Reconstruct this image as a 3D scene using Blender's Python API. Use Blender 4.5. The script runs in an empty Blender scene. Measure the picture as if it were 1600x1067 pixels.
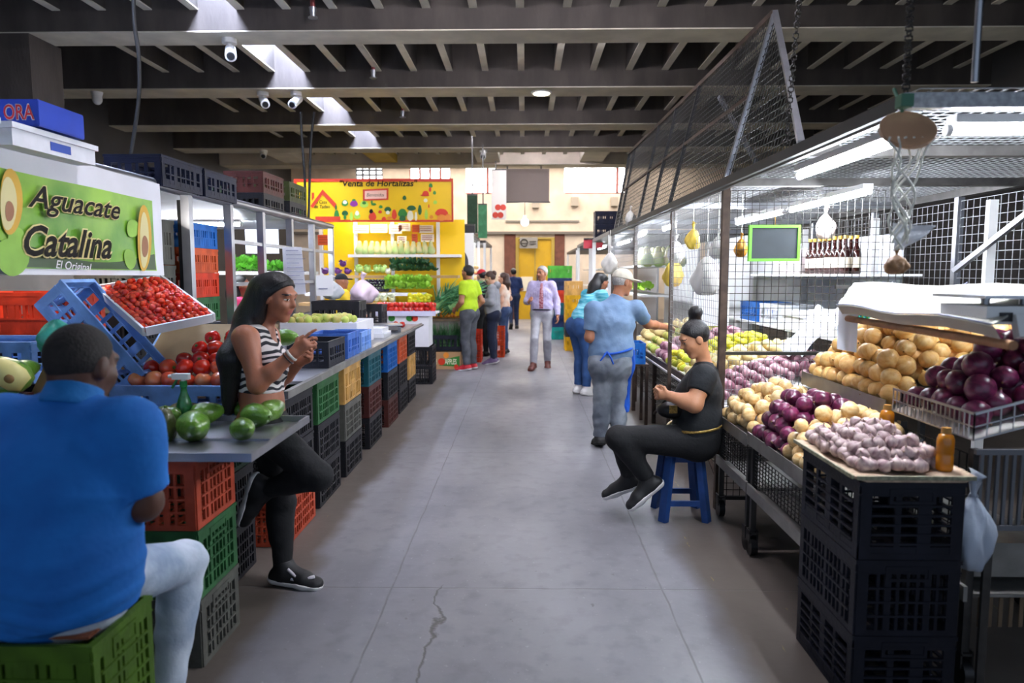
import bpy, math, random
import numpy as np
from mathutils import Vector, Matrix, Euler
V = Vector
PI = math.pi
random.seed(11)
scene = bpy.context.scene
COL = scene.collection
ROOTS = []

# ---------------------------------------------------------------- camera
PITCH, YAW, CZ, FPX = math.radians(5.48), math.radians(1.04), 1.6, 1100.0
CAMR = Euler((PI/2 - PITCH, 0, YAW), 'XYZ').to_matrix()
cam_d = bpy.data.cameras.new('camera'); cam = bpy.data.objects.new('camera', cam_d); COL.objects.link(cam)
cam_d.sensor_width = 36; cam_d.lens = 36*FPX/1600; cam_d.clip_end = 100
cam.location = (0, 0, CZ); cam.rotation_euler = (PI/2 - PITCH, 0, YAW)
cam_d.dof.use_dof = True; cam_d.dof.focus_distance = 5.0; cam_d.dof.aperture_fstop = 2.2
scene.camera = cam
def ray(px, py):
    return CAMR @ V(((px-800)/FPX, -(py-533.5)/FPX, -1))
def at(px, py, y):            # the point a photo measurement marks at distance y down the aisle
    r = ray(px, py); t = y/r.y
    return V((r.x*t, y, CZ+r.z*t))
def onz(px, py, z):
    r = ray(px, py); t = (z-CZ)/r.z
    return V((r.x*t, r.y*t, z))
def onx(px, py, x):
    r = ray(px, py); t = x/r.x
    return V((x, r.y*t, CZ+r.z*t))

# ---------------------------------------------------------------- materials
def lin(h):
    if not isinstance(h, str): return tuple(h)+(1,)
    h = h.lstrip('#'); c = [int(h[i:i+2], 16)/255 for i in (0, 2, 4)]
    return tuple(x/12.92 if x <= .04045 else ((x+.055)/1.055)**2.4 for x in c)+(1,)
MATS = {}
def M(name, col='#808080', rough=.55, metal=0., var=0., vs=6., bump=0., bs=30., trans=0., emit=0., col2=None, vlo=.4, vhi=.65, alpha=1., coat=0., sss=0., ior=1.45, stretch=None, per=0.):
    if name in MATS: return MATS[name]
    m = bpy.data.materials.new(name); m.use_nodes = True; MATS[name] = m
    nt = m.node_tree; b = nt.nodes['Principled BSDF']; N = nt.nodes.new; L = nt.links.new
    c = lin(col); b.inputs['Base Color'].default_value = c
    b.inputs['Roughness'].default_value = rough; b.inputs['Metallic'].default_value = metal
    b.inputs['IOR'].default_value = ior
    if trans: b.inputs['Transmission Weight'].default_value = trans
    if alpha < 1: b.inputs['Alpha'].default_value = alpha
    if coat: b.inputs['Coat Weight'].default_value = coat; b.inputs['Coat Roughness'].default_value = .12
    if sss:
        b.inputs['Subsurface Weight'].default_value = sss; b.inputs['Subsurface Radius'].default_value = (.01, .004, .002)
    if emit: b.inputs['Emission Color'].default_value = c; b.inputs['Emission Strength'].default_value = emit
    out = None
    if var or col2 or bump:
        tc = N('ShaderNodeTexCoord'); src = tc.outputs['Object']
        if stretch:
            mp = N('ShaderNodeMapping'); mp.inputs['Scale'].default_value = stretch; L(src, mp.inputs[0]); src = mp.outputs[0]
    if var or col2:
        nz = N('ShaderNodeTexNoise'); nz.inputs['Scale'].default_value = vs; nz.inputs['Detail'].default_value = 5
        L(src, nz.inputs['Vector'])
        rp = N('ShaderNodeValToRGB'); L(nz.outputs['Fac'], rp.inputs[0])
        e = rp.color_ramp.elements; e[0].position = vlo; e[1].position = vhi
        if col2: e[0].color = c; e[1].color = lin(col2)
        else:
            e[0].color = tuple(x*(1-var) for x in c[:3])+(1,); e[1].color = tuple(min(1, x*(1+var*.7)) for x in c[:3])+(1,)
        out = rp.outputs[0]; L(out, b.inputs['Base Color'])
    if per:                    # each instance of a repeated thing its own tone
        oi = N('ShaderNodeObjectInfo'); hs = N('ShaderNodeHueSaturation'); mr = N('ShaderNodeMapRange')
        mr.inputs['To Min'].default_value = 1-per; mr.inputs['To Max'].default_value = 1+per
        L(oi.outputs['Random'], mr.inputs['Value']); L(mr.outputs[0], hs.inputs['Value'])
        if out: L(out, hs.inputs['Color'])
        else: hs.inputs['Color'].default_value = c
        L(hs.outputs[0], b.inputs['Base Color'])
    if bump:
        n2 = N('ShaderNodeTexNoise'); n2.inputs['Scale'].default_value = bs; n2.inputs['Detail'].default_value = 3
        L(src, n2.inputs['Vector'])
        bp = N('ShaderNodeBump'); bp.inputs['Strength'].default_value = bump; bp.inputs['Distance'].default_value = .02
        L(n2.outputs['Fac'], bp.inputs['Height']); L(bp.outputs[0], b.inputs['Normal'])
    return m
def glow(name, col, s):
    if name in MATS: return MATS[name]
    m = bpy.data.materials.new(name); m.use_nodes = True; MATS[name] = m
    nt = m.node_tree; nt.nodes.remove(nt.nodes['Principled BSDF'])
    e = nt.nodes.new('ShaderNodeEmission'); e.inputs[0].default_value = lin(col); e.inputs[1].default_value = s
    nt.links.new(e.outputs[0], nt.nodes['Material Output'].inputs[0])
    return m

# ---------------------------------------------------------------- mesh builder
def rotz(a): return Matrix.Rotation(a, 3, 'Z')
def frame(u, up=V((0, 0, 1))):
    u = u.normalized()
    if abs(u.dot(up)) > .999: up = V((0, 1, 0))
    w = u.cross(up).normalized(); return u, w, w.cross(u)
def wt(o):
    t = V((0, 0, 0))
    while o is not None: t = t + o.location; o = o.parent
    return t
class MB:
    def __init__(s): s.v = []; s.f = []; s.m = []; s.s = []
    def add(s, vs, fs, mi=0, sm=False):
        n = len(s.v); s.v += [tuple(p) for p in vs]
        for f in fs: s.f.append(tuple(n+i for i in f)); s.m.append(mi); s.s.append(sm)
        return s
    def box(s, c, d, R=None, mi=0):
        c = V(c); h = V(d)/2
        vs = [V((x*h.x, y*h.y, z*h.z)) for x in (-1, 1) for y in (-1, 1) for z in (-1, 1)]
        vs = [c+(R @ p if R else p) for p in vs]
        return s.add(vs, [(0, 1, 3, 2), (4, 6, 7, 5), (0, 4, 5, 1), (2, 3, 7, 6), (0, 2, 6, 4), (1, 5, 7, 3)], mi)
    def bx(s, a, b, mi=0):
        return s.box([(p+q)/2 for p, q in zip(a, b)], [abs(q-p) for p, q in zip(a, b)], None, mi)
    def bar(s, a, b, w, h=None, mi=0, up=V((0, 0, 1))):
        a, b = V(a), V(b); h = h or w
        u, x, z = frame(b-a, up)
        R = Matrix((u, x, z)).transposed()
        return s.box((a+b)/2, ((b-a).length, w, h), R, mi)
    def cyl(s, a, b, r, r2=None, n=10, mi=0, sm=True, cap=True):
        a, b = V(a), V(b); r2 = r if r2 is None else r2
        u, x, z = frame(b-a)
        vs = []
        for p, q in ((a, r), (b, r2)):
            vs += [p+(x*math.cos(t)+z*math.sin(t))*q for t in [2*PI*i/n for i in range(n)]]
        s.add(vs, [(i, (i+1) % n, n+(i+1) % n, n+i) for i in range(n)], mi, sm)
        if cap: s.add(vs, [tuple(range(n))[::-1], tuple(range(n, 2*n))], mi)
        return s
    def tube(s, pts, r, n=6, mi=0, sm=True):
        pts = [V(p) for p in pts]; rs = r if isinstance(r, (list, tuple)) else [r]*len(pts)
        up = V((0, 0, 1)); vs = []
        for i, p in enumerate(pts):
            d = (pts[min(i+1, len(pts)-1)]-pts[max(i-1, 0)])
            u, x, z = frame(d, up if abs(d.normalized().dot(up)) < .97 else V((0, 1, 0)))
            vs += [p+(x*math.cos(2*PI*k/n)+z*math.sin(2*PI*k/n))*rs[i] for k in range(n)]
        fs = [(i*n+k, i*n+(k+1) % n, (i+1)*n+(k+1) % n, (i+1)*n+k) for i in range(len(pts)-1) for k in range(n)]
        fs += [tuple(range(n))[::-1], tuple(range(len(vs)-n, len(vs)))]
        return s.add(vs, fs, mi, sm)
    def lathe(s, prof, n=14, T=None, mi=0, sm=True, wob=0., sx=1., sy=1.):
        vs = []
        for r, z in prof:
            for k in range(n):
                a = 2*PI*k/n; q = r*(1+wob*math.sin(3*a+z*40)+wob*.6*math.sin(5*a))
                p = V((q*math.cos(a)*sx, q*math.sin(a)*sy, z)); vs.append(T @ p if T else p)
        fs = [(i*n+k, i*n+(k+1) % n, (i+1)*n+(k+1) % n, (i+1)*n+k) for i in range(len(prof)-1) for k in range(n)]
        fs += [tuple(range(n))[::-1], tuple(range(len(vs)-n, len(vs)))]
        return s.add(vs, fs, mi, sm)
    def ell(s, c, r, n=14, m=8, R=None, mi=0):
        c = V(c); prof = [(math.sin(PI*i/m), -math.cos(PI*i/m)) for i in range(1, m)]
        r = (r,)*3 if not isinstance(r, (tuple, list)) else r
        vs = [V((q*math.cos(2*PI*k/n)*r[0], q*math.sin(2*PI*k/n)*r[1], z*r[2])) for q, z in prof for k in range(n)]
        vs += [V((0, 0, -r[2])), V((0, 0, r[2]))]
        vs = [c+(R @ p if R else p) for p in vs]; k0 = len(vs)-2
        fs = [(i*n+k, i*n+(k+1) % n, (i+1)*n+(k+1) % n, (i+1)*n+k) for i in range(m-2) for k in range(n)]
        fs += [(k0, (k+1) % n, k) for k in range(n)]+[(k0+1, (m-2)*n+k, (m-2)*n+(k+1) % n) for k in range(n)]
        return s.add(vs, fs, mi, True)
    def poly(s, pts, nrm, t, mi=0):          # a flat outline given its thickness
        pts = [V(p) for p in pts]; n = len(pts); d = V(nrm).normalized()*t
        vs = pts+[p+d for p in pts]
        fs = [tuple(range(n))[::-1], tuple(range(n, 2*n))]+[(i, (i+1) % n, n+(i+1) % n, n+i) for i in range(n)]
        return s.add(vs, fs, mi)
    def sheet(s, P, mi=0, t=0., sm=True):     # grid of points P[i][j], given a thickness downwards
        a, b = len(P), len(P[0]); vs = [V(p) for r in P for p in r]
        fs = [(i*b+j, (i+1)*b+j, (i+1)*b+j+1, i*b+j+1) for i in range(a-1) for j in range(b-1)]
        s.add(vs, fs, mi, sm)
        if t:
            w = [p-V((0, 0, t)) for p in vs]; s.add(w, [f[::-1] for f in fs], mi, sm)
            ring = [(i, 0) for i in range(a)]+[(a-1, j) for j in range(1, b)]+[(i, b-1) for i in range(a-2, -1, -1)]+[(0, j) for j in range(b-2, 0, -1)]
            k = len(ring); q = [V(P[i][j]) for i, j in ring]
            s.add(q+[p-V((0, 0, t)) for p in q], [(i, (i+1) % k, k+(i+1) % k, k+i) for i in range(k)], mi)
        return s
    def mesh(s, name, mats):
        me = bpy.data.meshes.new(name); me.from_pydata(s.v, [], s.f)
        for m in (mats if isinstance(mats, (list, tuple)) else [mats]): me.materials.append(m)
        me.polygons.foreach_set('material_index', s.m); me.polygons.foreach_set('use_smooth', s.s)
        me.update(); return me
    def build(s, name, mats, parent=None, world=True):
        o = bpy.data.objects.new(name, s.mesh(name, mats)); COL.objects.link(o)
        if parent:
            if world: o.location = -wt(parent)
            o.parent = parent
        return o
def tag(o, label=None, cat=None, group=None, kind=None):
    if label: o['label'] = label
    if cat: o['category'] = cat
    if group: o['group'] = group
    if kind: o['kind'] = kind
    return o
def thing(name, label, cat, loc=(0, 0, 0), rz=0., group=None):
    o = bpy.data.objects.new(name, None); COL.objects.link(o); o.location = loc; o.rotation_euler = (0, 0, rz)
    o.empty_display_size = .1
    return tag(o, label, cat, group)
def struct(name, mb, m): return tag(mb.build(name, m), name.replace('_', ' '), None, None, 'structure')
KIDS = {}
def dup(o, loc=None, rot=None, label=None, group=None, sc=None):
    def cp(q, par):
        c = q.copy(); COL.objects.link(c)
        if par: c.parent = par
        for ch in list(q.children): cp(ch, c)
        return c
    c = cp(o, None)
    if loc is not None: c.location = loc
    if rot is not None: c.rotation_euler = rot
    if sc is not None: c.scale = (sc,)*3 if isinstance(sc, (int, float)) else sc
    if label: c['label'] = label
    if group: c['group'] = group
    return c
def recolor(o, mats):
    for q in [o]+list(o.children_recursive):
        if q.type == 'MESH':
            for i, sl in enumerate(q.material_slots):
                m = mats.get(q.name.split('.')[0], mats.get('*')) if isinstance(mats, dict) else mats
                if m: sl.link = 'OBJECT'; sl.material = m

# lettering: flat text with a hair of thickness, laid on a plane
def text(mb, body, org, ex, ey, width=None, height=None, mi=0, off=0., shear=0., lift=.002, bold=0.):
    cu = bpy.data.curves.new('lettering', 'FONT'); cu.body = body; cu.size = 1; cu.shear = shear; cu.offset = off+bold; cu.extrude = 0; cu.resolution_u = 3
    ob = bpy.data.objects.new('lettering_source', cu); COL.objects.link(ob)
    dg = bpy.context.evaluated_depsgraph_get(); dg.update()
    me = bpy.data.meshes.new_from_object(ob.evaluated_get(dg))
    cu2 = [v.co.copy() for v in me.vertices]; fs = [tuple(p.vertices) for p in me.polygons]
    bpy.data.objects.remove(ob); bpy.data.curves.remove(cu); bpy.data.meshes.remove(me)
    if not cu2: return
    x0 = min(v.x for v in cu2)+off; x1 = max(v.x for v in cu2)-off
    sx = width/(x1-x0) if width else None; sy = height/.7 if height else sx
    if sx is None: sx = sy
    org, ex, ey = V(org), V(ex).normalized(), V(ey).normalized(); nz = ex.cross(ey)
    mb.add([org+ex*((v.x-x0)*sx)+ey*(v.y*sy)+nz*lift for v in cu2], fs, mi)

# ---------------------------------------------------------------- crates
def side(mb, a, b, H, t, cols, rows, post=.04, z0=.022, z1=.04, rib=.011, solid=None, gap=None):
    """one latticed wall from a to b (2-D), its ribs real bars with holes between"""
    a, b = V((a[0], a[1], 0)), V((b[0], b[1], 0)); L = (b-a).length; u = (b-a)/L
    def bar(s0, s1, h0, h1, tt=t, o=0.):
        c = a+u*(s0+s1)/2+V((0, 0, (h0+h1)/2)); n = V((u.y, -u.x, 0))
        mb.box(c+n*o, (s1-s0, tt, h1-h0), Matrix((u, V((-u.y, u.x, 0)), V((0, 0, 1)))).transposed())
    bar(0, L, 0, z0); bar(0, L, H-z1, H)
    bar(0, post, z0, H-z1); bar(L-post, L, z0, H-z1)
    for i in range(1, cols):
        s = post+(L-2*post)*i/cols; w = rib*(2.2 if i % 4 == 2 else 1)
        bar(s-w/2, s+w/2, z0, H-z1, t*.9)
    for j in range(1, rows):
        h = z0+(H-z1-z0)*j/rows; bar(post, L-post, h-.004, h+.004, t*1.25, .002)
    if solid:
        for s0, s1, h0, h1 in solid: bar(s0*L, s1*L, h0*H, h1*H, t*.7)
CR = {}
def crate_src(key, L, W, H, cols, cols2, rows, t=.012, rib=.011, solid=None, handle=True, back=0.):
    mb = MB()
    l, w = L/2-.008, W/2-.008
    side(mb, (-l, -w), (l, -w), H-.012, t, cols, rows, rib=rib, solid=solid)
    side(mb, (l, w), (-l, w), H-.012, t, cols, rows, rib=rib, solid=solid)
    side(mb, (l, -w), (l, w), H-.012, t, cols2, rows, rib=rib, solid=solid)
    side(mb, (-l, w), (-l, -w), H-.012, t, cols2, rows, rib=rib, solid=solid)
    rm = MB()
    for x0, y0, x1, y1 in ((-L/2, -W/2, L/2, -W/2+.02), (-L/2, W/2-.02, L/2, W/2), (-L/2, -W/2+.02, -L/2+.02, W/2-.02), (L/2-.02, -W/2+.02, L/2, W/2-.02)):
        rm.bx((x0, y0, H-.016), (x1, y1, H))
        rm.bx((x0*.995, y0*.995, H-.05), (x1*.995, y1*.995, H-.044))
    bs = MB(); n = 7
    for i in range(n): 
        x = -l+.03+(2*l-.06)*i/(n-1); bs.bx((x-.012, -w+.01, .004), (x+.012, w-.01, .012))
    for j in range(5):
        y = -w+.03+(2*w-.06)*j/4; bs.bx((-l+.01, y-.012, .0045), (l-.01, y+.012, .0125))
    hds = []
    for s in (-1, 1):
        hd = MB(); hds.append(hd)
        hd.bx((s*(L/2+.001), -.07, H*.72), (s*(L/2-.013), .07, H*.76)); hd.bx((s*(L/2+.001), -.07, H*.88), (s*(L/2-.013), .07, H*.92))
        hd.bx((s*(L/2+.001), -.082, H*.72), (s*(L/2-.013), -.07, H*.92)); hd.bx((s*(L/2+.001), .07, H*.72), (s*(L/2-.013), .082, H*.92))
    gm = M('crate_plastic')
    CR[key] = (mb.mesh('lattice', gm), rm.mesh('rim', gm), bs.mesh('base_grid', gm), hds[0].mesh('handle', gm), hds[1].mesh('handle', gm))
def crate(key, loc, mat, label, rz=0., rot=None, group=None, name='plastic_crate', flip=False):
    o = thing(name, label, 'crate', loc, rz, group)
    if rot is not None: o.rotation_euler = rot
    if flip: o.rotation_euler = (PI, 0, rz)
    for nm, me in zip(('lattice', 'rim', 'base_grid', 'handle', 'handle'), CR[key]):
        if me is None: continue
        c = bpy.data.objects.new(nm, me); COL.objects.link(c); c.parent = o
        c.material_slots[0].link = 'OBJECT'; c.material_slots[0].material = mat
    return o
def plastic(name, col='#808080'):
    m = M('plastic_'+name, col, .5, 0, .22, 9, .08, 60); m.node_tree.nodes['Principled BSDF'].inputs['Specular IOR Level'].default_value = .25; return m
crate_src('tall', .56, .38, .285, 12, 8, 4)
crate_src('slot', .56, .38, .285, 9, 6, 2, rib=.02, solid=[(.36, .64, .25, .6)])
crate_src('ribbed', .56, .38, .185, 13, 8, 2, rib=.017, solid=[(.1, .9, .1, .45)])
crate_src('open', .58, .38, .2, 7, 5, 2, rib=.02, solid=[(.02, .98, .02, .28)])
crate_src('slat', .56, .38, .285, 4, 3, 6, rib=.022, solid=[(.0, 1, .0, .17), (.0, 1, .86, .93)])
crate_src('stool', .56, .42, .30, 15, 10, 5, rib=.02)
# ================================================================ SETTING
def floor_mat():
    m = bpy.data.materials.new('concrete_floor'); m.use_nodes = True; nt = m.node_tree; N = nt.nodes.new; L = nt.links.new
    b = nt.nodes['Principled BSDF']; tc = N('ShaderNodeTexCoord'); sp = N('ShaderNodeSeparateXYZ'); L(tc.outputs['Object'], sp.inputs[0])
    def noise(s, d=5, st=None):
        n = N('ShaderNodeTexNoise'); n.inputs['Scale'].default_value = s; n.inputs['Detail'].default_value = d
        if st:
            mp = N('ShaderNodeMapping'); mp.inputs['Scale'].default_value = st; L(tc.outputs['Object'], mp.inputs[0]); L(mp.outputs[0], n.inputs['Vector'])
        else: L(tc.outputs['Object'], n.inputs['Vector'])
        return n.outputs['Fac']
    def math_(op, a, c=None, clamp=False):
        n = N('ShaderNodeMath'); n.operation = op; n.use_clamp = clamp
        for i, q in enumerate((a, c)):
            if q is None: continue
            if isinstance(q, (int, float)): n.inputs[i].default_value = q
            else: L(q, n.inputs[i])
        return n.outputs[0]
    def mix(f, a, c):
        n = N('ShaderNodeMix'); n.data_type = 'RGBA'; L(f, n.inputs[0])
        for i, q in ((6, a), (7, c)):
            if isinstance(q, str): n.inputs[i].default_value = lin(q)
            else: L(q, n.inputs[i])
        return n.outputs[2]
    def mr(v, a, c):
        n = N('ShaderNodeMapRange'); n.inputs[1].default_value = a; n.inputs[2].default_value = c; L(v, n.inputs[0]); return n.outputs[0]
    n1 = noise(.9, 6, (1, .5, 1)); n2 = noise(9, 6); n3 = noise(45, 3)
    c = mix(mr(n1, .36, .64), '#6b6a70', '#88878c')
    c = mix(math_('MULTIPLY', mr(n2, .5, .72), .45), c, '#5f5d64')
    c = mix(math_('MULTIPLY', mr(n3, .66, .74), .25), c, '#b8b8ba')
    fl = math_('MULTIPLY', mr(noise(26, 2), .7, .735), mr(noise(2.5), .5, .6)); c = mix(math_('MULTIPLY', fl, .6), c, '#4a4642')
    # worn, damp, brown margins by both stall rows; right one also paints cart shade
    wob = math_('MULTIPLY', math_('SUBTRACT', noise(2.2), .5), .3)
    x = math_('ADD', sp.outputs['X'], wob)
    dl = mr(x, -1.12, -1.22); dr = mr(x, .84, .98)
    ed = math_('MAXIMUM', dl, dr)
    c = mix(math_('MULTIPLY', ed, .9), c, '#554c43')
    def seam(v, pos, w):
        d = math_('ABSOLUTE', math_('SUBTRACT', math_('ADD', v, math_('MULTIPLY', math_('SUBTRACT', noise(4), .5), .02)), pos))
        return math_('MULTIPLY', mr(d, w, w*.3), mr(noise(3), .3, .5))
    s = None
    for a, p in ((sp.outputs['X'], -.68), (sp.outputs['X'], .7), (sp.outputs['Y'], 3.46), (sp.outputs['Y'], 6.2), (sp.outputs['Y'], 9.), (sp.outputs['Y'], 11.9), (sp.outputs['Y'], 15.)):
        q = math_('MULTIPLY', seam(a, p, .007), .6); s = q if s is None else math_('MAXIMUM', s, q)
    # the long crack of the near slab
    cr = math_('SUBTRACT', sp.outputs['X'], math_('ADD', math_('MULTIPLY', math_('SUBTRACT', noise(2.2, 6), .5), .35), -.42))
    crk = math_('MULTIPLY', mr(math_('ABSOLUTE', cr), .009, .002), mr(sp.outputs['Y'], 3.5, 3.46))
    s = math_('MAXIMUM', s, crk)
    c = mix(math_('MULTIPLY', s, .85), c, '#4c4846')
    # trodden yellow paint flecks at the margins
    yl = math_('MULTIPLY', mr(noise(3.5, 4, (6, 1, 1)), .69, .72), math_('MULTIPLY', ed, mr(noise(30), .45, .5)))
    c = mix(math_('MULTIPLY', yl, .5), c, '#9c8a3c')
    L(c, b.inputs['Base Color'])
    r = mr(n1, .3, .7); rr = N('ShaderNodeMapRange'); rr.inputs[3].default_value = .62; rr.inputs[4].default_value = .36; L(r, rr.inputs[0]); L(rr.outputs[0], b.inputs['Roughness'])
    bp = N('ShaderNodeBump'); bp.inputs['Strength'].default_value = .25; bp.inputs['Distance'].default_value = .01
    L(math_('SUBTRACT', n2, math_('MULTIPLY', s, 1.5)), bp.inputs['Height']); L(bp.outputs[0], b.inputs['Normal'])
    return m
XL, XR, YB, YF, ZC = -8.2, 7.2, 25., -3., 5.35
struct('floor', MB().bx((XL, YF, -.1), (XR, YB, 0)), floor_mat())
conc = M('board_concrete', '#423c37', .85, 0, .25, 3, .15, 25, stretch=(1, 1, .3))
concd = M('ceiling_concrete', '#6a645d', .9, 0, .25, 2, .1, 20)
cream = M('cream_wall', '#d6c8b6', .85, 0, .12, 2, .05, 30)
lit_flange = M('pale_lit_concrete', '#c2bba8', .75, 0, .16, 2)  # pale beam flange tone, also painting floor bounce on undersides
NJ = at(814, 112, 10.9).x
slot0 = NJ+.56*-7+.05; slot1 = slot0+.46
# roof slab in two pieces either side of the long skylight
struct('ceiling', MB().bx((XL, YF, ZC), (slot0, YB, ZC+.15)).bx((slot1, YF, ZC), (XR, YB, ZC+.15)), concd)
struct('added_skylight', MB().bx((-5.5, 20.4, ZC-.02), (5.5, 24.6, ZC-.005)), glow('added_skylight_glow', '#fff2e6', 3.4))  # unseen glowing panel added behind the last beam to light the back wall
sk = struct('window_4', MB().bx((slot0, 2, ZC+.1), (slot1, 19.5, ZC+.13)), glow('skylight', '#cfdcff', 95.))
struct('trim_1', MB().bx((slot0, YF, ZC), (slot1, 2, ZC+.15)).bx((slot0, 19.5, ZC), (slot1, YB, ZC+.15)), concd)
beams = [onz(800, a, 4.5).y for a in (47, 137, 194.5, 231, 257)]
BF = [onz(800, a, 4.5).y for a in (68, 151, 204, 238, 263)]
for i, (y0, y1) in enumerate(zip(beams, BF)):
    o = struct('beam', MB().bx((XL, y0, 4.5), (XR, y1, 4.515)).bx((XL, y0+.01, 4.515), (XR, y1-.03, ZC), 1), [lit_flange, cream if i == 4 else conc])
struct('beam', MB().bx((XL, beams[0]-2.75, 4.5), (XR, beams[0]-2.35, ZC)), conc)
struct('beam', MB().bx((XL, beams[0]-5.35, 4.5), (XR, beams[0]-4.95, ZC)), conc)
for k in range(-10, 13):
    x = NJ+.56*k
    if abs(x) < 7: struct('ceiling_joist', MB().bx((x-.05, 2., 4.76), (x+.05, beams[4], 4.775)).bx((x-.045, 2., 4.775), (x+.045, beams[4], ZC), 1), [lit_flange, conc])  # pale bottom strip paints floor light onto the same concrete
coffer = M('coffer_paint', '#d8d2c0', .8, 0, .1, 2); coffy = M('coffer_yellow', '#c9a93c', .8, 0, .1, 2)
for px, m in ((250, coffer), (440, coffer), (590, coffy), (760, coffer), (930, coffer)):
    x = at(px, 245, 18).x; struct('ceiling_joist', MB().bx((x-.3, BF[3], 4.56), (x+.3, beams[4], 4.95)), m)
px = at(68, 150, beams[0]+.2).x
struct('pillar', MB().bx((px-1., beams[0], 0), (px, beams[0]+.6, 4.5)), conc)
dark = M('dark_wall', '#3c3a38', .9, 0, .2, 1)
struct('wall_left', MB().bx((XL-.1, YF, 0), (XL, YB, ZC)), dark)
struct('wall_right', MB().bx((XR, YF, 0), (XR+.1, YB, ZC)), dark)
# back wall with its door and the high windows
zw0 = at(800, 303, YB).z; zw1 = 5.35
wins = [(at(a, 280, YB).x, at(b, 280, YB).x) for a, b in ((556, 598), (640, 704), (728, 773), (882, 976))]
dx0, dx1 = at(808, 400, YB).x, at(864, 400, YB).x; dz = at(830, 371, YB).z
bw = MB(); bw.bx((XL, YB, 0), (dx0, YB+.2, zw0)); bw.bx((dx1, YB, 0), (XR, YB+.2, zw0)); bw.bx((dx0, YB, dz), (dx1, YB+.2, zw0))
e = XL
for a, b in wins: bw.bx((e, YB, zw0), (a, YB+.2, zw1)); e = b
bw.bx((e, YB, zw0), (XR, YB+.2, zw1))
struct('wall_back', bw, cream)
sky = glow('bright_window', '#f4f8ff', 16.)
wf = M('window_frame', '#9a5a52', .6); lv = M('louvre', '#8a8f96', .6)
for i, (a, b) in enumerate(wins):
    n = ('window_1', 'window_2', 'window_3', 'window_5')[i]
    w = struct(n, MB().bx((a, YB+.12, zw0), (b, YB+.15, zw1)), sky)
    f = MB()
    if i in (0, 1):
        for k in range(5): x = a+(b-a)*k/4; f.bx((x-.04, YB+.02, zw0), (x+.04, YB+.08, zw1))
        for k in range(6 if i == 0 else 3): z = zw0+.15+k*.16; f.bx((a, YB+.03, z), (b, YB+.09, z+.08))
    else:
        f.bx((a, YB+.02, zw0), (b, YB+.08, zw0+.05)); f.bx((b-.3, YB+.02, zw0), (b-.2, YB+.08, zw1)); f.bx((a, YB+.02, zw0+.3), (b, YB+.06, zw0+.33))
    f.build('window_frame', wf if i != 0 else lv, w)
yel = M('yellow_door', '#c39c0e', .5, 0, .1, 2); brown = M('brown_brick', '#6d4438', .8, 0, .2, 6)
d = struct('door_1', MB().bx((dx0+.06, YB-.02, 0), (dx1-.06, YB+.1, dz-.06)), yel)
MB().bx((dx0-.05, YB-.08, 0), (dx0+.06, YB+.1, dz)).bx((dx1-.06, YB-.08, 0), (dx1+.05, YB+.1, dz)).bx((dx0+.06, YB-.08, dz-.06), (dx1-.06, YB+.1, dz)).bx(((dx0+dx1)/2-.02, YB-.06, 0), ((dx0+dx1)/2+.02, YB-.02, dz-.06)).build('door_frame', M('door_frame', '#a08a3a', .5), d)
MB().bx(((dx0+dx1)/2-.5, YB-.05, 1.0), ((dx0+dx1)/2-.08, YB-.02, 1.5)).build('door_notice', M('paper', '#d9d3c0', .7), d)
MB().bx(((dx0+dx1)/2+.05, YB-.06, 1.35), ((dx0+dx1)/2+.25, YB-.02, 1.6)).build('door_panel', M('dark_metal', '#26262a', .5), d)
struct('trim_2', MB().bx((at(788, 400, YB).x, YB-.05, 0), (dx0-.05, YB, dz+.12)).bx((dx1+.05, YB-.05, 0), (at(882, 400, YB).x, YB, dz+.12)), brown)
struct('trim_3', MB().bx((XL, YB-.12, at(800, 366, YB).z), (XR, YB, at(800, 362, YB).z)), M('lintel_grey', '#6f6a64', .8))
struct('trim_4', MB().bx((at(790, 346, YB).x, YB-.05, at(800, 347.5, YB).z), (at(905, 346, YB).x, YB, at(800, 344.5, YB).z)), M('conduit', '#7a756e', .6))
t = thing('wall_sign', 'grey notice with a round dial mark above the yellow door', 'sign', (at(826, 380, 24.8).x, 24.8, 3.), 0)
MB().bx((at(812, 380, 24.85).x, 24.78, at(800, 388, 24.8).z), (at(840, 380, 24.85).x, 24.82, at(800, 371, 24.8).z)).build('board', M('sign_grey', '#8c8a86', .6), t)
c0 = at(819, 379, 24.76); ring = [c0+V((math.cos(a)*.12, 0, math.sin(a)*.12)) for a in [2*PI*i/20 for i in range(21)]]
MB().tube(ring, .02).bar(c0-V((.09, 0, .02)), c0+V((.09, 0, -.02)), .02).bx((c0.x+.18, c0.y-.01, c0.z-.06), (c0.x+.42, c0.y, c0.z-.03)).bx((c0.x+.18, c0.y-.01, c0.z+.02), (c0.x+.42, c0.y, c0.z+.05)).build('printed_mark', M('dark_ink', '#33302e', .6), t)
for px, py, lab in ((837, 318, 'small grey box on the back wall under the brown hanging board'), (898, 315, 'small grey box on the back wall below the widest bright window'), (960, 315, 'small grey box on the back wall nearest the wire mesh stall')):
    p = at(px, py, YB-.1); b = MB(); b.box(p, (.25, .2, .3)); o = b.build('junction_box', M('box_grey', '#a39a8e', .7)); tag(o, lab, 'box')  # junction boxes on the back wall
    
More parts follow.
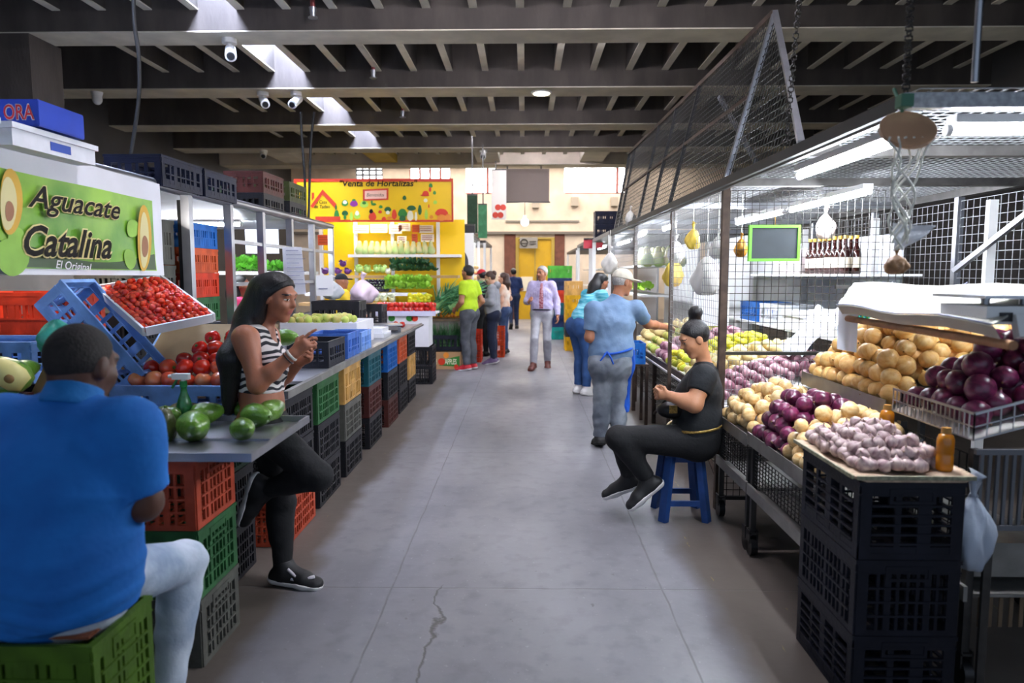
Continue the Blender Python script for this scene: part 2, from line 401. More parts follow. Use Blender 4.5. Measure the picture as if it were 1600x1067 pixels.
# hanging boards and ceiling fittings
b0, b1 = at(780, 264, 19.4), at(858, 315, 19.4)
t = thing('hanging_board', 'blank grey-brown board hanging from the last beam in the aisle', 'board', ((b0.x+b1.x)/2, 19.4, b1.z), 0)
MB().bx((b0.x, 19.38, b1.z), (b1.x, 19.44, b0.z)).build('board', M('board_brown', '#75685f', .6, 0, .06, 1), t)
MB().bx((b0.x-.03, 19.36, b1.z-.03), (b1.x+.03, 19.46, b1.z)).bx((b0.x+.2, 19.39, b0.z), (b0.x+.24, 19.43, 4.5)).bx((b1.x-.24, 19.39, b0.z), (b1.x-.2, 19.43, 4.5)).build('hanger', M('dark_metal'), t)
white = M('white_plastic', '#e4e4e2', .4); blk = M('black_plastic', '#141416', .4); steel = M('steel', '#a9abb0', .35, .9, .12, 5)
steeld = M('dark_steel', '#4d4b49', .5, .75, .25, 8); rust = M('rusty_steel', '#6a5748', .65, .6, .3, 12)
def cctv(px, py, y, lab, dome=False, dx=.0):
    p = at(px, py, y); r = thing('security_camera', lab, 'camera', (p.x, p.y, 4.5), 0)
    if dome:
        MB().cyl((p.x, p.y, 4.5), (p.x, p.y, p.z+.03), .09, .07, 14).build('mount', white, r)
        MB().ell(p, (.075, .075, .09)).build('housing', white, r)
    else:
        MB().cyl((p.x, p.y, 4.5), (p.x, p.y, 4.44), .09, .09, 12).cyl((p.x, p.y, 4.45), (p.x, p.y, p.z+.05), .025).build('mount', white, r)
        a, b = p+V((-dx*.5, .1, .07)), p+V((dx, -.12, -.08))
        MB().cyl(a, b, .065, .07, 14).build('housing', white, r)
        MB().cyl(b, b+(b-a).normalized()*.02, .05, .045, 12).build('lens', blk, r)
cctv(152, 155, beams[1]+.15, 'white dome camera hanging under the second beam at far left', True)
cctv(359, 82, beams[0]+.25, 'white bullet camera hanging under the nearest beam', dx=.06)
cctv(411, 158, beams[1]+.2, 'white bullet camera hanging under the second beam, above the stall roof', dx=.08)
cctv(463, 158, beams[1]+.2, 'white bullet camera hanging under the second beam, nearest the skylight', dx=-.03)
cctv(412, 240, beams[3]+.2, 'small white camera hanging under the fourth beam', dx=.03)
cctv(755, 241, beams[3]+.3, 'small dark camera hanging above the aisle in front of the brown board', dx=.0)
def cable(pts, r, lab):
    q = []; pts = [V(p) for p in pts]
    for i in range(len(pts)-1):
        p0, p1, p2, p3 = pts[max(i-1, 0)], pts[i], pts[i+1], pts[min(i+2, len(pts)-1)]
        for k in range(6):
            s = k/6; q.append(.5*((2*p1)+(p2-p0)*s+(2*p0-5*p1+4*p2-p3)*s*s+(3*p1-p0-3*p2+p3)*s**3))
    q.append(pts[-1]); o = MB().tube(q, r).build('hanging_cable', M('cable_black', '#0d0d0e', .5)); return tag(o, lab, 'cable')
y = 5.6
cable([at(208, -40, 6.), at(210, 35, 6.), at(217, 90, 6.), at(217, 150, 6.), at(207, 225, 6.), at(196, 285, 6.)], .018, 'thick black cable dropping from the nearest beam to the avocado stall')
cable([at(470, 175, 8.7), at(472, 220, 8.7), at(476, 275, 8.7), at(478, 352, 8.7)], .016, 'black cable dropping past the yellow banner, the one on the side of the avocado sign')
cable([at(491, 175, 8.7), at(486, 220, 8.7), at(484, 275, 8.7), at(482, 350, 8.7)], .016, 'black cable dropping past the yellow banner, the one nearer the lettering')
for px, y, z, lab in ((491, beams[0]-.15, 4.9, 'sprinkler head on a drop pipe before the nearest beam'), (583, beams[1]-.2, 4.74, 'sprinkler head on a drop pipe before the second beam'), (628, beams[2]-.2, 4.74, 'sprinkler head on a drop pipe before the third beam')):
    x = at(px, 100, y).x; zb = 4.6; t = thing('sprinkler', lab, 'sprinkler', (x, y, ZC))
    MB().cyl((x, y, ZC), (x, y, zb+.12), .03).build('hanging_pipe', M('rust_red', '#7d3a36', .6), t)
    MB().cyl((x, y, zb+.12), (x, y, zb+.02), .045, .03).cyl((x, y, zb+.01), (x, y, zb), .06).build('nozzle', steel, t)
# a small disc lamp under the second beam; unseen battens added as aisle fill
lampm = glow('disc_lamp', '#fff1dc', 60.); batm = glow('added_batten_tube', '#f4f1ff', 135.)
x = at(846, 152, beams[1]+.3).x; t = thing('ceiling_lamp', 'round lamp under the second beam over the aisle', 'lamp', (x, beams[1]+.3, 4.5))
MB().cyl((x, beams[1]+.3, 4.5), (x, beams[1]+.3, 4.48), .17, .16, 20).build('housing', white, t); MB().cyl((x, beams[1]+.3, 4.48), (x, beams[1]+.3, 4.475), .13, .13, 20).build('diffuser', glow('disc_glow', '#fff1dc', 6.), t)
for i, (y_, nm) in enumerate(((beams[0]-2.3, 'the beam before the nearest one'), (beams[0]-4.9, 'the beam overhead'), (BF[0]+.02, 'the nearest beam'), (BF[1]+.02, 'the second beam'), (BF[2]+.02, 'the third beam'), (BF[3]+.02, 'the fourth beam'))):
    for j, x in enumerate((-.75, .75)):
        t = thing('added_batten', 'unseen added batten behind %s, the one nearer the %s stalls' % (nm, ('avocado', 'onion')[j]), 'lamp', (x, y_, 4.66))
        MB().bx((x-.55, y_, 4.66), (x+.55, y_+.07, 4.72)).build('housing', white, t); MB().cyl((x-.5, y_+.035, 4.64), (x+.5, y_+.035, 4.64), .018, None, 8).build('tube', batm if i > 1 else glow('added_batten_tube_near', '#f4f1ff', 240.), t)
# ================================================================ LEFT SIDE
# ---- produce sources (kept out of the picture until the first one is placed)
avo_m = M('avocado_skin', '#3f6a1e', .28, 0, 0, 3.5, .25, 70, col2='#6c9434', vlo=.3, vhi=.7, coat=.5, per=.18)
avod_m = M('avocado_dark', '#3a3a26', .35, 0, 0, 5, .3, 70, col2='#5d6a35', coat=.3)
tom_m = M('tomato_skin', '#b3160f', .18, 0, 0, 4, 0, col2='#d2341d', coat=.6, per=.2)
tomo_m = M('tomato_orange', '#c9432a', .2, 0, 0, 5, 0, col2='#dd8a5c', coat=.5, per=.12)
cher_m = M('cherry_tomato', '#c4180c', .16, 0, 0, 12, 0, col2='#e0471c', coat=.6, per=.22)
stem_m = M('green_stem', '#4f6b2a', .6)
PI2 = 2*PI
def prof(f, n=9, h=1.): return [(max(1e-4, f(i/n)), (i/n-.5)*h) for i in range(n+1)]
avoP = [(.004, -.085), (.03, -.08), (.05, -.06), (.058, -.03), (.055, 0), (.045, .03), (.034, .055), (.022, .074), (.006, .082)]
tomP = [(.002, -.03), (.02, -.031), (.034, -.02), (.04, 0), (.036, .018), (.022, .029), (.008, .026), (.001, .023)]
cheP = [(.001, -.017), (.009, -.015), (.0145, -.006), (.015, .003), (.011, .012), (.003, .016)]
first = {}
def place(key, make, loc, rot, sc, label, cat, group):
    """the first of a kind is built, every later one is a copy with copies of its parts"""
    if key not in first:
        o = make(); first[key] = o
    else: o = dup(first[key])
    o.location = loc; o.rotation_euler = rot; o.scale = (sc,)*3 if isinstance(sc, (int, float)) else sc
    return tag(o, label, cat, group)
def rr(): return (random.uniform(0, PI2), random.uniform(0, PI2), random.uniform(0, PI2))
def mk(name, P, m, n=16, stem=None, wob=0., sx=1., sy=1.):
    def f():
        o = MB().lathe(P, n, wob=wob, sx=sx, sy=sy).build(name, m)
        if stem: stem(o)
        return o
    return f
def nub(z, r, m=stem_m):
    def f(o): c = MB().cyl((0, 0, z-.006), (0, 0, z+.006), r, r*.8, 6).build('stem', m, o, False)
    return f
mk_avo = mk('avocado', avoP, avo_m, 20, nub(.084, .007), .02)
mk_avod = mk('avocado', avoP, avod_m, 20, nub(.084, .007), .02)
mk_tom = mk('tomato', tomP, tom_m, 16, nub(.025, .008), .03)
mk_tomo = mk('tomato', tomP, tomo_m, 16, nub(.025, .008), .03)
mk_che = mk('cherry_tomato', cheP, cher_m, 9)

# ---- nearest stack of crates with the steel tray
C0 = (-1.585, 2.895)
def P(n, c="#808080"): return plastic(n, c)
red, green, grey, black = P('red', '#a8452e'), P('green', '#2c5c34'), P('grey', '#55554f'), P('black', '#202024')
orange, blue, dblue, teal, tan = P('orange', '#c2552e'), P('blue', '#1c62b0'), P('dark_blue', '#1d2c52'), P('teal', '#1f5a66'), P('tan', '#c79a56')
lblue = P('pale_blue', '#7199d6'); navy = P('navy', '#11162a'); brightr = P('bright_red', '#c83a20')
olive = P('olive', '#3f5c14')
for k, (m, s) in enumerate(((grey, 'dark grey crate at the bottom of the stack under the steel avocado tray'), (green, 'green crate in the middle of the stack under the steel avocado tray'), (red, 'red crate at the top of the stack directly under the steel avocado tray'))):
    crate('tall', (C0[0], C0[1], .288*k), m, s)
    
tz = .872
t = thing('steel_tray', 'shallow steel tray holding avocados on the red crate', 'tray', (-1.47, 3.03, tz))
p = [onz(400, 708, tz+.03), onz(457, 652, tz+.03)]; tx1, ty0, ty1 = -1.06, 2.66, 3.4; tx0 = -1.85
b = MB().bx((tx0, ty0, tz), (tx1, ty1, tz+.006))
b.build('pan', steel, t)
MB().bx((tx0, ty0, tz+.0065), (tx1, ty0+.012, tz+.034)).bx((tx1-.012, ty0+.0125, tz+.0065), (tx1, ty1-.0125, tz+.034)).bx((tx0, ty1-.012, tz+.0065), (tx1, ty1, tz+.034)).build('raised_edge', steel, t)
MB().bx((-1.84, 2.98, tz+.0065), (-1.075, 3.02, tz+.016)).build('rib', steel, t)
AV = [((303, 672), 1.05, 'biggest green avocado at the front of the steel tray', 1, (1.45, .1, .5)), ((254, 672), .95, 'brown-skinned avocado on the tray beside the seated man', 0, (.2, .2, .3)), ((262, 655), .8, 'green avocado behind the brown-skinned one on the tray', 1, (1.3, .2, 1.2)), ((290, 648), .8, 'avocado with a dark blotch behind the biggest one on the tray', 0, (1.4, 0, 2.)), ((325, 650), .85, 'green avocado behind and beside the biggest one, near the spray bottle', 1, (1.5, .1, 2.4)), ((381, 676), .78, 'single avocado near the aisle corner of the steel tray', 1, (1.4, .1, .7)), ((403, 655), .92, 'long green avocado in the group by the standing woman', 1, (1.5, .1, 1.0)), ((426, 645), .85, 'avocado touching the standing woman, nearest the aisle', 1, (1.4, .2, 2.8)), ((378, 645), .72, 'avocado half hidden at the back of the group by the standing woman', 1, (1.45, 0, .2))]
for (q, s, lab, g, ro) in AV:
    s *= 1.13
    o = onz(q[0], q[1], tz+.05*s)
    place('avo' if g else 'avod', mk_avo if g else mk_avod, (o.x, o.y, tz+.0165+.05*s), ro, s, lab, 'avocado', None)
# spray bottle
p = onz(283, 645, .875); p = V((-1.62, 3.28, .88))
t = thing('spray_bottle', 'green spray bottle with a white trigger head behind the avocados', 'bottle', p)
MB().lathe([(.034, 0), (.036, .01), (.036, .09), (.03, .12), (.016, .16), (.013, .185)], 16).build('bottle', M('green_bottle', '#3f9e57', .12, 0, trans=.55), t, False)
MB().cyl((0, 0, .185), (0, 0, .215), .017, None, 12).build('collar', M('green_cap', '#1d7a3c', .4), t, False)
h = MB().bx((-.05, -.012, .222), (.03, .012, .25)).cyl((0, 0, .214), (0, 0, .225), .01).cyl((-.05, 0, .238), (-.07, 0, .236), .008).build('spray_head', white, t, False)
MB().bar((-.03, 0, .222), (-.055, 0, .18), .014, .008).build('trigger', M('green_cap'), t, False)

# ---- pale blue crates of tomatoes
def box_from(o, e1, e2, n): return Matrix((e1, e2, n)).transposed()
tc = thing('produce_crate', 'pale blue crate full of tomatoes behind the steel tray', 'crate', (-1.80, 3.72, .89))
bx0, bx1, by0, by1, bz0, bz1 = -2.12, -1.45, 3.52, 3.90, .875, 1.02
f = MB(); side(f, (bx0, by0), (bx1, by0), bz1-bz0, .016, 6, 2, rib=.03, solid=[(.35, .6, .05, .95)]); side(f, (bx1, by0+.02), (bx1, by1-.02), bz1-bz0, .016, 4, 2, rib=.03)
side(f, (bx1, by1), (bx0, by1), bz1-bz0, .016, 6, 2, rib=.03); side(f, (bx0, by1-.02), (bx0, by0+.02), bz1-bz0, .016, 4, 2, rib=.03)
f.v = [(x, y, z+bz0) for x, y, z in f.v]; f.build('lattice', lblue, tc)
MB().bx((bx0, by0-.012, bz1-.002), (bx1+.01, by0+.02, bz1+.012)).bx((bx1-.02, by0+.0205, bz1-.002), (bx1+.012, by1, bz1+.012)).build('rim', lblue, tc)
MB().bx((bx0+.012, by0+.012, bz0+.002), (bx1-.012, by1-.012, bz0+.012)).build('base_grid', lblue, tc)
MB().bx((bx0+.25, by0-.02, bz0+.0), (bx0+.4, by0-.0125, bz0+.05)).build('label_plate', navy, tc)
# sloping cardboard bed behind the tomatoes
tag(MB().box((-1.83, 4.02, 1.14), (.68, .5, .012), Matrix.Rotation(math.radians(38), 3, 'X')).build('cardboard_sheet', M('cardboard_pale', '#8f7f63', .85, 0, .15, 4)), 'sheet of cardboard propped behind the tomatoes', 'cardboard')
n = 0
for r_ in range(6):
    for c_ in range(7):
        if r_ >= 3 and c_ < 2+(r_-3): continue
        x = -2.02+c_*.088+(r_ % 2)*.04+random.uniform(-.01, .01); y = 3.60+r_*.085; z = 1.03+r_*.052+(.02 if r_ < 2 else 0)
        if x > -1.47 or (x < -1.75 and r_ > 1 and c_ < 2): continue
        o_ = r_ == 0 or (r_ == 1 and random.random() < .6)
        place('tomo' if o_ else 'tom', mk_tomo if o_ else mk_tom, (x, y, z), rr(), random.uniform(1.05, 1.25), 'large pale orange-red tomato at the front of the tomato crate' if o_ else 'large red tomato heaped behind in the tomato crate', 'tomato', 'orange tomatoes along the crate front' if o_ else 'red tomatoes heaped in the crate')
# tipped crate and the tray of cherry tomatoes leaning on it
FL, FR, BL, BR = at(225, 522, 3.5), at(328, 499, 3.75), at(150, 455, 3.95), at(265, 447, 4.2)
e2 = (BL-FL); L2 = e2.length; e2.normalize(); e1 = FR-FL; e1 = (e1-e2*e1.dot(e2)); L1 = .36; e1.normalize(); nn = e1.cross(e2)
if nn.z < 0: nn = -nn
t = thing('display_tray', 'tilted metal tray heaped with cherry tomatoes beside the avocado banner', 'tray', FL)
R = Matrix((e1, e2, nn)).transposed(); c0 = FL+e1*L1/2+e2*L2/2
MB().box(c0-nn*.006, (L1, L2, .01), R).build('pan', white, t)
ed = MB()
for s, a, l in ((-1, e1, L2), (1, e1, L2), (-1, e2, L1-.02), (1, e2, L1-.02)):
    w_ = L1 if a is e1 else L2
    ed.box(c0+a*s*w_/2+nn*.012, (.012 if a is e1 else l, l if a is e1 else .012, .045), R)
ed.build('raised_edge', M('tray_white', '#d3d4d8', .4), t)
k = 0
for i in range(11):
    for j in range(22):
        u = .022+(L1-.044)*i/10+random.uniform(-.006, .006); v = .022+(L2-.044)*(j+(i % 2)*.5)/22.+random.uniform(-.006, .006)
        h = .016+.03*math.sin(PI*u/L1)*math.sin(PI*v/L2)+random.uniform(0, .012)
        place('che', mk_che, FL+e1*u+e2*v+nn*h, rr(), random.uniform(.9, 1.18), 'cherry tomato in the tilted metal tray', 'tomato', 'cherry tomatoes in the tilted tray'); k += 1
for i in range(58):
    u, v = random.uniform(.06, L1-.06), random.uniform(.06, L2-.06)
    place('che', mk_che, FL+e1*u+e2*v+nn*(.045+.03*math.sin(PI*u/L1)*math.sin(PI*v/L2)), rr(), random.uniform(.95, 1.2), 'cherry tomato in the tilted metal tray', 'tomato', 'cherry tomatoes in the tilted tray')
# the tipped crate: its long side faces us, slanting down towards the tomatoes
a, b_ = at(118, 470, 3.72), at(215, 578, 3.72); u = (b_-a).normalized(); yv = V((0, 1, 0)); wv = u.cross(yv).normalized()
if wv.z < 0: wv = -wv
o = crate('open', a*.5+b_*.5-wv*.11, lblue, 'pale blue crate tipped on its end, leaning behind the seated man')
o.rotation_euler = Matrix((u, wv.cross(u), wv)).transposed().to_euler(); o.scale = (1.1, .75, 1.)
# pale blue crate standing behind, seen at the foot of the stall
o = crate('open', (-2.02, 4.42, 1.0), lblue, 'pale blue crate tilted up behind the tomatoes, beside the standing woman', rot=(math.radians(35), 0, 0))
# ---- goods at the far left, behind the seated man
crate('ribbed', (-3.36, 3.95, 1.25), orange, 'orange-red crate under the avocado banner, the one at the photo edge').scale = (1, 1, 1.35)
crate('ribbed', (-2.78, 3.97, 1.25), brightr, 'orange-red crate under the avocado banner, the one beside the tipped blue crate').scale = (1, 1, 1.35)
o = crate('open', (-2.62, 3.45, 1.08), lblue, 'pale blue open crate in front of the orange-red crates')
t = thing('counter', 'low display bench behind the seated man carrying the fruit crates', 'bench', (-2.6, 3.8, 0))
MB().bx((-3.5, 2.75, .84), (-1.87, 4.35, .87)).build('top', M('worn_wood', '#6d5a45', .7, 0, .25, 6), t)
MB().bx((-3.45, 4.25, .0), (-1.9, 4.32, .84)).build('back_panel', black, t)
for x in (-3.42, -1.95):
    for y in (3.15, 4.1): MB().bx((x-.03, y-.03, 0), (x+.03, y+.03, .84)).build('leg', steeld, t)
crate('open', (-2.78, 3.97, .872), navy, 'dark crate at the back of the display bench under an orange-red crate').scale = (1, .9, 1.87)
crate('open', (-2.62, 3.45, .872), navy, 'dark crate carrying the pale blue open crate on the display bench').scale = (1, .9, 1.02)
crate('ribbed', (-3.36, 4.0, .872), navy, 'dark crate under the orange-red crate at the photo edge').scale = (1, .6, 2.03)
# halved avocado and whole ones beside it
crate('ribbed', (-2.55, 2.99, .872), P('maroon', '#4b2622'), 'dark red crate of avocados at the left edge behind the seated man')
t = thing('halved_avocado', 'halved avocado with pale flesh and brown stone at the left edge', 'avocado', at(14, 582, 3.0))
MB().lathe([(.001, -.1), (.04, -.09), (.064, -.05), (.066, 0), (.05, .05), (.03, .085), (.002, .1)], 20).build('skin', avo_m, t, False)
MB().lathe([(.001, -.095), (.038, -.086), (.06, -.05), (.062, 0), (.047, .05), (.027, .08), (.002, .095)], 20, Matrix.Translation((0, -.012, 0))).build('flesh', M('avocado_flesh', '#d9cf86', .5, 0, .08, 8), t, False)
MB().ell((0, -.055, -.03), (.025, .025, .028)).build('stone', M('avocado_stone', '#8a6a3c', .5), t, False)
t.rotation_euler = (0, -.9, .3)
for q, s, lab in (((36, 578), .9, 'whole green avocado just behind the halved one'), ((8, 606), 1.0, 'dark green avocado below the halved one')):
    place('avo', mk_avo, at(q[0], q[1], 3.12), (1.4, .3, random.uniform(0, 6)), s, lab, 'avocado', None)
tag(MB().box(at(80, 606, 3.22), (.14, .012, .36), Matrix.Rotation(.5, 3, 'Y')).build('cardboard_sheet', M('cardboard', '#a98a62', .85, 0, .12, 5)), 'cardboard flap standing beside the seated man', 'cardboard')
# teal plastic bag
def bag(name, c, r, m, label, cat='bag', knot=True, seed=1, squash=1., group=None):
    rn = random.Random(seed); b = MB(); n = 40; P_ = []
    prof_ = [(.02, -.97), (.35, -.98), (.6, -.92), (.85, -.7), (.97, -.45), (1, -.25), (.97, -.05), (.88, .15), (.72, .38), (.5, .58), (.3, .72), (.14, .82)]
    ph = [rn.uniform(0, 6) for _ in range(4)]
    vs = []
    for q, z in prof_:
        for k in range(n):
            a = 2*PI*k/n; w_ = 1+.12*math.sin(3*a+ph[0]+z*3)+.09*math.sin(5*a+ph[1]-z*4)+.07*math.sin(8*a+ph[2]+z*5)*(.4+abs(z))
            vs.append((q*w_*math.cos(a)*r*squash, q*w_*math.sin(a)*r*squash, z*r))
    m_ = len(prof_)
    b.add(vs, [(i*n+k, i*n+(k+1) % n, (i+1)*n+(k+1) % n, (i+1)*n+k) for i in range(m_-1) for k in range(n)]+[tuple(range(n))[::-1]], 0, True)
    t = thing(name, label, cat, c, 0, group); b.build('sack', m, t, False)
    if knot:
        k = MB(); k.tube([(0, 0, .8*r), (0, 0, .88*r), (0, 0, .98*r), (.02*r, 0, 1.2*r), (.1*r, 0, 1.38*r)], [.15*r, .09*r, .12*r, .2*r, .28*r], 9); k.build('knot', m, t, False)
    return t
poly_w = M('polythene_white', '#dfe3e8', .35, 0, .06, 6, .6, 9, trans=.25)
bag('plastic_bag', at(90, 525, 3.25), .095, M('polythene_teal', '#3f9d8e', .35, 0, .25, 8, .4, 14), 'crumpled teal plastic bag beside the seated man\'s head', knot=False, squash=.9)
# ---- stall frame
xf, zr = -2.4, 2.185
t = thing('stall_frame', 'silver steel frame of the left stall with posts and rails', 'stall', (xf, 6, 0))
for y in (5.02, 5.73, 6.43, 7.22, 7.96, 8.75): MB().bx((xf-.03, y-.03, 0), (xf+.03, y+.03, zr-.03)).build('post', steel, t)
MB().cyl((xf, 2.2, zr), (xf, 8.8, zr), .032, None, 10).build('top_rail', steel, t)
for y in (5.02, 6.43, 7.96, 8.75): MB().bx((-4.6, y-.02, zr-.02), (xf-.031, y+.02, zr+.02)).build('cross_rail', steel, t)
for z in (1.5, 1.85): MB().bx((xf-.02, 5.76, z), (xf+.02, 8.72, z+.03)).build('middle_rail', steel, t)
MB().bx((xf-.06, 5.0, 1.25), (xf-.032, 5.06, 2.12)).build('post_cover', blk, t)
MB().bx((-4.6, 2.2, zr-.035), (-2.44, 8.75, zr-.021)).build('roof_sheet', M('roof_sheet', '#b9bdc4', .5, .2, .1, 3), t)
MB().bx((-4.66, 2.2, 0), (-4.62, 8.75, zr)).build('back_sheet', M('stall_back', '#77706a', .7, 0, .2, 2), t)
# ---- avocado banner hung on the rail
bt0, bt1, bb0, bb1 = V((xf+.045, 2.3, zr+.02)), V((xf+.045, 4.56, zr-.01)), V((xf+.045, 2.3, 1.60)), V((xf+.045, 4.6, 1.59))
t = thing('banner', 'green printed vinyl banner reading Aguacate Catalina', 'banner', (xf, 3.6, 1.6))
def bp(u, v, k=0.):           # a point on the banner, u along it (0..1 at its far end), v up it
    q = (bb0*(1-u)+bb1*u)*(1-v)+(bt0*(1-u)+bt1*u)*v
    return q+V((.012*math.sin(u*17+v*3)*(1-v*.5)+k, 0, 0))
vin = M('banner_white', '#dfe0e6', .35, 0, .04, 3)
MB().sheet([[bp(i/24, j/8) for j in range(9)] for i in range(25)], 0).sheet([[bp(i/24, j/8, -.004) for j in range(9)] for i in range(25)]).build('vinyl', vin, t)
pg = M('banner_green', '#4f8f22', .35, 0, 0, 2.2, 0, col2='#9ccb4a', vlo=.35, vhi=.62)
# printed field: from the photo edge to near the right hem
V1, V0 = .80, .05
def bpm(px, py): # print position given where it is read on the banner
    q = onx(px, py, xf+.045); return q
fm = MB(); fm.sheet([[bp(i/24*.955, V0+(V1-V0)*j/6, .0035) for j in range(7)] for i in range(25)]); fm.build('printed_field', pg, t)
dk = MB(); dk.sheet([[bp(.02+i/24*.93, V0+.01+(.13+.07*math.sin(i*.33-1))*j/3, .0055) for j in range(4)] for i in range(25)]); dk.build('printed_shade', M('print_dark_green', '#2c4a1c', .4), t)
fr = MB()
def blob(cx, cy, rx, ry, mi, k, n=22, ang=0):
    c = bpm(cx, cy); s = (c.y)/1100.
    pts = []
    for i in range(n):
        a = 2*PI*i/n; q = 1+.15*math.cos(a)
        x, y = rx*math.cos(a)*q, ry*math.sin(a)
        x, y = x*math.cos(ang)-y*math.sin(ang), x*math.sin(ang)+y*math.cos(ang)
        w_ = onx(max(2, cx+x) if False else cx+x, cy-y, xf+.045); w_.y = min(max(w_.y, 2.35), 4.46); w_.x = xf+.045+.016+k
        pts.append(w_)
    fr.poly(pts, (1, 0, 0), .001, mi)
FM = [M('print_yellow', '#d6a93a', .5), M('print_flesh', '#d9cf96', .5), M('print_stone', '#9a6a4a', .5), M('print_light_green', '#8fbf4a', .5, 0, .15, 5)]
for fruit in (((10, 402, 26, 30, 3, .003, .3),), ((18, 372, 14, 18, 3, .001, 0),), ((8, 315, 18, 52, 0, .0045, 0), (4, 318, 13, 42, 1, .006, 0), (6, 330, 7, 16, 2, .0075, 0)), ((202, 357, 10, 14, 3, .001, 0),), ((197, 405, 9, 16, 3, .003, .2),), ((219, 372, 11, 52, 0, .0045, 0), (219, 375, 7, 44, 1, .006, 0), (220, 385, 5, 17, 2, .0075, 0))):
    fr = MB(); us_ = []
    for (cx, cy, rx, ry, mi, k, ang) in fruit: us_.append(FM[mi]); blob(cx, cy, rx, ry, len(us_)-1, k, ang=ang)
    fr.build('printed_fruit', us_, t)
def banner_text(body, q0, q1, h0, m_in, m_out, nm, shear, off, bold=.0):
    a, c = onx(*q0, xf+.075), onx(*q1, xf+.075); a.x = c.x = xf+.068
    ex = c-a; hgt = h0*a.y/1100
    o = MB(); text(o, body, a, ex, (0, 0, 1), ex.length, hgt, 0, off, shear, .0, bold); o.build(nm+'_outline', m_out, t)
    o = MB(); text(o, body, a, ex, (0, 0, 1), ex.length, hgt, 0, 0, shear, .003, bold); o.build(nm, m_in, t)
ink = M('print_black', '#15120c', .85); cr_ = M('print_cream', '#e3d48a', .4)
banner_text('Aguacate', (45, 322), (190, 343), 36, ink, cr_, 'lettering', .4, .03, .012)
banner_text('Catalina', (40, 398), (177, 403), 48, ink, cr_, 'lettering', .4, .035, .022)
a, c = onx(88, 419, xf+.075), onx(144, 424, xf+.075); a.x = c.x = xf+.072
o = MB(); text(o, 'El Original', a, c-a, (0, 0, 1), (c-a).length, 13*a.y/1100, 0, 0, .3, .002, .006); o.build('lettering', M('print_white', '#e8e8e8', .4), t)
# ---- boxes on the stall roof
zt = zr-.02
foam = M('foam_white', '#e6e8ee', .6, 0, .06, 8, .15, 20)
def lidbox(c, d, rz_, label, m=foam, name='foam_box'):
    t = thing(name, label, 'box', c, rz_)
    MB().bx((-d[0]/2, -d[1]/2, 0), (d[0]/2, d[1]/2, d[2]*.74)).build('body', m, t, False)
    MB().bx((-d[0]/2-.012, -d[1]/2-.012, d[2]*.745), (d[0]/2+.012, d[1]/2+.012, d[2])).bx((-d[0]*.3, -d[1]*.3, d[2]), (d[0]*.3, d[1]*.3, d[2]+.006)).build('lid', m, t, False)
    return t
t = lidbox((-2.47, 3.42, zt), (.44, .6, .1), 0, 'white foam box on the stall roof, the one nearest the black crates')
MB().bx((.2205, -.05, .02), (.222, .1, .06)).build('printed_mark', M('print_blue', '#2c4da8', .5), t, False)
t = lidbox((-2.47, 2.73, zt), (.44, .6, .1), 0, 'white foam box on the stall roof cut by the photo edge, bottom one')
t = lidbox((-2.5, 2.85, zt+.107), (.34, .3, .05), 0, 'small white foam box stacked at the photo edge on the roof')
cb = M('carton_blue', '#1b3fae', .5, 0, .08, 5)
def carton(c, d, rz_, label, letters=None):
    t = thing('fruit_carton', label, 'box', c, rz_)
    b = MB(); x, y, z = d[0]/2, d[1]/2, d[2]; th = .008
    for s in (-1, 1):
        b.bx((-x, s*y-th, 0), (x, s*y, z*.45)) if s > 0 else b.bx((-x, -y, 0), (x, -y+th, z*.45))
        b.bx((-x, s*y-th, z*.62), (x, s*y, z)) if s > 0 else b.bx((-x, -y, z*.62), (x, -y+th, z))
    b.bx((-x, -y+th, 0), (-x+th, y-th, z)).bx((x-th, -y+th, 0), (x, y-th, z*.5)).bx((x-th, -y+th, z*.7), (x, y-th, z)).bx((-x+th, -y+th, .001), (x-th, y-th, .009)); b.build('body', cb, t, False)
    MB().bx((-x*.98, -y*.98+.02, z*.3), (x*.98-.02, y*.98-.02, z*.42)).build('liner', M('print_white'), t, False)
    return t, x, y, z
t, x, y, z = carton((-2.45, 3.42, zt+.107), (.46, .33, .12), 0, 'blue fruit carton with red and white letters ORA on the roof')
MB().bx((-x, -y-.003, .005), (x, -y-.0005, z-.005)).bx((x+.0005, -y, .005), (x+.003, y, z-.005)).build('front_panel', cb, t, False)
def lett(b, body, o, ex, ey, w, h): text(b, body, o, ex, ey, w, h, 0, .02, 0, .004, .01)
b = MB(); text(b, 'ORA', (x-.155, -y-.003, .03), (1, 0, 0), (0, 0, 1), .14, .066, 0, .02, 0, .002, .025); b.build('lettering_outline', M('print_white'), t, False)
b = MB(); text(b, 'ORA', (x-.155, -y-.003, .03), (1, 0, 0), (0, 0, 1), .14, .066, 0, 0, 0, .004, .01); b.build('lettering', M('print_red', '#c8252e', .5), t, False)
carton((-3.0, 3.75, zt), (.36, .4, .3), 0, 'tall blue fruit carton on the stall roof behind the foam boxes')
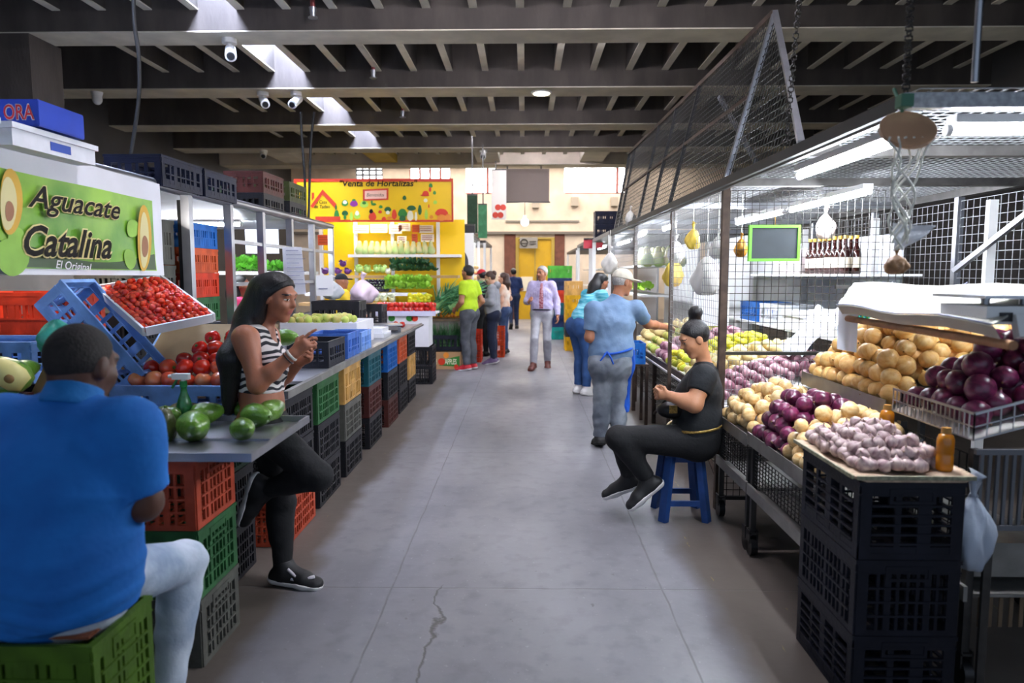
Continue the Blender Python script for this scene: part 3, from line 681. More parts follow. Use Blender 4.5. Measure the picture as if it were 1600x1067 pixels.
# crates on the roof
crate('open', (-2.52, 4.85, zt), navy, 'dark blue crate on the stall roof, topmost one closest to the banner').rotation_euler = (0, 0, PI/2)
crate('open', (-2.52, 5.46, zt), navy, 'dark blue crate on the stall roof, second from the banner').rotation_euler = (0, 0, PI/2)
for i, (y, x, k, m, s) in enumerate(((7.0, -2.66, 0, black, 'black crate at the bottom of the middle stack on the stall roof'), (7.0, -2.66, 1, P('maroon', '#4b2622'), 'dark red crate on top of the middle stack on the stall roof'), (7.75, -2.66, 0, black, 'black crate at the bottom of the stack nearest the yellow banner'), (7.75, -2.66, 1, P('dark_olive', '#39401c'), 'dark olive crate on the stack nearest the yellow banner'), (6.25, -2.85, 0, P('dark_green', '#1d3a24'), 'dark green crate low on the roof beside the dark blue crates'))):
    crate('open', (x, y, zt+.202*k), m, s, PI/2)
# ---- crates stacked inside the stall
for k, m, s in ((0, green, 'green crate at the bottom of the stack between the steel posts'), (1, brightr, 'lower red crate in the stack between the steel posts'), (2, brightr, 'orange-red crate under the blue one between the steel posts'), (3, blue, 'bright blue crate topmost between the steel posts')):
    crate('ribbed', (-2.65, 5.37, 1.235+.187*k), m if k != 2 else orange, s, PI/2)
for k in range(3):
    crate('ribbed', (-2.66, 4.69, 1.04+.312*k), grey if k else black, ('charcoal crate at the bottom of the grey stack beside the banner', 'charcoal crate in the middle of the grey stack beside the banner', 'charcoal crate topmost of the grey stack beside the banner')[k], PI/2).scale = (1, 1, 1.66)
t = thing('counter', 'inner wooden bench carrying the stacked crates behind the steel posts', 'bench', (-2.9, 5.2, 0))
MB().bx((-3.3, 4.38, .98), (-2.44, 5.72, 1.03)).build('top', M('worn_wood'), t)
MB().bx((-3.2, 4.45, 0), (-2.5, 5.7, .98)).build('cabinet', steeld, t)
crate('ribbed', (-2.65, 5.37, 1.033), black, 'black crate hidden under the green crate between the steel posts', PI/2)
# ---- long counter along the aisle
t = thing('counter', 'long steel counter along the aisle with crates stacked beneath it', 'counter', (-1.8, 6.6, 0))
MB().bx((-2.33, 4.38, .905), (-1.37, 9.5, .925)).build('top', steel, t)
MB().bar((-1.355, 3.92, .915), (-1.41, 9.5, .915), .03, .045).build('front_edge', M('worn_steel', '#8f8d88', .45, .6, .2, 6), t)
for y in (4.4, 6.9, 9.4): MB().bx((-2.28, y-.025, 0), (-2.23, y+.025, .905)).build('leg', steeld, t)
st = [(3.96, (('red', red), ('black', black), ('black', black))), (4.64, (('black', black), ('black', black), ('green', green))), (5.38, (('black', black), ('charcoal', grey), ('tan', tan))), (6.27, (('black', black), ('rust-brown', P('maroon', '#4b2622')), ('teal', teal))), (7.2, (('maroon', P('maroon', '#4b2622')), ('black', black), ('blue', blue))), (7.9, (('black', black), ('black', black), ('orange', orange))), (8.6, (('black', black), ('tan', tan), ('black', black)))]
dsc = ('stack beside the standing woman', 'stack topped by a green crate', 'stack topped by a tan crate', 'stack topped by a teal crate', 'stack topped by a blue crate', 'stack topped by an orange crate', 'last counter stack, tan in its middle')
for i, (y, ms) in enumerate(st):
    for k, (cn, m) in enumerate(ms):
        key = 'slot' if cn in ('tan',) else 'tall'
        c = crate(key, (-1.575-.008*i, y+.29, .29*k+.004), m, '%s crate at the %s of the %s' % (cn, ('bottom', 'middle', 'top')[k], dsc[i]), PI/2)
for k, (m, cn) in enumerate(((black, 'black'), (black, 'black'), (P('dark_green'), 'dark green'))):
    c = crate('tall', (-1.66, 3.28+.26, .29*k+.004), m, '%s crate at the %s of the stack behind the standing woman\'s legs' % (cn, ('bottom', 'middle', 'top')[k]), PI/2)
    c.scale = (.8, .9, 1)
# ---- goods on the long counter
ct = .927
lime_m = M('guava_green', '#9db04a', .5, 0, 0, 6, .1, 40, col2='#b9a860', per=.15)
mk_gua = mk('guava', [(.001, -.032), (.018, -.029), (.03, -.012), (.033, .006), (.026, .022), (.01, .031), (.003, .029)], lime_m, 12, nub(.03, .004))
t = thing('fruit_carton', 'long white carton heaped with green guavas on the counter', 'box', (-1.9, 6.87, ct))
MB().bx((-2.28, 6.5, ct), (-1.56, 6.52, ct+.22)).bx((-2.28, 7.2, ct), (-1.56, 7.22, ct+.22)).bx((-2.28, 6.521, ct), (-2.26, 7.199, ct+.22)).bx((-1.58, 6.521, ct), (-1.56, 7.199, ct+.22)).bx((-2.259, 6.521, ct), (-1.581, 7.199, ct+.15)).build('body', M('carton_white', '#e3e2e6', .6, 0, .05, 4), t)
MB().bx((-1.5595, 6.9, ct+.08), (-1.558, 7.0, ct+.13)).build('printed_mark', M('print_red'), t)
for i in range(26):
    x, y = -2.2+(i % 7)*.085+random.uniform(-.01, .01), 6.58+(i//7)*.15+random.uniform(-.02, .02)
    place('gua', mk_gua, (x, y, ct+.23+random.uniform(0, .03)), rr(), random.uniform(1.1, 1.35), 'green guava heaped in the long white carton', 'guava', 'guavas in the white carton')
place('avo', mk_avo, at(449, 527, 4.3), (1.5, .2, 1.2), .95, 'green avocado on the counter just behind the standing woman\'s hand', 'avocado', None)
tag(MB().bx((-1.85, 4.15, .9), (-1.5, 4.45, .99)).build('carton_block', M('carton_white')), 'white carton on the counter under the avocado behind the woman', 'box')
crate('open', (-1.55, 5.2, ct), P('charcoal', '#24262e'), 'charcoal slotted crate on the counter nearest the standing woman', PI/2).scale = (.8, .8, .95)
o = crate('open', (-1.56, 5.72, ct), P('mid_blue', '#3f68b4'), 'mid blue crate on the counter behind the charcoal crate', PI/2); o.scale = (.7, .85, 1.0)
o = crate('open', (-1.57, 6.22, ct), lblue, 'pale blue crate on the counter against the white carton', PI/2); o.scale = (.7, .85, .85)
crate('open', (-2.05, 7.75, ct), black, 'black crate on the counter beyond the white carton', 0).scale = (.9, .9, 1.9)
crate('open', (-1.98, 8.6, ct), black, 'black crate on the counter holding the bulging plastic bag', 0).scale = (.9, .9, 1.5)
tag(MB().bx((-1.76, 7.35, ct), (-1.48, 7.75, ct+.05)).bx((-1.75, 7.37, ct+.0505), (-1.5, 7.7, ct+.1)).build('paper_pile', M('paper_white', '#dcdde2', .7)), 'pile of white paper on the counter before the table scale', 'paper', None)
def scale_(c, rz_, label, m=None):
    t = thing('table_scale', label, 'scale', c, rz_)
    MB().bx((-.15, -.15, .0), (.15, .15, .06)).build('body', m or M('scale_grey', '#55585f', .5), t, False)
    MB().bx((-.17, -.14, .075), (.17, .17, .09)).cyl((0, 0, .06), (0, 0, .075), .03).build('platform', steel, t, False)
    MB().box((0, -.165, .05), (.22, .012, .06), Matrix.Rotation(-.5, 3, 'X')).build('display', blk, t, False)
    return t
scale_((-1.62, 8.2, ct), .3, 'dark grey table scale on the counter near its far end')
for i, (x, y) in enumerate(((-1.6, 8.75), (-1.55, 8.86), (-1.64, 8.9))):
    place('tom', mk_tom, (x, y, ct+.035), rr(), 1., 'loose red tomato lying on the counter near the scale', 'tomato', 'loose tomatoes on the counter')
bag('plastic_bag', V((-1.98, 8.6, 1.395)), .16, M('polythene_pink', '#d9c3d2', .35, 0, .12, 8, .3, 14), 'bulging pinkish plastic bag in the black crate on the counter', seed=4)
bag('plastic_bag', V((-2.12, 7.75, 1.43)), .11, poly_w, 'white plastic bag on the black crate behind the guavas', seed=7)
# paper price lists hung in the frame
p0, p1 = at(441, 386, 6.3), at(478, 460, 6.3)
t = thing('hanging_price_list', 'long white sheet of handwritten prices hung in the steel frame', 'sign', ((p0.x+p1.x)/2, 6.3, p1.z))
MB().poly([at(441, 386, 6.3), at(471, 386, 6.3), at(478, 459, 6.3), at(445, 462, 6.3)], (0, 1, 0), .003).build('sheet', M('paper_white'), t)
b = MB()
for k in range(9): q = at(447+k*.4, 392+k*6.5, 6.29); b.bx((q.x, 6.285, q.z), (q.x+.11+.03*(k % 3), 6.289, q.z+.006))
b.build('handwriting', M('ink_grey', '#8b90a8', .6), t)
t = thing('hanging_price_list', 'white card with a dark line hung at the end of the steel frame', 'sign', at(508, 460, 7.6))
q0, q1 = at(494, 462, 7.6), at(520, 430, 7.6); MB().bx((q0.x, 7.6, q0.z), (q1.x, 7.605, q1.z)).build('sheet', M('paper_white'), t)
q0, q1 = at(498, 452, 7.6), at(512, 450, 7.6); MB().bx((q0.x, 7.594, q0.z), (q1.x, 7.598, q1.z)).build('printed_mark', M('ink_grey'), t)

tubem = glow('fluorescent_tube', '#eef4ff', 185.)
def tube_lamp(a, b, label):
    a, b = V(a), V(b); t = thing('tube_lamp', label, 'lamp', (a+b)/2)
    MB().bar(a+V((0, 0, .035)), b+V((0, 0, .035)), .06, .03).build('housing', white, t)
    MB().cyl(a, b, .016, None, 10).build('tube', tubem, t)
    u = (b-a).normalized(); MB().cyl(a-u*.02, a, .02).build('end_cap', white, t); MB().cyl(b, b+u*.02, .02).build('end_cap', white, t)
tubem = glow('added_stall_tube', '#fff6ea', 60.)
tube_lamp((-2.62, 3.3, 2.06), (-2.62, 4.4, 2.06), 'unseen fluorescent tube added behind the avocado banner')  # unseen tube added to brighten the tomatoes and crates
tubem = glow('fluorescent_tube', '#eef4ff', 185.)
# ================================================================ RIGHT SIDE
onP = [(.001, -.037), (.016, -.0365), (.033, -.026), (.0425, -.006), (.042, .010), (.032, .025), (.014, .034), (.006, .039), (.003, .046)]
garP = [(.001, -.022), (.012, -.022), (.023, -.014), (.026, -.003), (.023, .009), (.013, .018), (.005, .024), (.003, .031)]
def streak(name, c1, c2, rough, per, coat=.2): return M(name, c1, rough, 0, 0, 9, .08, 40, col2=c2, vlo=.3, vhi=.7, coat=coat, per=per, stretch=(6, 6, .7))
oy_m = streak('yellow_onion_skin', '#d9a050', '#f3d290', .4, .14)
or_m = streak('red_onion_skin', '#3a0d2a', '#7a2c50', .3, .3, .35)
op_m = streak('pale_onion_skin', '#c99a55', '#ead3a0', .4, .15)
ga_m = streak('garlic_skin', '#79515f', '#d4c2ba', .55, .12, .0)
os_m = M('small_purple_skin', '#7a4458', .5, 0, 0, 8, 0, col2='#cfa8b0', per=.25)
root_m = M('onion_root', '#7a5c3a', .9)
mk_oy = mk('yellow_onion', onP, oy_m, 16, nub(.044, .004, root_m), .02)
mk_or = mk('red_onion', onP, or_m, 16, nub(.044, .004, root_m), .02)
mk_op = mk('pale_onion', onP, op_m, 16, nub(.044, .004, root_m), .02)
mk_ga = mk('garlic_bulb', garP, ga_m, 15, nub(.03, .0035, M('garlic_stem', '#a58f7a', .8)), .07)
mk_os = mk('shallot', onP, os_m, 9)
mk_po = mk('potato', [(.001, -.05), (.022, -.045), (.034, -.02), (.036, .012), (.028, .038), (.001, .05)], M('pale_root', '#d9c48a', .7, 0, .1, 9, per=.12), 9)
lemP = [(.001, -.036), (.008, -.033), (.022, -.02), (.027, 0), (.022, .02), (.008, .032), (.001, .036)]
mk_le = mk('lemon', lemP, M('lemon_skin', '#d9c832', .35, 0, 0, 9, .15, 80, col2='#b9c43c', per=.14), 10)

def bed(x0, x1, z0, z1, y0, y1, nx, ny, key, make, lab, cat, grp, sc, lay=2, ntop=.35, jit=.012, hump=.05):
    """a heap on a bed that rises from the aisle to the back"""
    sl = math.atan2(z1-z0, x1-x0); c, s = math.cos(sl), math.sin(sl); L = math.hypot(x1-x0, z1-z0)
    for l in range(lay):
        ax = nx-l; ay = ny-l
        for i in range(ax):
            for j in range(ay):
                if l and random.random() > (1-ntop*(l > 1)): continue
                u = L*(i+.5+l*.5)/nx+random.uniform(-jit, jit); y = y0+(y1-y0)*(j+.5+l*.5+(i % 2)*.25)/(ny+.3)+random.uniform(-jit, jit)
                h = .035*sc+l*.05*sc+hump*math.sin(PI*min(1, u/L))*math.sin(PI*min(1, (y-y0)/(y1-y0)))
                q = random.uniform(.86, 1.14)*sc
                place(key, make, (x0+u*c-h*s, y, z0+u*s+h*c), rr(), q, lab, cat, grp)
def wire_grid(mb, o, u, v, nu, nv, t=.003, mi=0):
    """woven wire: every wire of the panel its own bar"""
    o, u, v = V(o), V(u), V(v)
    for i in range(nu+1): mb.bar(o+u*i/nu, o+u*i/nu+v, t, t, mi)
    for j in range(nv+1): mb.bar(o+v*j/nv, o+v*j/nv+u, t, t, mi)
# ---- the caged stall
xc, zc = 1.32, 2.19
rust = M('dark_rust', '#4d4038', .65, .5, .3, 12)
cage = thing('stall_frame', 'caged steel frame of the onion stall with mesh walls and roof', 'stall', (2.3, 6, 0))
cm = MB()
for x, y, w_ in ((xc, 4.72, .045), (1.3, 6.3, .03), (1.28, 8.2, .04), (1.25, 10.1, .04)): tag(MB().bx((x-w_/2, y-w_/2, 0), (x+w_/2, y+w_/2, zc-.03)).build('post', rust, cage))
for y in (2.9, 4.2, 5.5, 6.8, 8.2, 9.9): MB().bx((3.285, y-.025, 0), (3.335, y+.025, zc+.1)).build('post', steeld if y < 5 else steel, cage)
MB().bar((xc, 2.5, zc), (1.24, 10.2, zc), .05, .05).bar((xc-.02, 2.5, zc-.045), (1.22, 10.2, zc-.045), .025, .012).build('edge_beam', M('edge_steel', '#1c1b1a', .6, 0, .2, 8), cage)
MB().bx((xc-.05, 2.45, zc-.035), (3.5, 2.49, zc+.015)).build('front_beam', M('galvanised', '#a6a8aa', .5, .4, .25, 40), cage)
MB().bar((3.31, 2.5, zc+.04), (3.31, 10.2, zc+.04), .08, .1).build('back_beam', steeld, cage)
for y in (3.55, 4.72, 6.3, 8.2, 10.1): MB().bx((xc+.04, y-.03, zc-.02), (3.26, y+.03, zc+.03)).build('cross_beam', steeld if y < 5 else steel, cage)
rf = MB(); wire_grid(rf, (xc+.04, 2.52, zc+.045), (1.93, 0, 0), (0, 7.6, 0), 38, 130, .0035); rf.build('roof_mesh', M('wire', '#8f9192', .5, .5), cage)
wm = MB(); wire_grid(wm, (3.31, 2.55, .6), (0, 7.5, 0), (0, 0, 1.55), 100, 24, .004); wm.build('back_mesh', M('wire'), cage)
wm = MB(); wire_grid(wm, (xc+.03, 4.72, 1.085), (1.15, 0, 0), (0, 0, 1.06), 24, 22, .0035); wm.bar((xc+.02, 4.72, 1.07), (2.5, 4.72, 1.07), .022, .022); wm.build('front_mesh', M('dark_wire', '#33322f', .5, .5), cage)
wm = MB(); wire_grid(wm, (xc-.01, 4.76, 1.0), (-.02, 1.5, 0), (0, 0, 1.14), 30, 22, .0032); wire_grid(wm, (xc-.03, 6.34, 1.7), (-.06, 3.7, 0), (0, 0, .44), 70, 8, .0032); wm.build('side_mesh', M('wire'), cage)
wm = MB(); wire_grid(wm, (xc+.03, 4.74, .62), (1.1, 0, 0), (0, 0, .4), 44, 4, .003); wm.build('lower_mesh', M('wire'), cage)
wm = MB(); wire_grid(wm, (xc+.005, 4.68, .1), (.62, 0, 0), (0, 0, .5), 14, 11, .004); wm.bar((xc, 4.68, .62), (xc+.65, 4.68, .62), .025, .025).bar((xc, 4.68, .09), (xc+.65, 4.68, .09), .025, .025); wm.build('lower_mesh', M('dark_wire'), cage)
for z0, z1 in ((1.35, 2.0),): MB().bar((3.0, 5.0, 1.62), (3.22, 4.6, 2.0), .05, .03).bar((3.2, 3.4, 1.5), (3.2, 4.4, 1.75), .04, .03).build('brace', steel, cage)
# leaning screen above the canopy
scr = thing('mesh_screen', 'tall dark mesh screen leaning outwards above the canopy of the caged stall', 'screen', (1.4, 7, zc+.1))
bt = lambda y: V((xc-.01*(y-4.7), y, zc+.04)); tp = lambda y: V((1.60-.028*(y-4.7), y, 3.27))
wm = MB()
for j in range(23): f = j/22; wm.bar(bt(4.72)*(1-f)+tp(4.72)*f, bt(10.)*(1-f)+tp(10.)*f, .0045, .0045)
for i in range(107): y = 4.72+i*.0495; wm.bar(bt(y), tp(y), .0045, .0045)
for j in range(1, 22):
    f = j/22; wm.bar(bt(4.72)*(1-f)+tp(4.72)*f, bt(3.5)*(1-f)+tp(4.72)*f, .0045, .0045)
for i in range(1, 24):
    f = i/24; wm.bar(bt(4.72)*(1-f)+bt(3.5)*f, bt(4.72)*(1-f)+bt(3.5)*f+(tp(4.72)-bt(4.72))*(1-f), .0045, .0045)
wm.build('wire_mesh', M('dark_wire'), scr)
for y in (4.72, 6.45, 7.3, 8.1, 9.6, 10.): MB().bar(bt(y), tp(y), .035, .03).build('post', steel if y < 5 else blk, scr)
MB().bar(tp(4.72), tp(10.), .035, .035).build('top_rail', rust, scr)
MB().bar((bt(4.72)+tp(4.72))/2, (bt(10)+tp(10.))/2, .025, .025).build('middle_rail', rust, scr)
MB().bar(tp(4.72), bt(3.5), .032, .028).bar((bt(5.6)*.3+tp(5.6)*.7), V((1.75, 5.2, zc+.07)), .03, .03).build('brace', steel, scr)
# ---- fluorescent tubes
tube_lamp((1.38, 2.72, 2.09), (1.38, 3.62, 2.09), 'fluorescent tube along the aisle edge of the onion stall, beside the hanging disc')
tube_lamp((1.49, 2.55, 2.1), (2.6, 2.55, 2.1), 'fluorescent tube across the front beam of the onion stall')
tube_lamp((2.02, 4.25, 2.08), (2.02, 5.45, 2.08), 'fluorescent tube deep in the onion stall above the chalkboard')
tube_lamp((2.02, 5.6, 2.08), (2.02, 6.8, 2.08), 'fluorescent tube deep in the onion stall, next one beyond the chalkboard')
tube_lamp((1.5, 7.2, 2.08), (1.5, 7.7, 2.08), 'short fluorescent tube at the aisle edge under the leaning screen')
tube_lamp((1.5, 8.9, 2.1), (1.5, 9.4, 2.1), 'short fluorescent tube furthest along the aisle edge of the caged stall')

# ---- chains, rod, wooden disc with its cords
def chain(a, b, label, n):
    t = MB(); a, b = V(a), V(b)
    for i in range(n):
        p, q = a+(b-a)*i/n, a+(b-a)*(i+1.25)/n; u, x, z = frame(b-a, V((0, 1, 0))); w_ = (x if i % 2 else z)*.012
        t.tube([p, p*.75+q*.25+w_, p*.25+q*.75+w_, q, p*.25+q*.75-w_, p*.75+q*.25-w_, p], .004, 5)
    return tag(t.build('chain', steeld), label, 'chain')
chain(at(1426, -60, 2.47), at(1414, 168, 2.47), 'chain holding up the corner of the onion stall canopy above the wooden disc', 30)
chain(at(1254, -60, 3.5), at(1228, 225, 3.5), 'chain holding up the canopy edge beside the leaning screen', 34)
tag(MB().cyl((at(1521, 160, 2.5).x, 2.5, zc+.06), (at(1521, 160, 2.5).x, 2.5, 4.5), .012, None, 8).build('hanging_rod', steel), 'thin steel rod holding the front beam of the onion stall', 'rod')
c = at(1418, 203, 2.38); t = thing('hanging_disc', 'round brown wooden disc under the canopy corner with knotted white cords', 'hanging disc', c)
n_ = V((-.12, -.75, .65)).normalized(); MB().cyl(c-n_*.008, c+n_*.008, .086, None, 28).build('disc', M('wood_brown', '#ab8668', .5, 0, .15, 8), t)
cd = MB(); rn = random.Random(3)
for k in range(7):
    a0 = c+V((-.075+.026*k, -.04, -.03)); pts = [a0]; ph = rn.uniform(0, 6); fq = rn.uniform(6, 10)
    for j in range(1, 33):
        f = j/32; pts.append(V((c.x-.01+.045*math.sin(f*fq+ph)*min(1, f*3)*(1-f*.35)+(-.075+.026*k)*max(0, 1-f*3)-f*.02, c.y-.03+.02*math.sin(f*7+ph*2), a0.z-f*(.36-.02*(k % 3)))))
    cd.tube(pts, .0036, 5)
cd.build('cords', M('white_cord', '#d8d8cc', .7), t)
MB().box(c+n_*.02+V((-.02, 0, .075)), (.04, .04, .04)).cyl(c+V((-.02, 0, .06)), c+V((-.01, .08, .15)), .006).build('hook', M('green_metal', '#3c6b52', .5), t)
p = at(1400, 412, 2.38)
bag('hanging_bag', p, .036, M('bag_brown', '#a87c54', .5, 0, .25, 30, .3, 60), 'small bag of brown peel hanging on the white cords below the wooden disc', seed=9)
s_ = MB(); q = [at(1395, 348, 2.4), at(1425, 352, 2.42), at(1462, 352, 2.44)]; q2 = [at(1397, 392, 2.4), at(1415, 385, 2.42), at(1440, 372, 2.44)]
s_.sheet([[a*(1-k/4)+b*k/4+V((0, .006*math.sin(k*2), 0)) for k in range(5)] for a, b in zip(q, q2)], 0, .003); tag(s_.build('plastic_bag', poly_w), 'empty clear plastic bag snagged on the white cords', 'bag')
# ---- chalkboard on the mesh
a, b = at(1173, 404, 4.66), at(1246, 356, 4.66); t = thing('chalkboard', 'blank chalkboard with a bright green frame hung on the wire mesh', 'sign', ((a.x+b.x)/2, 4.66, a.z))
MB().bx((a.x, 4.655, a.z), (b.x, 4.67, b.z)).build('board', M('slate', '#3a4247', .7, 0, .1, 8), t)
gf = M('green_frame', '#6fc83a', .5); f_ = .018
MB().bx((a.x-f_, 4.645, a.z-f_), (b.x+f_, 4.675, a.z)).bx((a.x-f_, 4.645, b.z), (b.x+f_, 4.675, b.z+f_)).bx((a.x-f_, 4.645, a.z), (a.x, 4.675, b.z)).bx((b.x, 4.645, a.z), (b.x+f_, 4.675, b.z)).build('frame', gf, t)
MB().tube([((a.x+b.x)/2, 4.65, b.z+.015), ((a.x+b.x)/2, 4.655, b.z+.09), ((a.x+b.x)/2, 4.7, b.z+.1)], .004, 5).build('hanging_cord', M('yellow_cord', '#c79a3a', .6), t)
# ---- near stack of black crates with garlic
for k in range(3):
    crate(('slat', 'tall', 'slat')[k], (1.385, 2.73, .287*k+.002), P('ink', '#181a24'), 'black crate at the %s of the stack carrying the garlic' % ('bottom', 'middle', 'top')[k], PI/2).scale = (.93, 1, 1)
gm_ = M('mat_straw', '#b79f86', .8, 0, .25, 40, .4, 60, stretch=(1, 6, 1)); ry = lambda k: 2.47+.53*k
t = thing('mat', 'frayed straw-coloured mat under the garlic on the black crates', 'mat', (1.38, 2.73, .865))
MB().sheet([[V((1.17+.425*i/10, 2.455+.56*j/12, .876+.012*math.sin(i*.9)*math.sin(j*.7)+(.012 if i in (0, 10) else 0))) for j in range(13)] for i in range(11)], 0, .01).build('pad', gm_, t)
MB().bar((1.175, 2.45, .883), (1.59, 2.45, .883), .008, .014).bar((1.165, 2.46, .883), (1.165, 3.01, .883), .008, .014).build('frayed_edge', M('mat_edge', '#8f8d74', .8, 0, .3, 60), t)
k = 0
for lay, (nx, ny) in enumerate(((8, 10), (7, 8), (5, 6), (3, 3))):
    for i in range(nx):
        for j in range(ny):
            x = 1.375+(i-(nx-1)/2)*.0415+random.uniform(-.007, .007); y = 2.76+(j-(ny-1)/2)*.051+random.uniform(-.008, .008)
            if y < 2.56 and x > 1.47: continue
            place('gar', mk_ga, (x, y, .906+.031*lay+random.uniform(-.007, .009)), (random.uniform(-.9, .9), random.uniform(-.9, .9), random.uniform(0, 6)), random.uniform(.9, 1.15), 'purple-white garlic bulb heaped on the mat on the black crates', 'garlic', 'garlic bulbs on the mat')
def sauce(c, lab):
    t = thing('sauce_bottle', lab, 'bottle', c)
    MB().lathe([(.026, 0), (.029, .008), (.029, .055), (.026, .06), (.029, .066), (.029, .115), (.024, .13), (.014, .137)], 18).build('bottle', M('turmeric', '#c4780c', .25, 0, .12, 12, trans=.1, coat=.3), t, False)
    MB().cyl((0, 0, .137), (0, 0, .158), .017, .015, 12).build('cap', M('cork_cap', '#a87a3a', .6), t, False)
sauce((1.53, 2.54, .888), 'orange-yellow bottle at the aisle-front corner of the garlic mat')
sauce((1.545, 2.985, .888), 'orange-yellow bottle behind the garlic heap')
t = bag('plastic_bag', (1.655, 2.56, .66), .115, M('polythene_clear', '#c3cede', .3, 0, .06, 5, .35, 16, trans=.3), 'cloudy plastic bag hanging from the corner of the black crates', seed=12, squash=.62); t.scale = (1, 1, 1.35)
# ---- sheet metal display carts
def cart(name, label, x0, x1, y0, y1, z0, z1, zl, lip, wheels, wire=False, zs=.36):
    t = thing(name, label, 'display cart', ((x0+x1)/2, (y0+y1)/2, 0))
    sl = math.atan2(z1-z0, x1-x0); R = Matrix.Rotation(-sl, 3, 'Y')
    MB().box(((x0+x1)/2, (y0+y1)/2, (z0+z1)/2), (math.hypot(x1-x0, z1-z0), y1-y0, .008), R).build('tray', M('white_liner', '#d8d6d0', .5) if wire else steel, t)
    if wire:
        g = MB(); n = int((y1-y0)/.03); wire_grid(g, (x0, y0, z0), (0, y1-y0, 0), (0, 0, lip), n, 2, .0045); wire_grid(g, (x0, y0, z0), (x1-x0, 0, z1-z0), (0, 0, lip), 16, 2, .0045)
        g.bar((x0, y0, z0+lip), (x0, y1, z0+lip), .009, .009).bar((x0, y0, z0+lip), (x1, y0, z1+lip), .009, .009); g.build('wire_basket', M('chrome_wire', '#b9bbbd', .3, .8), t)
    else:
        MB().bx((x0-.006, y0, z0-.02), (x0, y1, z0+lip)).build('front_lip', M('worn_steel'), t)
    fr = [(x0+.03, y0+.03), (x0+.03, y1-.03), (x1-.03, y0+.03), (x1-.03, y1-.03)]
    for (x, y) in fr: MB().bx((x-.015, y-.015, .14), (x+.015, y+.015, (z0 if x < (x0+x1)/2 else z1)-.04)).build('leg', steeld, t)
    MB().bx((x0+.02, y0+.02, zs), (x1-.02, y1-.02, zs+.012)).bx((x0+.0, y0+.0, zs-.01), (x0+.015, y1, zs+.05)).build('shelf', M('worn_steel'), t)
    g = MB(); wire_grid(g, (x0+.03, y0+.03, zs+.06), (0, y1-y0-.06, 0), (0, 0, z0-zs-.13), int((y1-y0)/.05), 8, .004); g.build('side_mesh', M('dark_wire'), t)
    for (x, y) in [q for i, q in enumerate(fr) if i in wheels]:
        wv_ = MB(); wv_.cyl((x-.018, y, .055), (x+.018, y, .055), .055, None, 14); w_ = wv_.build('caster_wheel', blk, t)
        MB().bx((x-.025, y-.03, .08), (x-.019, y+.03, .15)).bx((x+.019, y-.03, .08), (x+.025, y+.03, .15)).bx((x-.025, y-.03, .13), (x+.025, y+.03, .14)).build('caster_fork', steeld, w_, True)
    return t
cart('display_cart', 'low steel display cart of red and pale onions facing the aisle', 1.27, 1.74, 3.05, 3.95, .66, .88, 0, .05, (0, 1, 2, 3))
cart('display_cart', 'low steel display cart of bulbs beside the seated woman', 1.27, 1.74, 3.97, 4.6, .64, .86, 0, .05, (0, 1))
cart('display_cart', 'tall steel display cart heaped with yellow onions', 1.70, 2.45, 3.3, 4.3, .95, 1.27, 0, .06, (0, 1, 2, 3))
cart('display_cart', 'wire basket cart heaped with large red onions', 1.68, 2.45, 2.62, 3.2, .98, 1.19, 0, .10, (0, 2), wire=True)
nc = MB()
for i in range(26): nc.bx((1.7+.03*i, 2.60, .66), (1.712+.03*i, 2.61, .93))
nc.bx((1.68, 2.595, .93), (2.48, 2.612, .95)).bx((1.68, 2.595, .64), (2.48, 2.612, .66))
t = thing('slatted_stand', 'dark ribbed metal stand under the basket of red onions', 'stand', (2.05, 2.62, 0))
nc.build('ribbed_front', M('ribbed_grey', '#6a6c70', .5, .4), t)
MB().bx((1.74, 2.69, .42), (2.39, 3.13, .5)).bx((1.74, 2.68, .5), (2.39, 2.689, .56)).build('shelf', M('worn_steel'), t)
for x in (1.75, 2.45): MB().bx((x-.015, 2.597, 0), (x+.015, 2.611, .64)).build('leg', steeld, t)
lp = MB()
for i in range(18): lp.bx((1.74+.04*i, 2.68, .22), (1.755+.04*i, 2.685, .34))
lp.build('lower_ribs', M('worn_wood'), t)
# heaps
bed(1.29, 1.72, .67, .88, 3.42, 3.93, 5, 6, 'or', mk_or, 'red onion in the low cart by the aisle', 'onion', 'red onions in the low cart', 1.05, 3, .4)
bed(1.29, 1.72, .67, .88, 3.06, 3.48, 5, 5, 'op', mk_op, 'pale yellow onion in the low cart by the aisle, next to the garlic stack', 'onion', 'pale onions in the low cart', 1., 3, .4, .02)
bed(1.72, 2.42, .965, 1.27, 3.32, 4.28, 8, 10, 'oy', mk_oy, 'yellow onion heaped in the tall cart', 'onion', 'yellow onions in the tall cart', 1.1, 3, .3, hump=.09)
bed(1.70, 2.42, 1.0, 1.19, 2.66, 3.16, 7, 5, 'or', mk_or, 'large red onion in the wire basket', 'onion', 'red onions in the wire basket', 1.28, 3, .35, hump=.07)
bed(1.29, 1.72, .65, .86, 4.0, 4.58, 5, 6, 'op', mk_op, 'pale onion in the cart beside the seated woman', 'onion', 'pale onions in the cart beside the seated woman', 1., 2, .3, .022)
tag(MB().box((2.5, 3.8, 1.32), (.02, .98, .3), Matrix.Rotation(.25, 3, 'Y')).build('cardboard_sheet', M('cardboard_orange', '#c98a4a', .8, 0, .1, 4)), 'orange-brown board standing behind the yellow onions', 'cardboard')
tag(MB().box((2.49, 2.9, 1.22), (.02, .55, .3), Matrix.Rotation(.25, 3, 'Y')).build('cardboard_sheet', M('cardboard', '#a98a62', .85, 0, .12, 5)), 'brown board standing behind the basket of red onions', 'cardboard')
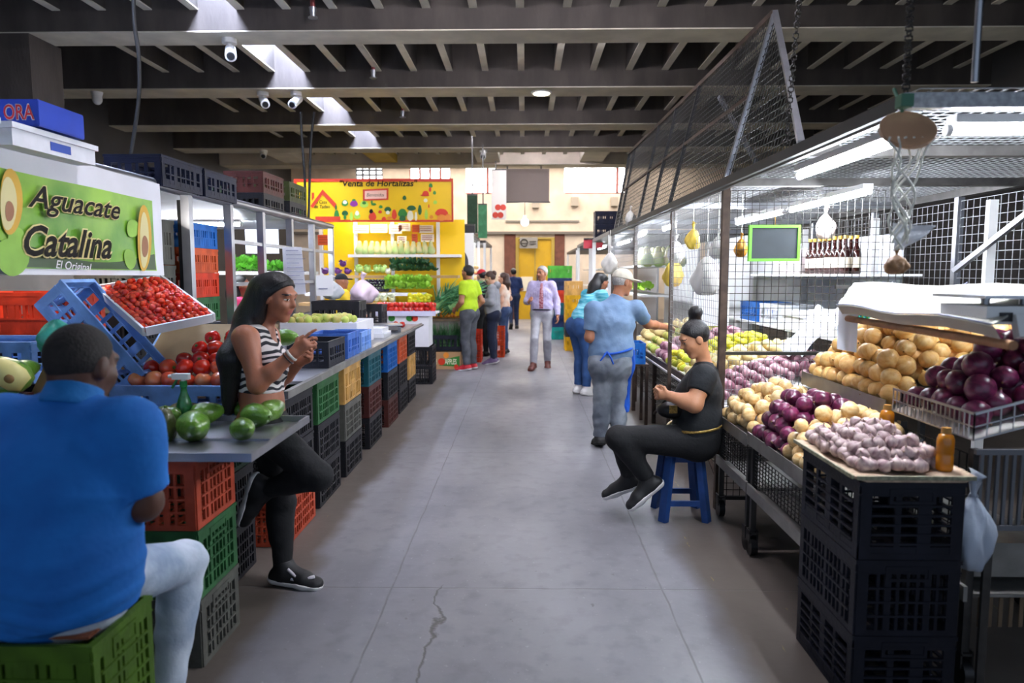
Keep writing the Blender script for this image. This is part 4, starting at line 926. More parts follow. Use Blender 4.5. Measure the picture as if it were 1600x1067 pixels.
# ---- white awning over the carts, wooden pole and hanging sheet
A, B, C_, D = V((1.58, 3.58, 1.45)), V((1.50, 2.38, 1.45)), at(1334, 441, 3.95), at(1578, 444, 2.95)
D = D+(D-C_)*.25; B = B+(B-A)*.1
t = thing('awning', 'white plastic sheet laid as a small awning above the onion carts', 'awning', (1.8, 3., 1.37))
aw = M('awning_white', '#b4b3a8', .45, 0, .08, 4)
g = [[(A*(1-i/8)+B*i/8)*(1-j/6)+(C_*(1-i/8)+D*i/8)*j/6+V((0, 0, .008*math.sin(i*1.3)+.006*math.sin(j*2))) for j in range(7)] for i in range(9)]
MB().sheet(g, 0, .006).build('sheet', aw, t)
MB().sheet([[g[i][0]+V((-.002+.012*j, 0, -.007-.02*j)) for j in range(3)] for i in range(9)], 0, .004).build('front_flap', aw, t)
MB().tube([g[i][0]+V((-.008, 0, -.003)) for i in range(9)], .003, 5).tube([g[2][j]+V((0, 0, .008)) for j in range(7)], .002, 4).tube([g[5][j]+V((0, 0, .008)) for j in range(7)], .002, 4).build('tie_cord', M('ink_grey'), t)
MB().cyl(A+V((.06, .02, -.075)), B+V((.05, -.02, -.075)), .016, None, 10).build('wooden_pole', M('pole_wood', '#9c6f4c', .6, 0, .2, 12), t)
MB().sheet([[V((1.60+.11*i/5, 3.62-.02*math.sin(i), 1.46-.24*j/6-.004*i)) for j in range(7)] for i in range(6)], 0, .003).build('hanging_sheet', M('sheet_white', '#e3e6ee', .5), t)
for q in (C_, D): MB().bar(q+V((-.1, 0, -.025)), V((3.26, q.y, 1.5)), .02, .02).build('support_arm', steeld, t)
c = at(1555, 490, 2.45)
t = thing('table_scale', 'white price scale with a flat pan on the awning at the photo edge', 'scale', (c.x, 2.45, c.z))
MB().bx((c.x-.10, 2.34, c.z-.03), (c.x+.2, 2.6, c.z+.03)).build('body', white, t)
MB().bx((c.x-.12, 2.32, c.z+.055), (c.x+.22, 2.62, c.z+.065)).cyl((c.x-.03, 2.46, c.z+.03), (c.x-.03, 2.46, c.z+.055), .014).cyl((c.x+.1, 2.46, c.z+.03), (c.x+.1, 2.46, c.z+.055), .014).build('platform', steel, t)
MB().box((c.x+.06, 2.32, c.z-.035), (.16, .03, .075), Matrix.Rotation(-.35, 3, 'X')).build('display_box', white, t)
MB().box((c.x+.065, 2.30, c.z-.033), (.1, .006, .035), Matrix.Rotation(-.35, 3, 'X')).build('display', M('lcd', '#5f6a86', .3), t)
MB().bx((c.x-.06, 2.332, c.z-.02), (c.x-.02, 2.339, c.z+.01)).build('keypad', blk, t)
# ---- long produce bench deep in the cage
t = thing('counter', 'sloping produce bench inside the wire cage beyond the seated woman', 'counter', (1.8, 7, 0))
R = Matrix.Rotation(-math.atan2(.25, .95), 3, 'Y')
MB().box((1.83, 7.3, .80), (1.0, 5., .02), R).build('top', white, t)
MB().bx((1.355, 4.85, .66), (1.375, 9.8, .74)).build('front_lip', rust, t)
for y in (4.9, 6.2, 7.5, 8.8, 9.75): MB().bx((1.37, y-.02, 0), (1.41, y+.02, .66)).build('leg', rust, t); MB().bx((2.26, y-.02, 0), (2.3, y+.02, .86)).build('leg', rust, t)
for z in (.22, .45):
    g = MB(); wire_grid(g, (1.4, 4.9, z), (.85, 0, 0), (0, 4.9, 0), 12, 60, .004); g.build('wire_shelf', M('dark_wire'), t)
MB().bar((1.39, 4.9, .1), (1.39, 6.2, .6), .025, .02).bar((1.39, 6.2, .6), (1.39, 7.5, .1), .025, .02).build('brace', rust, t)
def sec(y0, y1, nx, ny, *a): bed(1.38, 2.28, .71, .94, y0, y1, nx, ny, *a, 2, .3, .015, .05)
sec(4.9, 5.5, 10, 8, 'os', mk_os, 'small purple onion on the cage bench, nearest section', 'onion', 'small purple onions on the cage bench', .85)
sec(5.55, 6.15, 8, 6, 'po', mk_po, 'pale tuber on the cage bench behind the seated woman', 'potato', 'pale tubers on the cage bench', 1.1)
sec(6.2, 6.9, 9, 7, 'le', mk_le, 'yellow lemon on the cage bench in front of the man in the cap', 'lemon', 'lemons on the cage bench', 1.25)
sec(6.95, 7.5, 7, 5, 'os2', mk_os, 'small purple onion on the cage bench beyond the lemons', 'onion', 'small purple onions beyond the lemons', 1.2)
sec(7.55, 8.1, 7, 5, 'gua', mk_gua, 'green fruit on the cage bench beyond the purple onions', 'guava', 'green fruit on the cage bench', 1.3)
sec(8.2, 8.9, 7, 5, 'po2', mk_po, 'pale tuber at the far end of the cage bench', 'potato', 'pale tubers at the far end of the bench', 1.3)
# second tier: white trays, bags, boxes and fruit at the back of the cage
t = thing('shelf_unit', 'white shelving with open bays at the back of the cage', 'shelf', (2.75, 7, 0))
MB().bx((3.205, 6.1, .9), (3.225, 9.8, 1.95)).build('back_panel', M('panel_pale', '#dfe2e6', .6, 0, .08, 3), t)
for z in (1.08, 1.58): MB().bx((2.4, 4.9 if z < 1.2 else 5.75, z), (3.2, 9.8, z+.02)).build('shelf', white, t)
for y in (4.9, 6.5, 8.1, 9.78): MB().bx((3.14, y-.02, 0), (3.2, y+.02, 2.1)).build('upright', white, t); MB().bx((2.42, y-.02, 0), (2.46, y+.02, 1.08)).build('upright', white, t)
btl = [(.03, 0), (.034, .01), (.034, .14), (.028, .17), (.013, .2), (.012, .25)]
def mk_bottle():
    t = thing('sauce_bottle', 'bottle', 'bottle'); MB().lathe(btl, 12).build('glass', M('dark_red_sauce', '#2b0d0a', .15, 0, .2, 20), t, False)
    MB().lathe([(.0345, .045), (.0346, .05), (.0346, .115), (.0345, .12)], 12).build('label', M('label_cream', '#ddd0bc', .6), t, False)
    MB().cyl((0, 0, .25), (0, 0, .275), .015, None, 10).build('cap', M('cap_yellow', '#c9a23c', .4), t, False); return t
for i in range(16): place('bot', mk_bottle, (2.62+.09*(i % 2), 5.85+.085*(i//2)*1.2, 1.60), (0, 0, 0), 1.15, 'dark red sauce bottle with a cream label on the upper cage shelf', 'bottle', 'sauce bottles on the cage shelf')
pk = M('cloth_pale', '#e6d9d6', .7, 0, .06, 5)
for i in range(9):
    o = place('pkt', lambda: MB().lathe([(.05, 0), (.06, .02), (.058, .16), (.045, .22), (.02, .25)], 10, sx=1, sy=.6).build('paper_packet', pk), (2.6+.12*(i % 2), 6.8+.13*(i//2), 1.60), (0, 0, PI/2), 1., 'pale packet standing beyond the sauce bottles', 'packet', 'pale packets on the cage shelf')
tl = P('teal'); o = crate('open', (2.62, 5.15, 1.175), P('sea_green', '#17857c'), 'sea-green crate of yellow peppers behind the chalkboard', 0, rot=(0, -.25, PI/2)); 
yp = M('pepper_yellow', '#d6c81e', .3, 0, 0, 6, col2='#a8bf2a', per=.15)
mk_yp = mk('pepper', [(.001, -.05), (.012, -.045), (.024, -.015), (.03, .015), (.028, .035), (.012, .045), (.001, .04)], yp, 10)
for i in range(40): place('yp', mk_yp, (2.62+random.uniform(-.15, .15), 5.15+random.uniform(-.25, .25), 1.31+random.uniform(-.02, .05)), rr(), 1., 'yellow-green pepper in the sea-green crate', 'pepper', 'peppers in the sea-green crate')
t = lidbox((2.62, 5.75, 1.10), (.4, .5, .2), 0, 'white foam box on the lower cage shelf beside the peppers')
t = lidbox((2.62, 6.4, 1.10), (.4, .5, .16), 0, 'flat white foam box on the lower cage shelf, further in')
crate('open', (2.62, 7.05, 1.10), P('white_crate', '#d0d4da'), 'white crate on the lower cage shelf', PI/2)
crate('open', (2.62, 7.7, 1.10), blue, 'blue crate on the lower cage shelf', PI/2)
for i, (px, y, h) in enumerate(((1108, 5.9, .5), )):
    t = thing('plastic_divider', 'white plastic panel standing behind the woman with the bun', 'panel', at(px, 500, y))
    a, b = at(1082, 505, y), at(1140, 455, y); MB().bx((a.x, y, a.z-.02), (b.x, y+.02, b.z)).build('panel', M('panel_white', '#e6e8ea', .5), t); MB().bx((a.x, y-.004, b.z-.02), (b.x, y-.0005, b.z)).build('rim', white, t)
# hanging bags
bw_ = M('bag_white', '#f0eee6', .5, 0, .05, 6, .6, 9, trans=.3); by_ = M('bag_yellow', '#e3c452', .5, 0, .1, 8, .2, 14); bo_ = M('bag_orange', '#c98a1c', .5, 0, .3, 26, .3, 30)
for q, y, r, m, s, sd in (((1104, 428), 5.3, .13, bw_, 'large white bag hanging in the wire cage above the woman with the bun', 1), ((1083, 372), 5.5, .07, by_, 'small yellow bag hanging in the cage above the large white one', 2), ((1122, 385), 5.0, .07, bw_, 'small pale bag hanging against the rusty cage post', 3), ((1158, 386), 5.0, .055, bo_, 'net of orange fruit hanging beside the chalkboard', 4), ((1290, 352), 5.2, .08, M('bag_pinkish', '#ead6cf', .5, 0, .1, 9), 'pale pink bag hanging above the sauce bottles', 5), ((953, 410), 9.0, .12, bw_, 'white bag hanging at the far end of the caged stall', 6), ((1056, 392), 6.5, .09, bw_, 'white bag hanging on the cage above the man in the cap', 7), ((1052, 425), 7.2, .12, by_, 'yellowish bag hanging behind the man in the cap', 8), ((985, 340), 8.6, .08, bw_, 'tiny white bag hanging at the canopy edge', 9)):
    p = at(*q, y); t = bag('hanging_bag', p, r, m, s, seed=sd, squash=.8); t.scale = (1, 1, 1.25)
    MB().cyl((0, 0, 1.3*r), (0, 0, max(1.4*r, (2.15-p.z)/1.25)), .004, None, 5).build('string', M('white_cord'), t, False)
# white draped plastic between bench and shelf
t = thing('plastic_sheet', 'white plastic sheet draped between the cage bench and the shelving', 'sheet', (2.2, 5.1, 1.0))
MB().sheet([[V((1.95+.3*j/6, 4.95+.5*i/6, 1.02+.32*(j/6)+.03*math.sin(i*1.4+j))) for j in range(7)] for i in range(7)], 0, .004).build('sheet', M('sheet_white'), t)
# things on the floor edge: blue crate and baskets by the man in the cap
crate('open', (1.15, 7.5, .66), blue, 'bright blue crate at the bench edge beside the man in the apron', PI/2).scale = (.6, .6, 1.1)
t = thing('crate_stand', 'low rusty stand carrying the bright blue crate', 'stand', (1.15, 7.5, 0))
MB().bx((.98, 7.32, .64), (1.30, 7.68, .66)).build('top', rust, t)
for x in (1.0, 1.28):
    for y in (7.34, 7.66): MB().bx((x-.015, y-.015, 0), (x+.015, y+.015, .64)).build('leg', rust, t)
# ================================================================ FAR STALLS
YS = 12.3
yb = M('banner_yellow', '#eec308', .45, 0, .05, 1.5); rdp = M('print_scarlet', '#c63a1c', .5)
t = thing('banner', 'wide yellow painted board reading Venta de Hortalizas with a red border', 'sign', at(585, 347, YS))
A, B = at(461, 347, YS), at(708, 279, YS)
MB().bx((A.x, YS, A.z), (B.x, YS+.04, B.z)).build('board', yb, t)
w_ = .05; bd = MB()
bd.bx((A.x, YS-.012, B.z-w_), (B.x, YS-.001, B.z)).bx((A.x, YS-.012, A.z), (B.x, YS-.001, A.z+w_*.7)).bx((A.x, YS-.012, A.z+w_*.7), (A.x+w_, YS-.001, B.z-w_)).bx((B.x-w_*.6, YS-.012, A.z+w_*.7), (B.x, YS-.001, B.z-w_))
bd.build('border', rdp, t)
yt = YS-.012
def q_(px, py): return at(px, py, yt)
b = MB(); text(b, '"Venta de Hortalizas"', q_(531, 291), (1, 0, 0), (0, 0, 1), (q_(655, 0)-q_(531, 0)).x, .10, 0, 0, .15, .0, .02); b.build('lettering', ink, t)
b = MB(); text(b, 'La Casa\nde Tadeo', q_(491, 318), (1, 0, 0), (0, 0, 1), (q_(516, 0)-q_(491, 0)).x, .055, 0, 0, .1, 0, .01); b.build('lettering', ink, t)
hs = MB(); hs.poly([q_(485, 322), q_(504, 296), q_(526, 319), q_(523, 325), q_(504, 304), q_(489, 325)], (0, -1, 0), .003); hs.poly([q_(487, 314), q_(487, 301), q_(491, 301), q_(491, 309)], (0, -1, 0), .003); hs.build('printed_house', rdp, t)
b = MB(); b.poly([q_(567, 314), q_(607, 312), q_(607, 294), q_(567, 296)], (0, -1, 0), .002, 0); b.poly([q_(570, 311), q_(604, 310), q_(604, 297), q_(570, 298.5)], (0, -1, 0), .0035, 1); b.build('printed_plaque', [rdp, M('print_peach', '#e8b8a0', .5)], t)
b = MB(); text(b, 'Bienvenidos', q_(573, 307), (1, 0, 0), (0, 0, 1), (q_(601, 0)-q_(573, 0)).x, .06, 0, 0, .3, .004); b.build('lettering', ink, t)
MB().bx((q_(484, 0).x, yt-.003, q_(0, 346).z), (q_(524, 0).x, yt-.0005, q_(0, 339).z)).build('printed_ribbon', rdp, t)
gp = [M('print_leaf', '#2f7d2c', .5), M('print_purple', '#8a2c80', .5), M('print_lime', '#a8cf4a', .5), M('print_tomato', '#d0391c', .5), M('print_ivory', '#e8e2c0', .5), M('print_black'), M('print_deep_green', '#1f5a2a', .5), M('print_orange', '#e08a2a', .5)]
def disc(mb, px, py, rx, ry, mi, k=.002, n=14, a0=0):
    mb.poly([q_(px+rx*math.cos(2*PI*i/n+a0)*(1+.1*math.sin(6*PI*i/n)), py+ry*math.sin(2*PI*i/n+a0)) for i in range(n)], (0, -1, 0), k, mi)
VG = []  # simple painted vegetables along the foot of the board
for i, spec in enumerate((((539, 317, 5, 5, 0), (539, 316, 3.2, 3, 4)), ((553, 318, 6, 5, 1), (553, 312.5, 3, 1.5, 0)), ((569, 319, 6.5, 5.5, 2), (569, 317, 3, 2.5, 0)), ((584, 319, 4, 2, 0), (581, 316, 1.5, 3, 0)), ((595, 323, 3, 2.5, 0),), ((526, 336, 4, 8, 0), (525, 324, 1.5, 4, 6)), ((539, 333, 5, 4, 6), (539, 339, 2, 4, 0)), ((549, 338, 2.5, 7, 2),), ((558, 337, 5, 5, 2), (558, 333, 3, 4, 4)), ((582, 338, 6, 7, 3), (580, 330, 3, 3.5, 5)), ((594, 331, 3, 2.5, 3),), ((600, 342, 3.5, 3.5, 3),), ((606, 327, 5.5, 4, 6), (606, 332, 3, 3, 4)), ((616, 335, 4, 8, 3), (609, 340, 4, 2, 7)), ((629, 333, 7, 7, 0), (629, 341, 5, 4.5, 6)), ((641, 337, 5, 8, 4), (643, 325, 7, 4, 6)), ((656, 328, 3, 8, 6), (650, 338, 2, 7, 4)), ((666, 335, 2.5, 8, 2), (670, 322, 1, 3, 3)), ((674, 339, 3, 3, 7),), ((690, 332, 10, 6, 3), (690, 340, 7, 5, 7)), ((700, 339, 5, 5, 7),), ((665, 302, 5, 4, 3), (664, 305, 7, 1.5, 3)), ((673, 290, 3, 3.5, 0), (672, 296, 2, 4, 3)), ((679, 301, 2.5, 3, 0),), ((665, 313, 3, 3, 4),), ((680, 316, 3, 3, 2),), ((632, 309, 3, 3.5, 6),), ((473, 322, 5, 9, 0), (470, 336, 4, 7, 0)))):
    m_ = MB(); used = []
    for j, (x, y, rx, ry, mi) in enumerate(spec): used.append(gp[mi]); disc(m_, x, y, rx, ry, j, .002+.002*j)
    m_.build('printed_vegetable', used, t)
# the stall below the board
st_ = thing('stall_frame', 'white framed greengrocer stall under the yellow board with stepped shelves', 'stall', at(590, 500, 12.6))
X0, X1 = at(500, 400, 12.9).x, at(690, 400, 12.9).x
for px in (498, 553, 611, 683): x = at(px, 400, 12.9).x; MB().bx((x-.03, 13.05, 0), (x+.03, 13.1, 2.55)).build('post', white, st_)
MB().bx((X0, 13.15, .6), (X1+.4, 13.2, 2.6)).build('back_board', yb, st_)
sh = [(at(0, 398, 12.9).z, 12.75, 13.14), (at(0, 430, 12.5).z, 12.3, 12.74), (at(0, 457, 12.1).z, 11.95, 12.29), (at(0, 472, 11.8).z, 11.6, 11.94)]
for i, (z, ya, yb_) in enumerate(sh): MB().bx((X0+(.0 if i else .55), ya, z-.05), (X1+(.35 if i < 2 else -.2), yb_, z)).build('shelf', white if i % 2 == 0 else M('shelf_wood', '#a88452', .6), st_)
MB().bx((X0, 11.65, 0), (X1-.25, 12.7, .95)).build('base_cabinet', M('stall_back'), st_)
pc = [M('card_white', '#e9e4d8', .7), M('card_red', '#c2512e', .6)]
for i, (px, py, w1, h1, c_, dx) in enumerate(((564, 358, 24, 12, 0, 0), (592, 357, 26, 13, 0, 0), (618, 358, 20, 14, 0, 0), (632, 355, 18, 12, 0, 0), (650, 357, 12, 12, 1, 0), (666, 358, 22, 12, 0, 0), (648, 372, 9, 14, 1, 0), (668, 372, 20, 12, 0, 0), (628, 375, 14, 12, 0, 0), (508, 375, 22, 16, 1, 0))):
    a = at(px-w1/2, py+h1/2, 12.98); c_p = at(px+w1/2, py-h1/2, 12.98)
    t = thing('price_card', ('white price card pinned under the yellow board', 'red price card pinned under the yellow board')[c_], 'sign', a, 0, 'white price cards' if c_ == 0 else 'red price cards')
    MB().bx((a.x, 12.97, a.z), (c_p.x, 12.985, c_p.z)).build('card', pc[c_], t)
    l = MB()
    for k in range(3): z = a.z+(c_p.z-a.z)*(.25+.25*k); l.bx((a.x+.02, 12.962, z), (c_p.x-.03, 12.969, z+.012))
    l.build('handwriting', M('ink_red', '#8a3a2a', .6), t)
sqP = [(.001, -.11), (.05, -.1), (.075, -.06), (.07, -.015), (.045, .03), (.036, .08), (.03, .11), (.001, .118)]
sq_m = M('squash_skin', '#c3b98a', .5, 0, 0, 4, 0, col2='#8fae6a', per=.12)
mk_sq = mk('squash', sqP, sq_m, 12, nub(.12, .012))
z = sh[0][0]
for i in range(13): place('sq', mk_sq, (at(562+i*9.3, 398, 12.95).x, 12.95, z+.12), (random.uniform(-.1, .1), random.uniform(-.1, .1), i), random.uniform(.95, 1.15), 'pale butternut squash standing on the top shelf of the yellow stall', 'squash', 'squashes on the top shelf of the yellow stall')
def leafball(name, m, n, r, seed, curl=.5, inner=True, lr=.8):
    """a head of leaves: curled leaf blades around a heart"""
    rn = random.Random(seed); b = MB()
    if inner: b.ell((0, 0, 0), (r*.72, r*.72, r*.66), 12, 7)
    for i in range(n):
        a = i*2.4; e = rn.uniform(-.3, 1.1); d = V((math.cos(a)*math.cos(e), math.sin(a)*math.cos(e), math.sin(e))); u, x, zz = frame(d)
        P_ = []
        for s in range(4):
            f = s/3; wd = r*lr*(.25+.75*math.sin(PI*(.15+.75*f)))
            c_ = d*r*(.45+.6*f)+zz*r*curl*f*f
            P_.append([c_+x*wd*k*.5+d*(.06*r*math.sin(5*k+s+i))-zz*abs(k)*r*.12 for k in (-1, -.5, 0, .5, 1)])
        b.sheet(P_, 0)
    return b
cab = M('cabbage_green', '#a9c86a', .5, 0, .15, 6, per=.1); pcab = M('cabbage_purple', '#5a2a6a', .4, 0, .2, 6, per=.15); leafg = M('leaf_green', '#3f7d2f', .5, 0, .3, 8, per=.2); lett_ = M('lettuce_green', '#8fc03a', .5, 0, .2, 8, per=.12); dkl = M('leaf_dark', '#2c5a34', .5, 0, .3, 8, per=.2); caul = M('cauliflower', '#e2e0c4', .7, 0, .1, 20)
def balls(key, m, n, r, seed, inner=True, curl=.5): return lambda: leafball(key, m, n, r, seed, curl, inner).build(key, m)
z = sh[1][0]
for q, s in (((508, 424), 'purple cabbage at the left end of the yellow stall'), ((528, 424), 'purple cabbage at the front of the purple cabbage pile'), ((543, 424), 'purple cabbage beside the green cabbages'), ((536, 412), 'purple cabbage on top of the purple cabbage pile')):
    o = at(*q, 12.45); place('pcab', balls('cabbage', pcab, 7, .085, 1, curl=.1), o, (0, 0, random.uniform(0, 6)), 1, s, 'cabbage', None)
for px in (561, 574, 589, 598): place('cab', balls('cabbage', cab, 7, .095, 2, curl=.1), at(px, 421, 12.45), (0, 0, px), 1, 'pale green cabbage in the row on the middle shelf', 'cabbage', 'green cabbages on the middle shelf')
place('caul', lambda: leafball('cauliflower', caul, 4, .07, 5, .1).build('cauliflower', caul), at(606, 424, 12.4), (0, 0, 0), 1, 'white cauliflower beside the green cabbages', 'cauliflower', None)
for i in range(11): place('kale', balls('leaf_bunch', dkl, 14, .1, 7, False), at(617+(i % 6)*11.5, 421-(i//6)*9, 12.45), (0, 0, i), 1.1, 'bunch of dark leafy greens on the middle shelf', 'greens', 'dark greens on the middle shelf')
egg_m = M('eggplant_skin', '#1a0f22', .15, coat=.5); eggP = [(.001, -.06), (.03, -.055), (.042, -.025), (.036, .02), (.022, .055), (.01, .062)]
mk_eg = mk('eggplant', eggP, egg_m, 10, nub(.066, .012))
for i in range(30): place('egg', mk_eg, at(569+(i % 8)*5.2+(i//8)*1.5, 452-(i//8)*4.2, 12.1+.06*(i//8)), (1.2, 0, random.uniform(-.6, .6)), .95, 'black eggplant on the lower shelf of the yellow stall', 'eggplant', 'eggplants on the lower shelf')
for i in range(14): place('let', balls('lettuce', lett_, 16, .1, 9, False), at(609+(i % 7)*9.5, 449-(i//7)*9, 12.1+.05*(i//7)), (0, 0, i*1.3), 1.15, 'bright green lettuce on the lower shelf of the yellow stall', 'lettuce', 'lettuces on the lower shelf')
for i in range(12): place('wht', balls('white_cabbage', M('cabbage_white', '#dfe6c4', .5, 0, .1, 6, per=.08), 6, .08, 12, curl=.1), at(552+(i % 6)*12, 467-(i//6)*5, 11.75), (0, 0, i), .9, 'whitish cabbage on the lowest shelf of the yellow stall', 'cabbage', 'whitish cabbages on the lowest shelf')
for i in range(18): place('yp2', mk_yp, at(642+(i % 6)*5.5, 470-(i//6)*4, 11.75), rr(), 1.3, 'yellow-green pepper on the lowest shelf of the yellow stall', 'pepper', 'peppers on the lowest shelf of the yellow stall')
# red tomatoes on a tray over a printed carton at the end of the long counter
Yt = 10.1; a, b_ = at(588, 488, Yt), at(680, 484, Yt); tzz = a.z
t = thing('display_tray', 'pale tray of red tomatoes at the far end of the counter', 'tray', ((a.x+b_.x)/2, Yt, tzz))
MB().bx((a.x, Yt-.02, tzz-.03), (b_.x, Yt+.5, tzz)).build('pan', white, t); MB().bx((a.x-.01, Yt-.04, tzz-.05), (b_.x+.01, Yt-.021, tzz+.02)).build('front_edge', M('tray_lilac', '#c9c8dc', .5), t)
for i in range(44): place('tom', mk_tom, (a.x+.05+(b_.x-a.x-.1)*(i % 11)/10+random.uniform(-.01, .01), Yt+.04+.1*((i//11) % 3), tzz+.04+.055*(i//22)+.012*((i//11) % 2)), rr(), 1.1, 'red tomato heaped on the pale tray at the far end of the counter', 'tomato', 'tomatoes on the far tray')
t = thing('fruit_carton', 'white printed fruit carton under the far tomato tray', 'box', ((a.x+b_.x)/2, Yt+.2, 0))
MB().bx((a.x+.02, Yt+.0, .55), (b_.x-.1, Yt+.45, tzz-.031)).build('body', M('carton_white'), t)
for k_ in range(2):
    for j_ in range(2): crate('tall', (a.x+.22+.40*j_, Yt+.24, .274*k_+.002), black, 'black crate %s the far tomato tray, %s' % (('on the floor under', 'upper one under')[k_], ('nearer the long counter', 'nearer the aisle')[j_]), PI/2).scale = (.8, .95, .94)
fp = MB()
def dsk(mb, c, r, mi, n=12): mb.poly([V(c)+V((r*math.cos(2*PI*i/n), 0, r*math.sin(2*PI*i/n))) for i in range(n)], (0, -1, 0), .002, mi)
for i, (px, mi) in enumerate(((600, 0), (612, 1), (640, 1), (648, 0))): q = at(px, 497, Yt-.003); f_ = MB(); dsk(f_, q, .05, 0); f_.build('printed_fruit', gp[3] if mi == 0 else gp[0], t)
# leeks, black crate, apple carton at the corner of the aisle
t = thing('fruit_carton', 'brown apple carton on the floor under the crate of leeks', 'box', at(706, 577, 11.75))
a, b_ = at(668, 577, 11.75), at(720, 550, 11.75)
MB().bx((a.x, 11.75, 0), (b_.x, 12.15, b_.z)).build('body', M('carton_brown', '#b08a62', .8, 0, .1, 4), t)
y_ = 11.748
f_ = MB(); f_.poly([at(686, 571, y_), at(718, 573, y_), at(718, 556, y_), at(700, 560, y_), at(690, 566, y_)], (0, -1, 0), .002); f_.build('printed_leaf', M('print_leaf'), t)
f_ = MB(); dsk(f_, at(690, 565, y_-.003), .06, 0); f_.build('printed_fruit', gp[3], t); f_ = MB(); dsk(f_, at(713, 573, y_-.003), .04, 0); f_.build('printed_fruit', gp[3], t); f_ = MB(); dsk(f_, at(697, 555, y_-.003), .05, 0); f_.build('printed_fruit', gp[7], t)
f_ = MB(); text(f_, 'I', at(679, 569, y_-.001), (1, 0, 0), (0, 0, 1), .035, .09, 0, 0, 0, 0, .03); text(f_, 'APPLES', at(695, 569, y_-.004), (1, 0, 0), (0, 0, 1), .2, .09, 0, 0, 0, .002, .02); f_.build('lettering', M('print_ivory'), t)
a, b_ = at(664, 545, 11.6), at(722, 520, 11.6)
t = crate('open', ((a.x+b_.x)/2, 11.95, .315), P('ink'), 'black crate overflowing with leeks at the aisle corner of the yellow stall'); t.scale = (1.05, 1, 1.3)
def blades(n, r0, r1, h, seed, spread, m, w=.012, droop=.5):
    rn = random.Random(seed); b = MB()
    for i in range(n):
        a = rn.uniform(0, 2*PI); q = rn.uniform(.2, 1)*spread; L = h*rn.uniform(.7, 1.15); d = V((math.cos(a)*q, math.sin(a)*q, 1)).normalized(); x = V((-math.sin(a), math.cos(a), 0))
        c = V((rn.uniform(-r0, r0), rn.uniform(-r1, r1), 0)); P_ = []
        for s in range(6):
            f = s/5; p = c+d*L*f+V((math.cos(a), math.sin(a), -1.2))*droop*L*f*f*q; ww = w*(1-f*.8)
            P_.append([p-x*ww, p+V((0, 0, .3*ww)), p+x*ww])
        b.sheet(P_, 0)
    return b
lk = M('leek_green', '#2f6a34', .45, 0, .35, 5, per=.1); lkp = M('leek_pale', '#7fae6a', .45, 0, .3, 5)
for i in range(7):
    x = a.x+.06+(b_.x-a.x-.12)*i/6
    t = thing('leek_bunch', 'bunch of dark green leeks standing in the black crate', 'leeks', (x, 11.9, .36), 0, 'leeks in the black crate')
    blades(30, .03, .09, .42, i, .32, lk).build('leaves', lk, t, False); MB().cyl((0, 0, 0), (0, 0, .18), .05, .06, 9).build('stalks', lkp, t, False)
for i in range(6):
    o = at(684+i*8, 478-(i % 3)*6, 12.2); t = thing('scallion_bunch', 'bundle of long scallions fanned out above the leek crate', 'scallions', o, 0, 'scallions fanned above the leeks')
    b = MB(); rn = random.Random(i)
    for k in range(30):
        s = V((rn.uniform(-.05, .05), rn.uniform(-.05, .05), rn.uniform(-.03, .03))); e_ = s+V((rn.uniform(-.05, .45), rn.uniform(-.2, .05), rn.uniform(.05, .34)))
        b.tube([s-(e_-s)*.5, s+V((0, 0, .04)), (s+e_)/2+V((0, 0, .05)), e_], [.012, .014, .011, .004], 5)
    b.build('leaves', M('scallion', '#5a9a68', .45, 0, .3, 6), t, False); MB().cyl((-.06, 0, -.03), (.04, 0, .03), .07, .075, 10).build('tie', lkp, t, False)
scab = thing('counter', 'rough counter behind the leek crate holding scallions and roots', 'counter', (-1.25, 12.4, 0))
MB().bx((-1.72, 12.2, 0), (-.95, 12.69, .78)).build('body', M('stall_back'), scab); MB().bx((-1.74, 12.18, .78), (-.9, 12.69, .82)).build('top', M('worn_wood'), scab)
for i in range(14): place('car', mk('carrot', [(.001, -.09), (.012, -.07), (.022, .05), (.02, .075), (.004, .08)], M('carrot_skin', '#c9701c', .5, per=.15), 8, nub(.08, .008)), (-1.5+.05*(i % 10)+random.uniform(-.02, .02), 12.3+.08*(i//10), .86+.03*(i//10)), (1.4, 0, random.uniform(-.5, .5)), 1.2, 'carrot in the pile at the corner of the yellow stall', 'carrot', 'carrots at the yellow stall corner')
# white end wall with its black ring
t = thing('end_board', 'white stall end panel painted with a black ring', 'panel', at(712, 440, 13.3))
a, b_ = at(686, 445, 13.4), at(740, 364, 13.4); MB().bx((a.x, 13.4, .9), (b_.x, 13.45, b_.z)).build('panel', M('panel_white'), t)
c = at(704, 411, 13.38); ri = MB(); n = 30
for i in range(n):
    a1, a2 = 2*PI*i/n, 2*PI*(i+1)/n; P4 = [c+V((r*math.cos(q), 0, r*math.sin(q))) for r, q in ((.24, a1), (.34, a1), (.34, a2), (.24, a2))]; ri.add(P4, [(0, 1, 2, 3)])
ri.build('painted_ring', M('print_ring', '#3a3a42', .6), t)
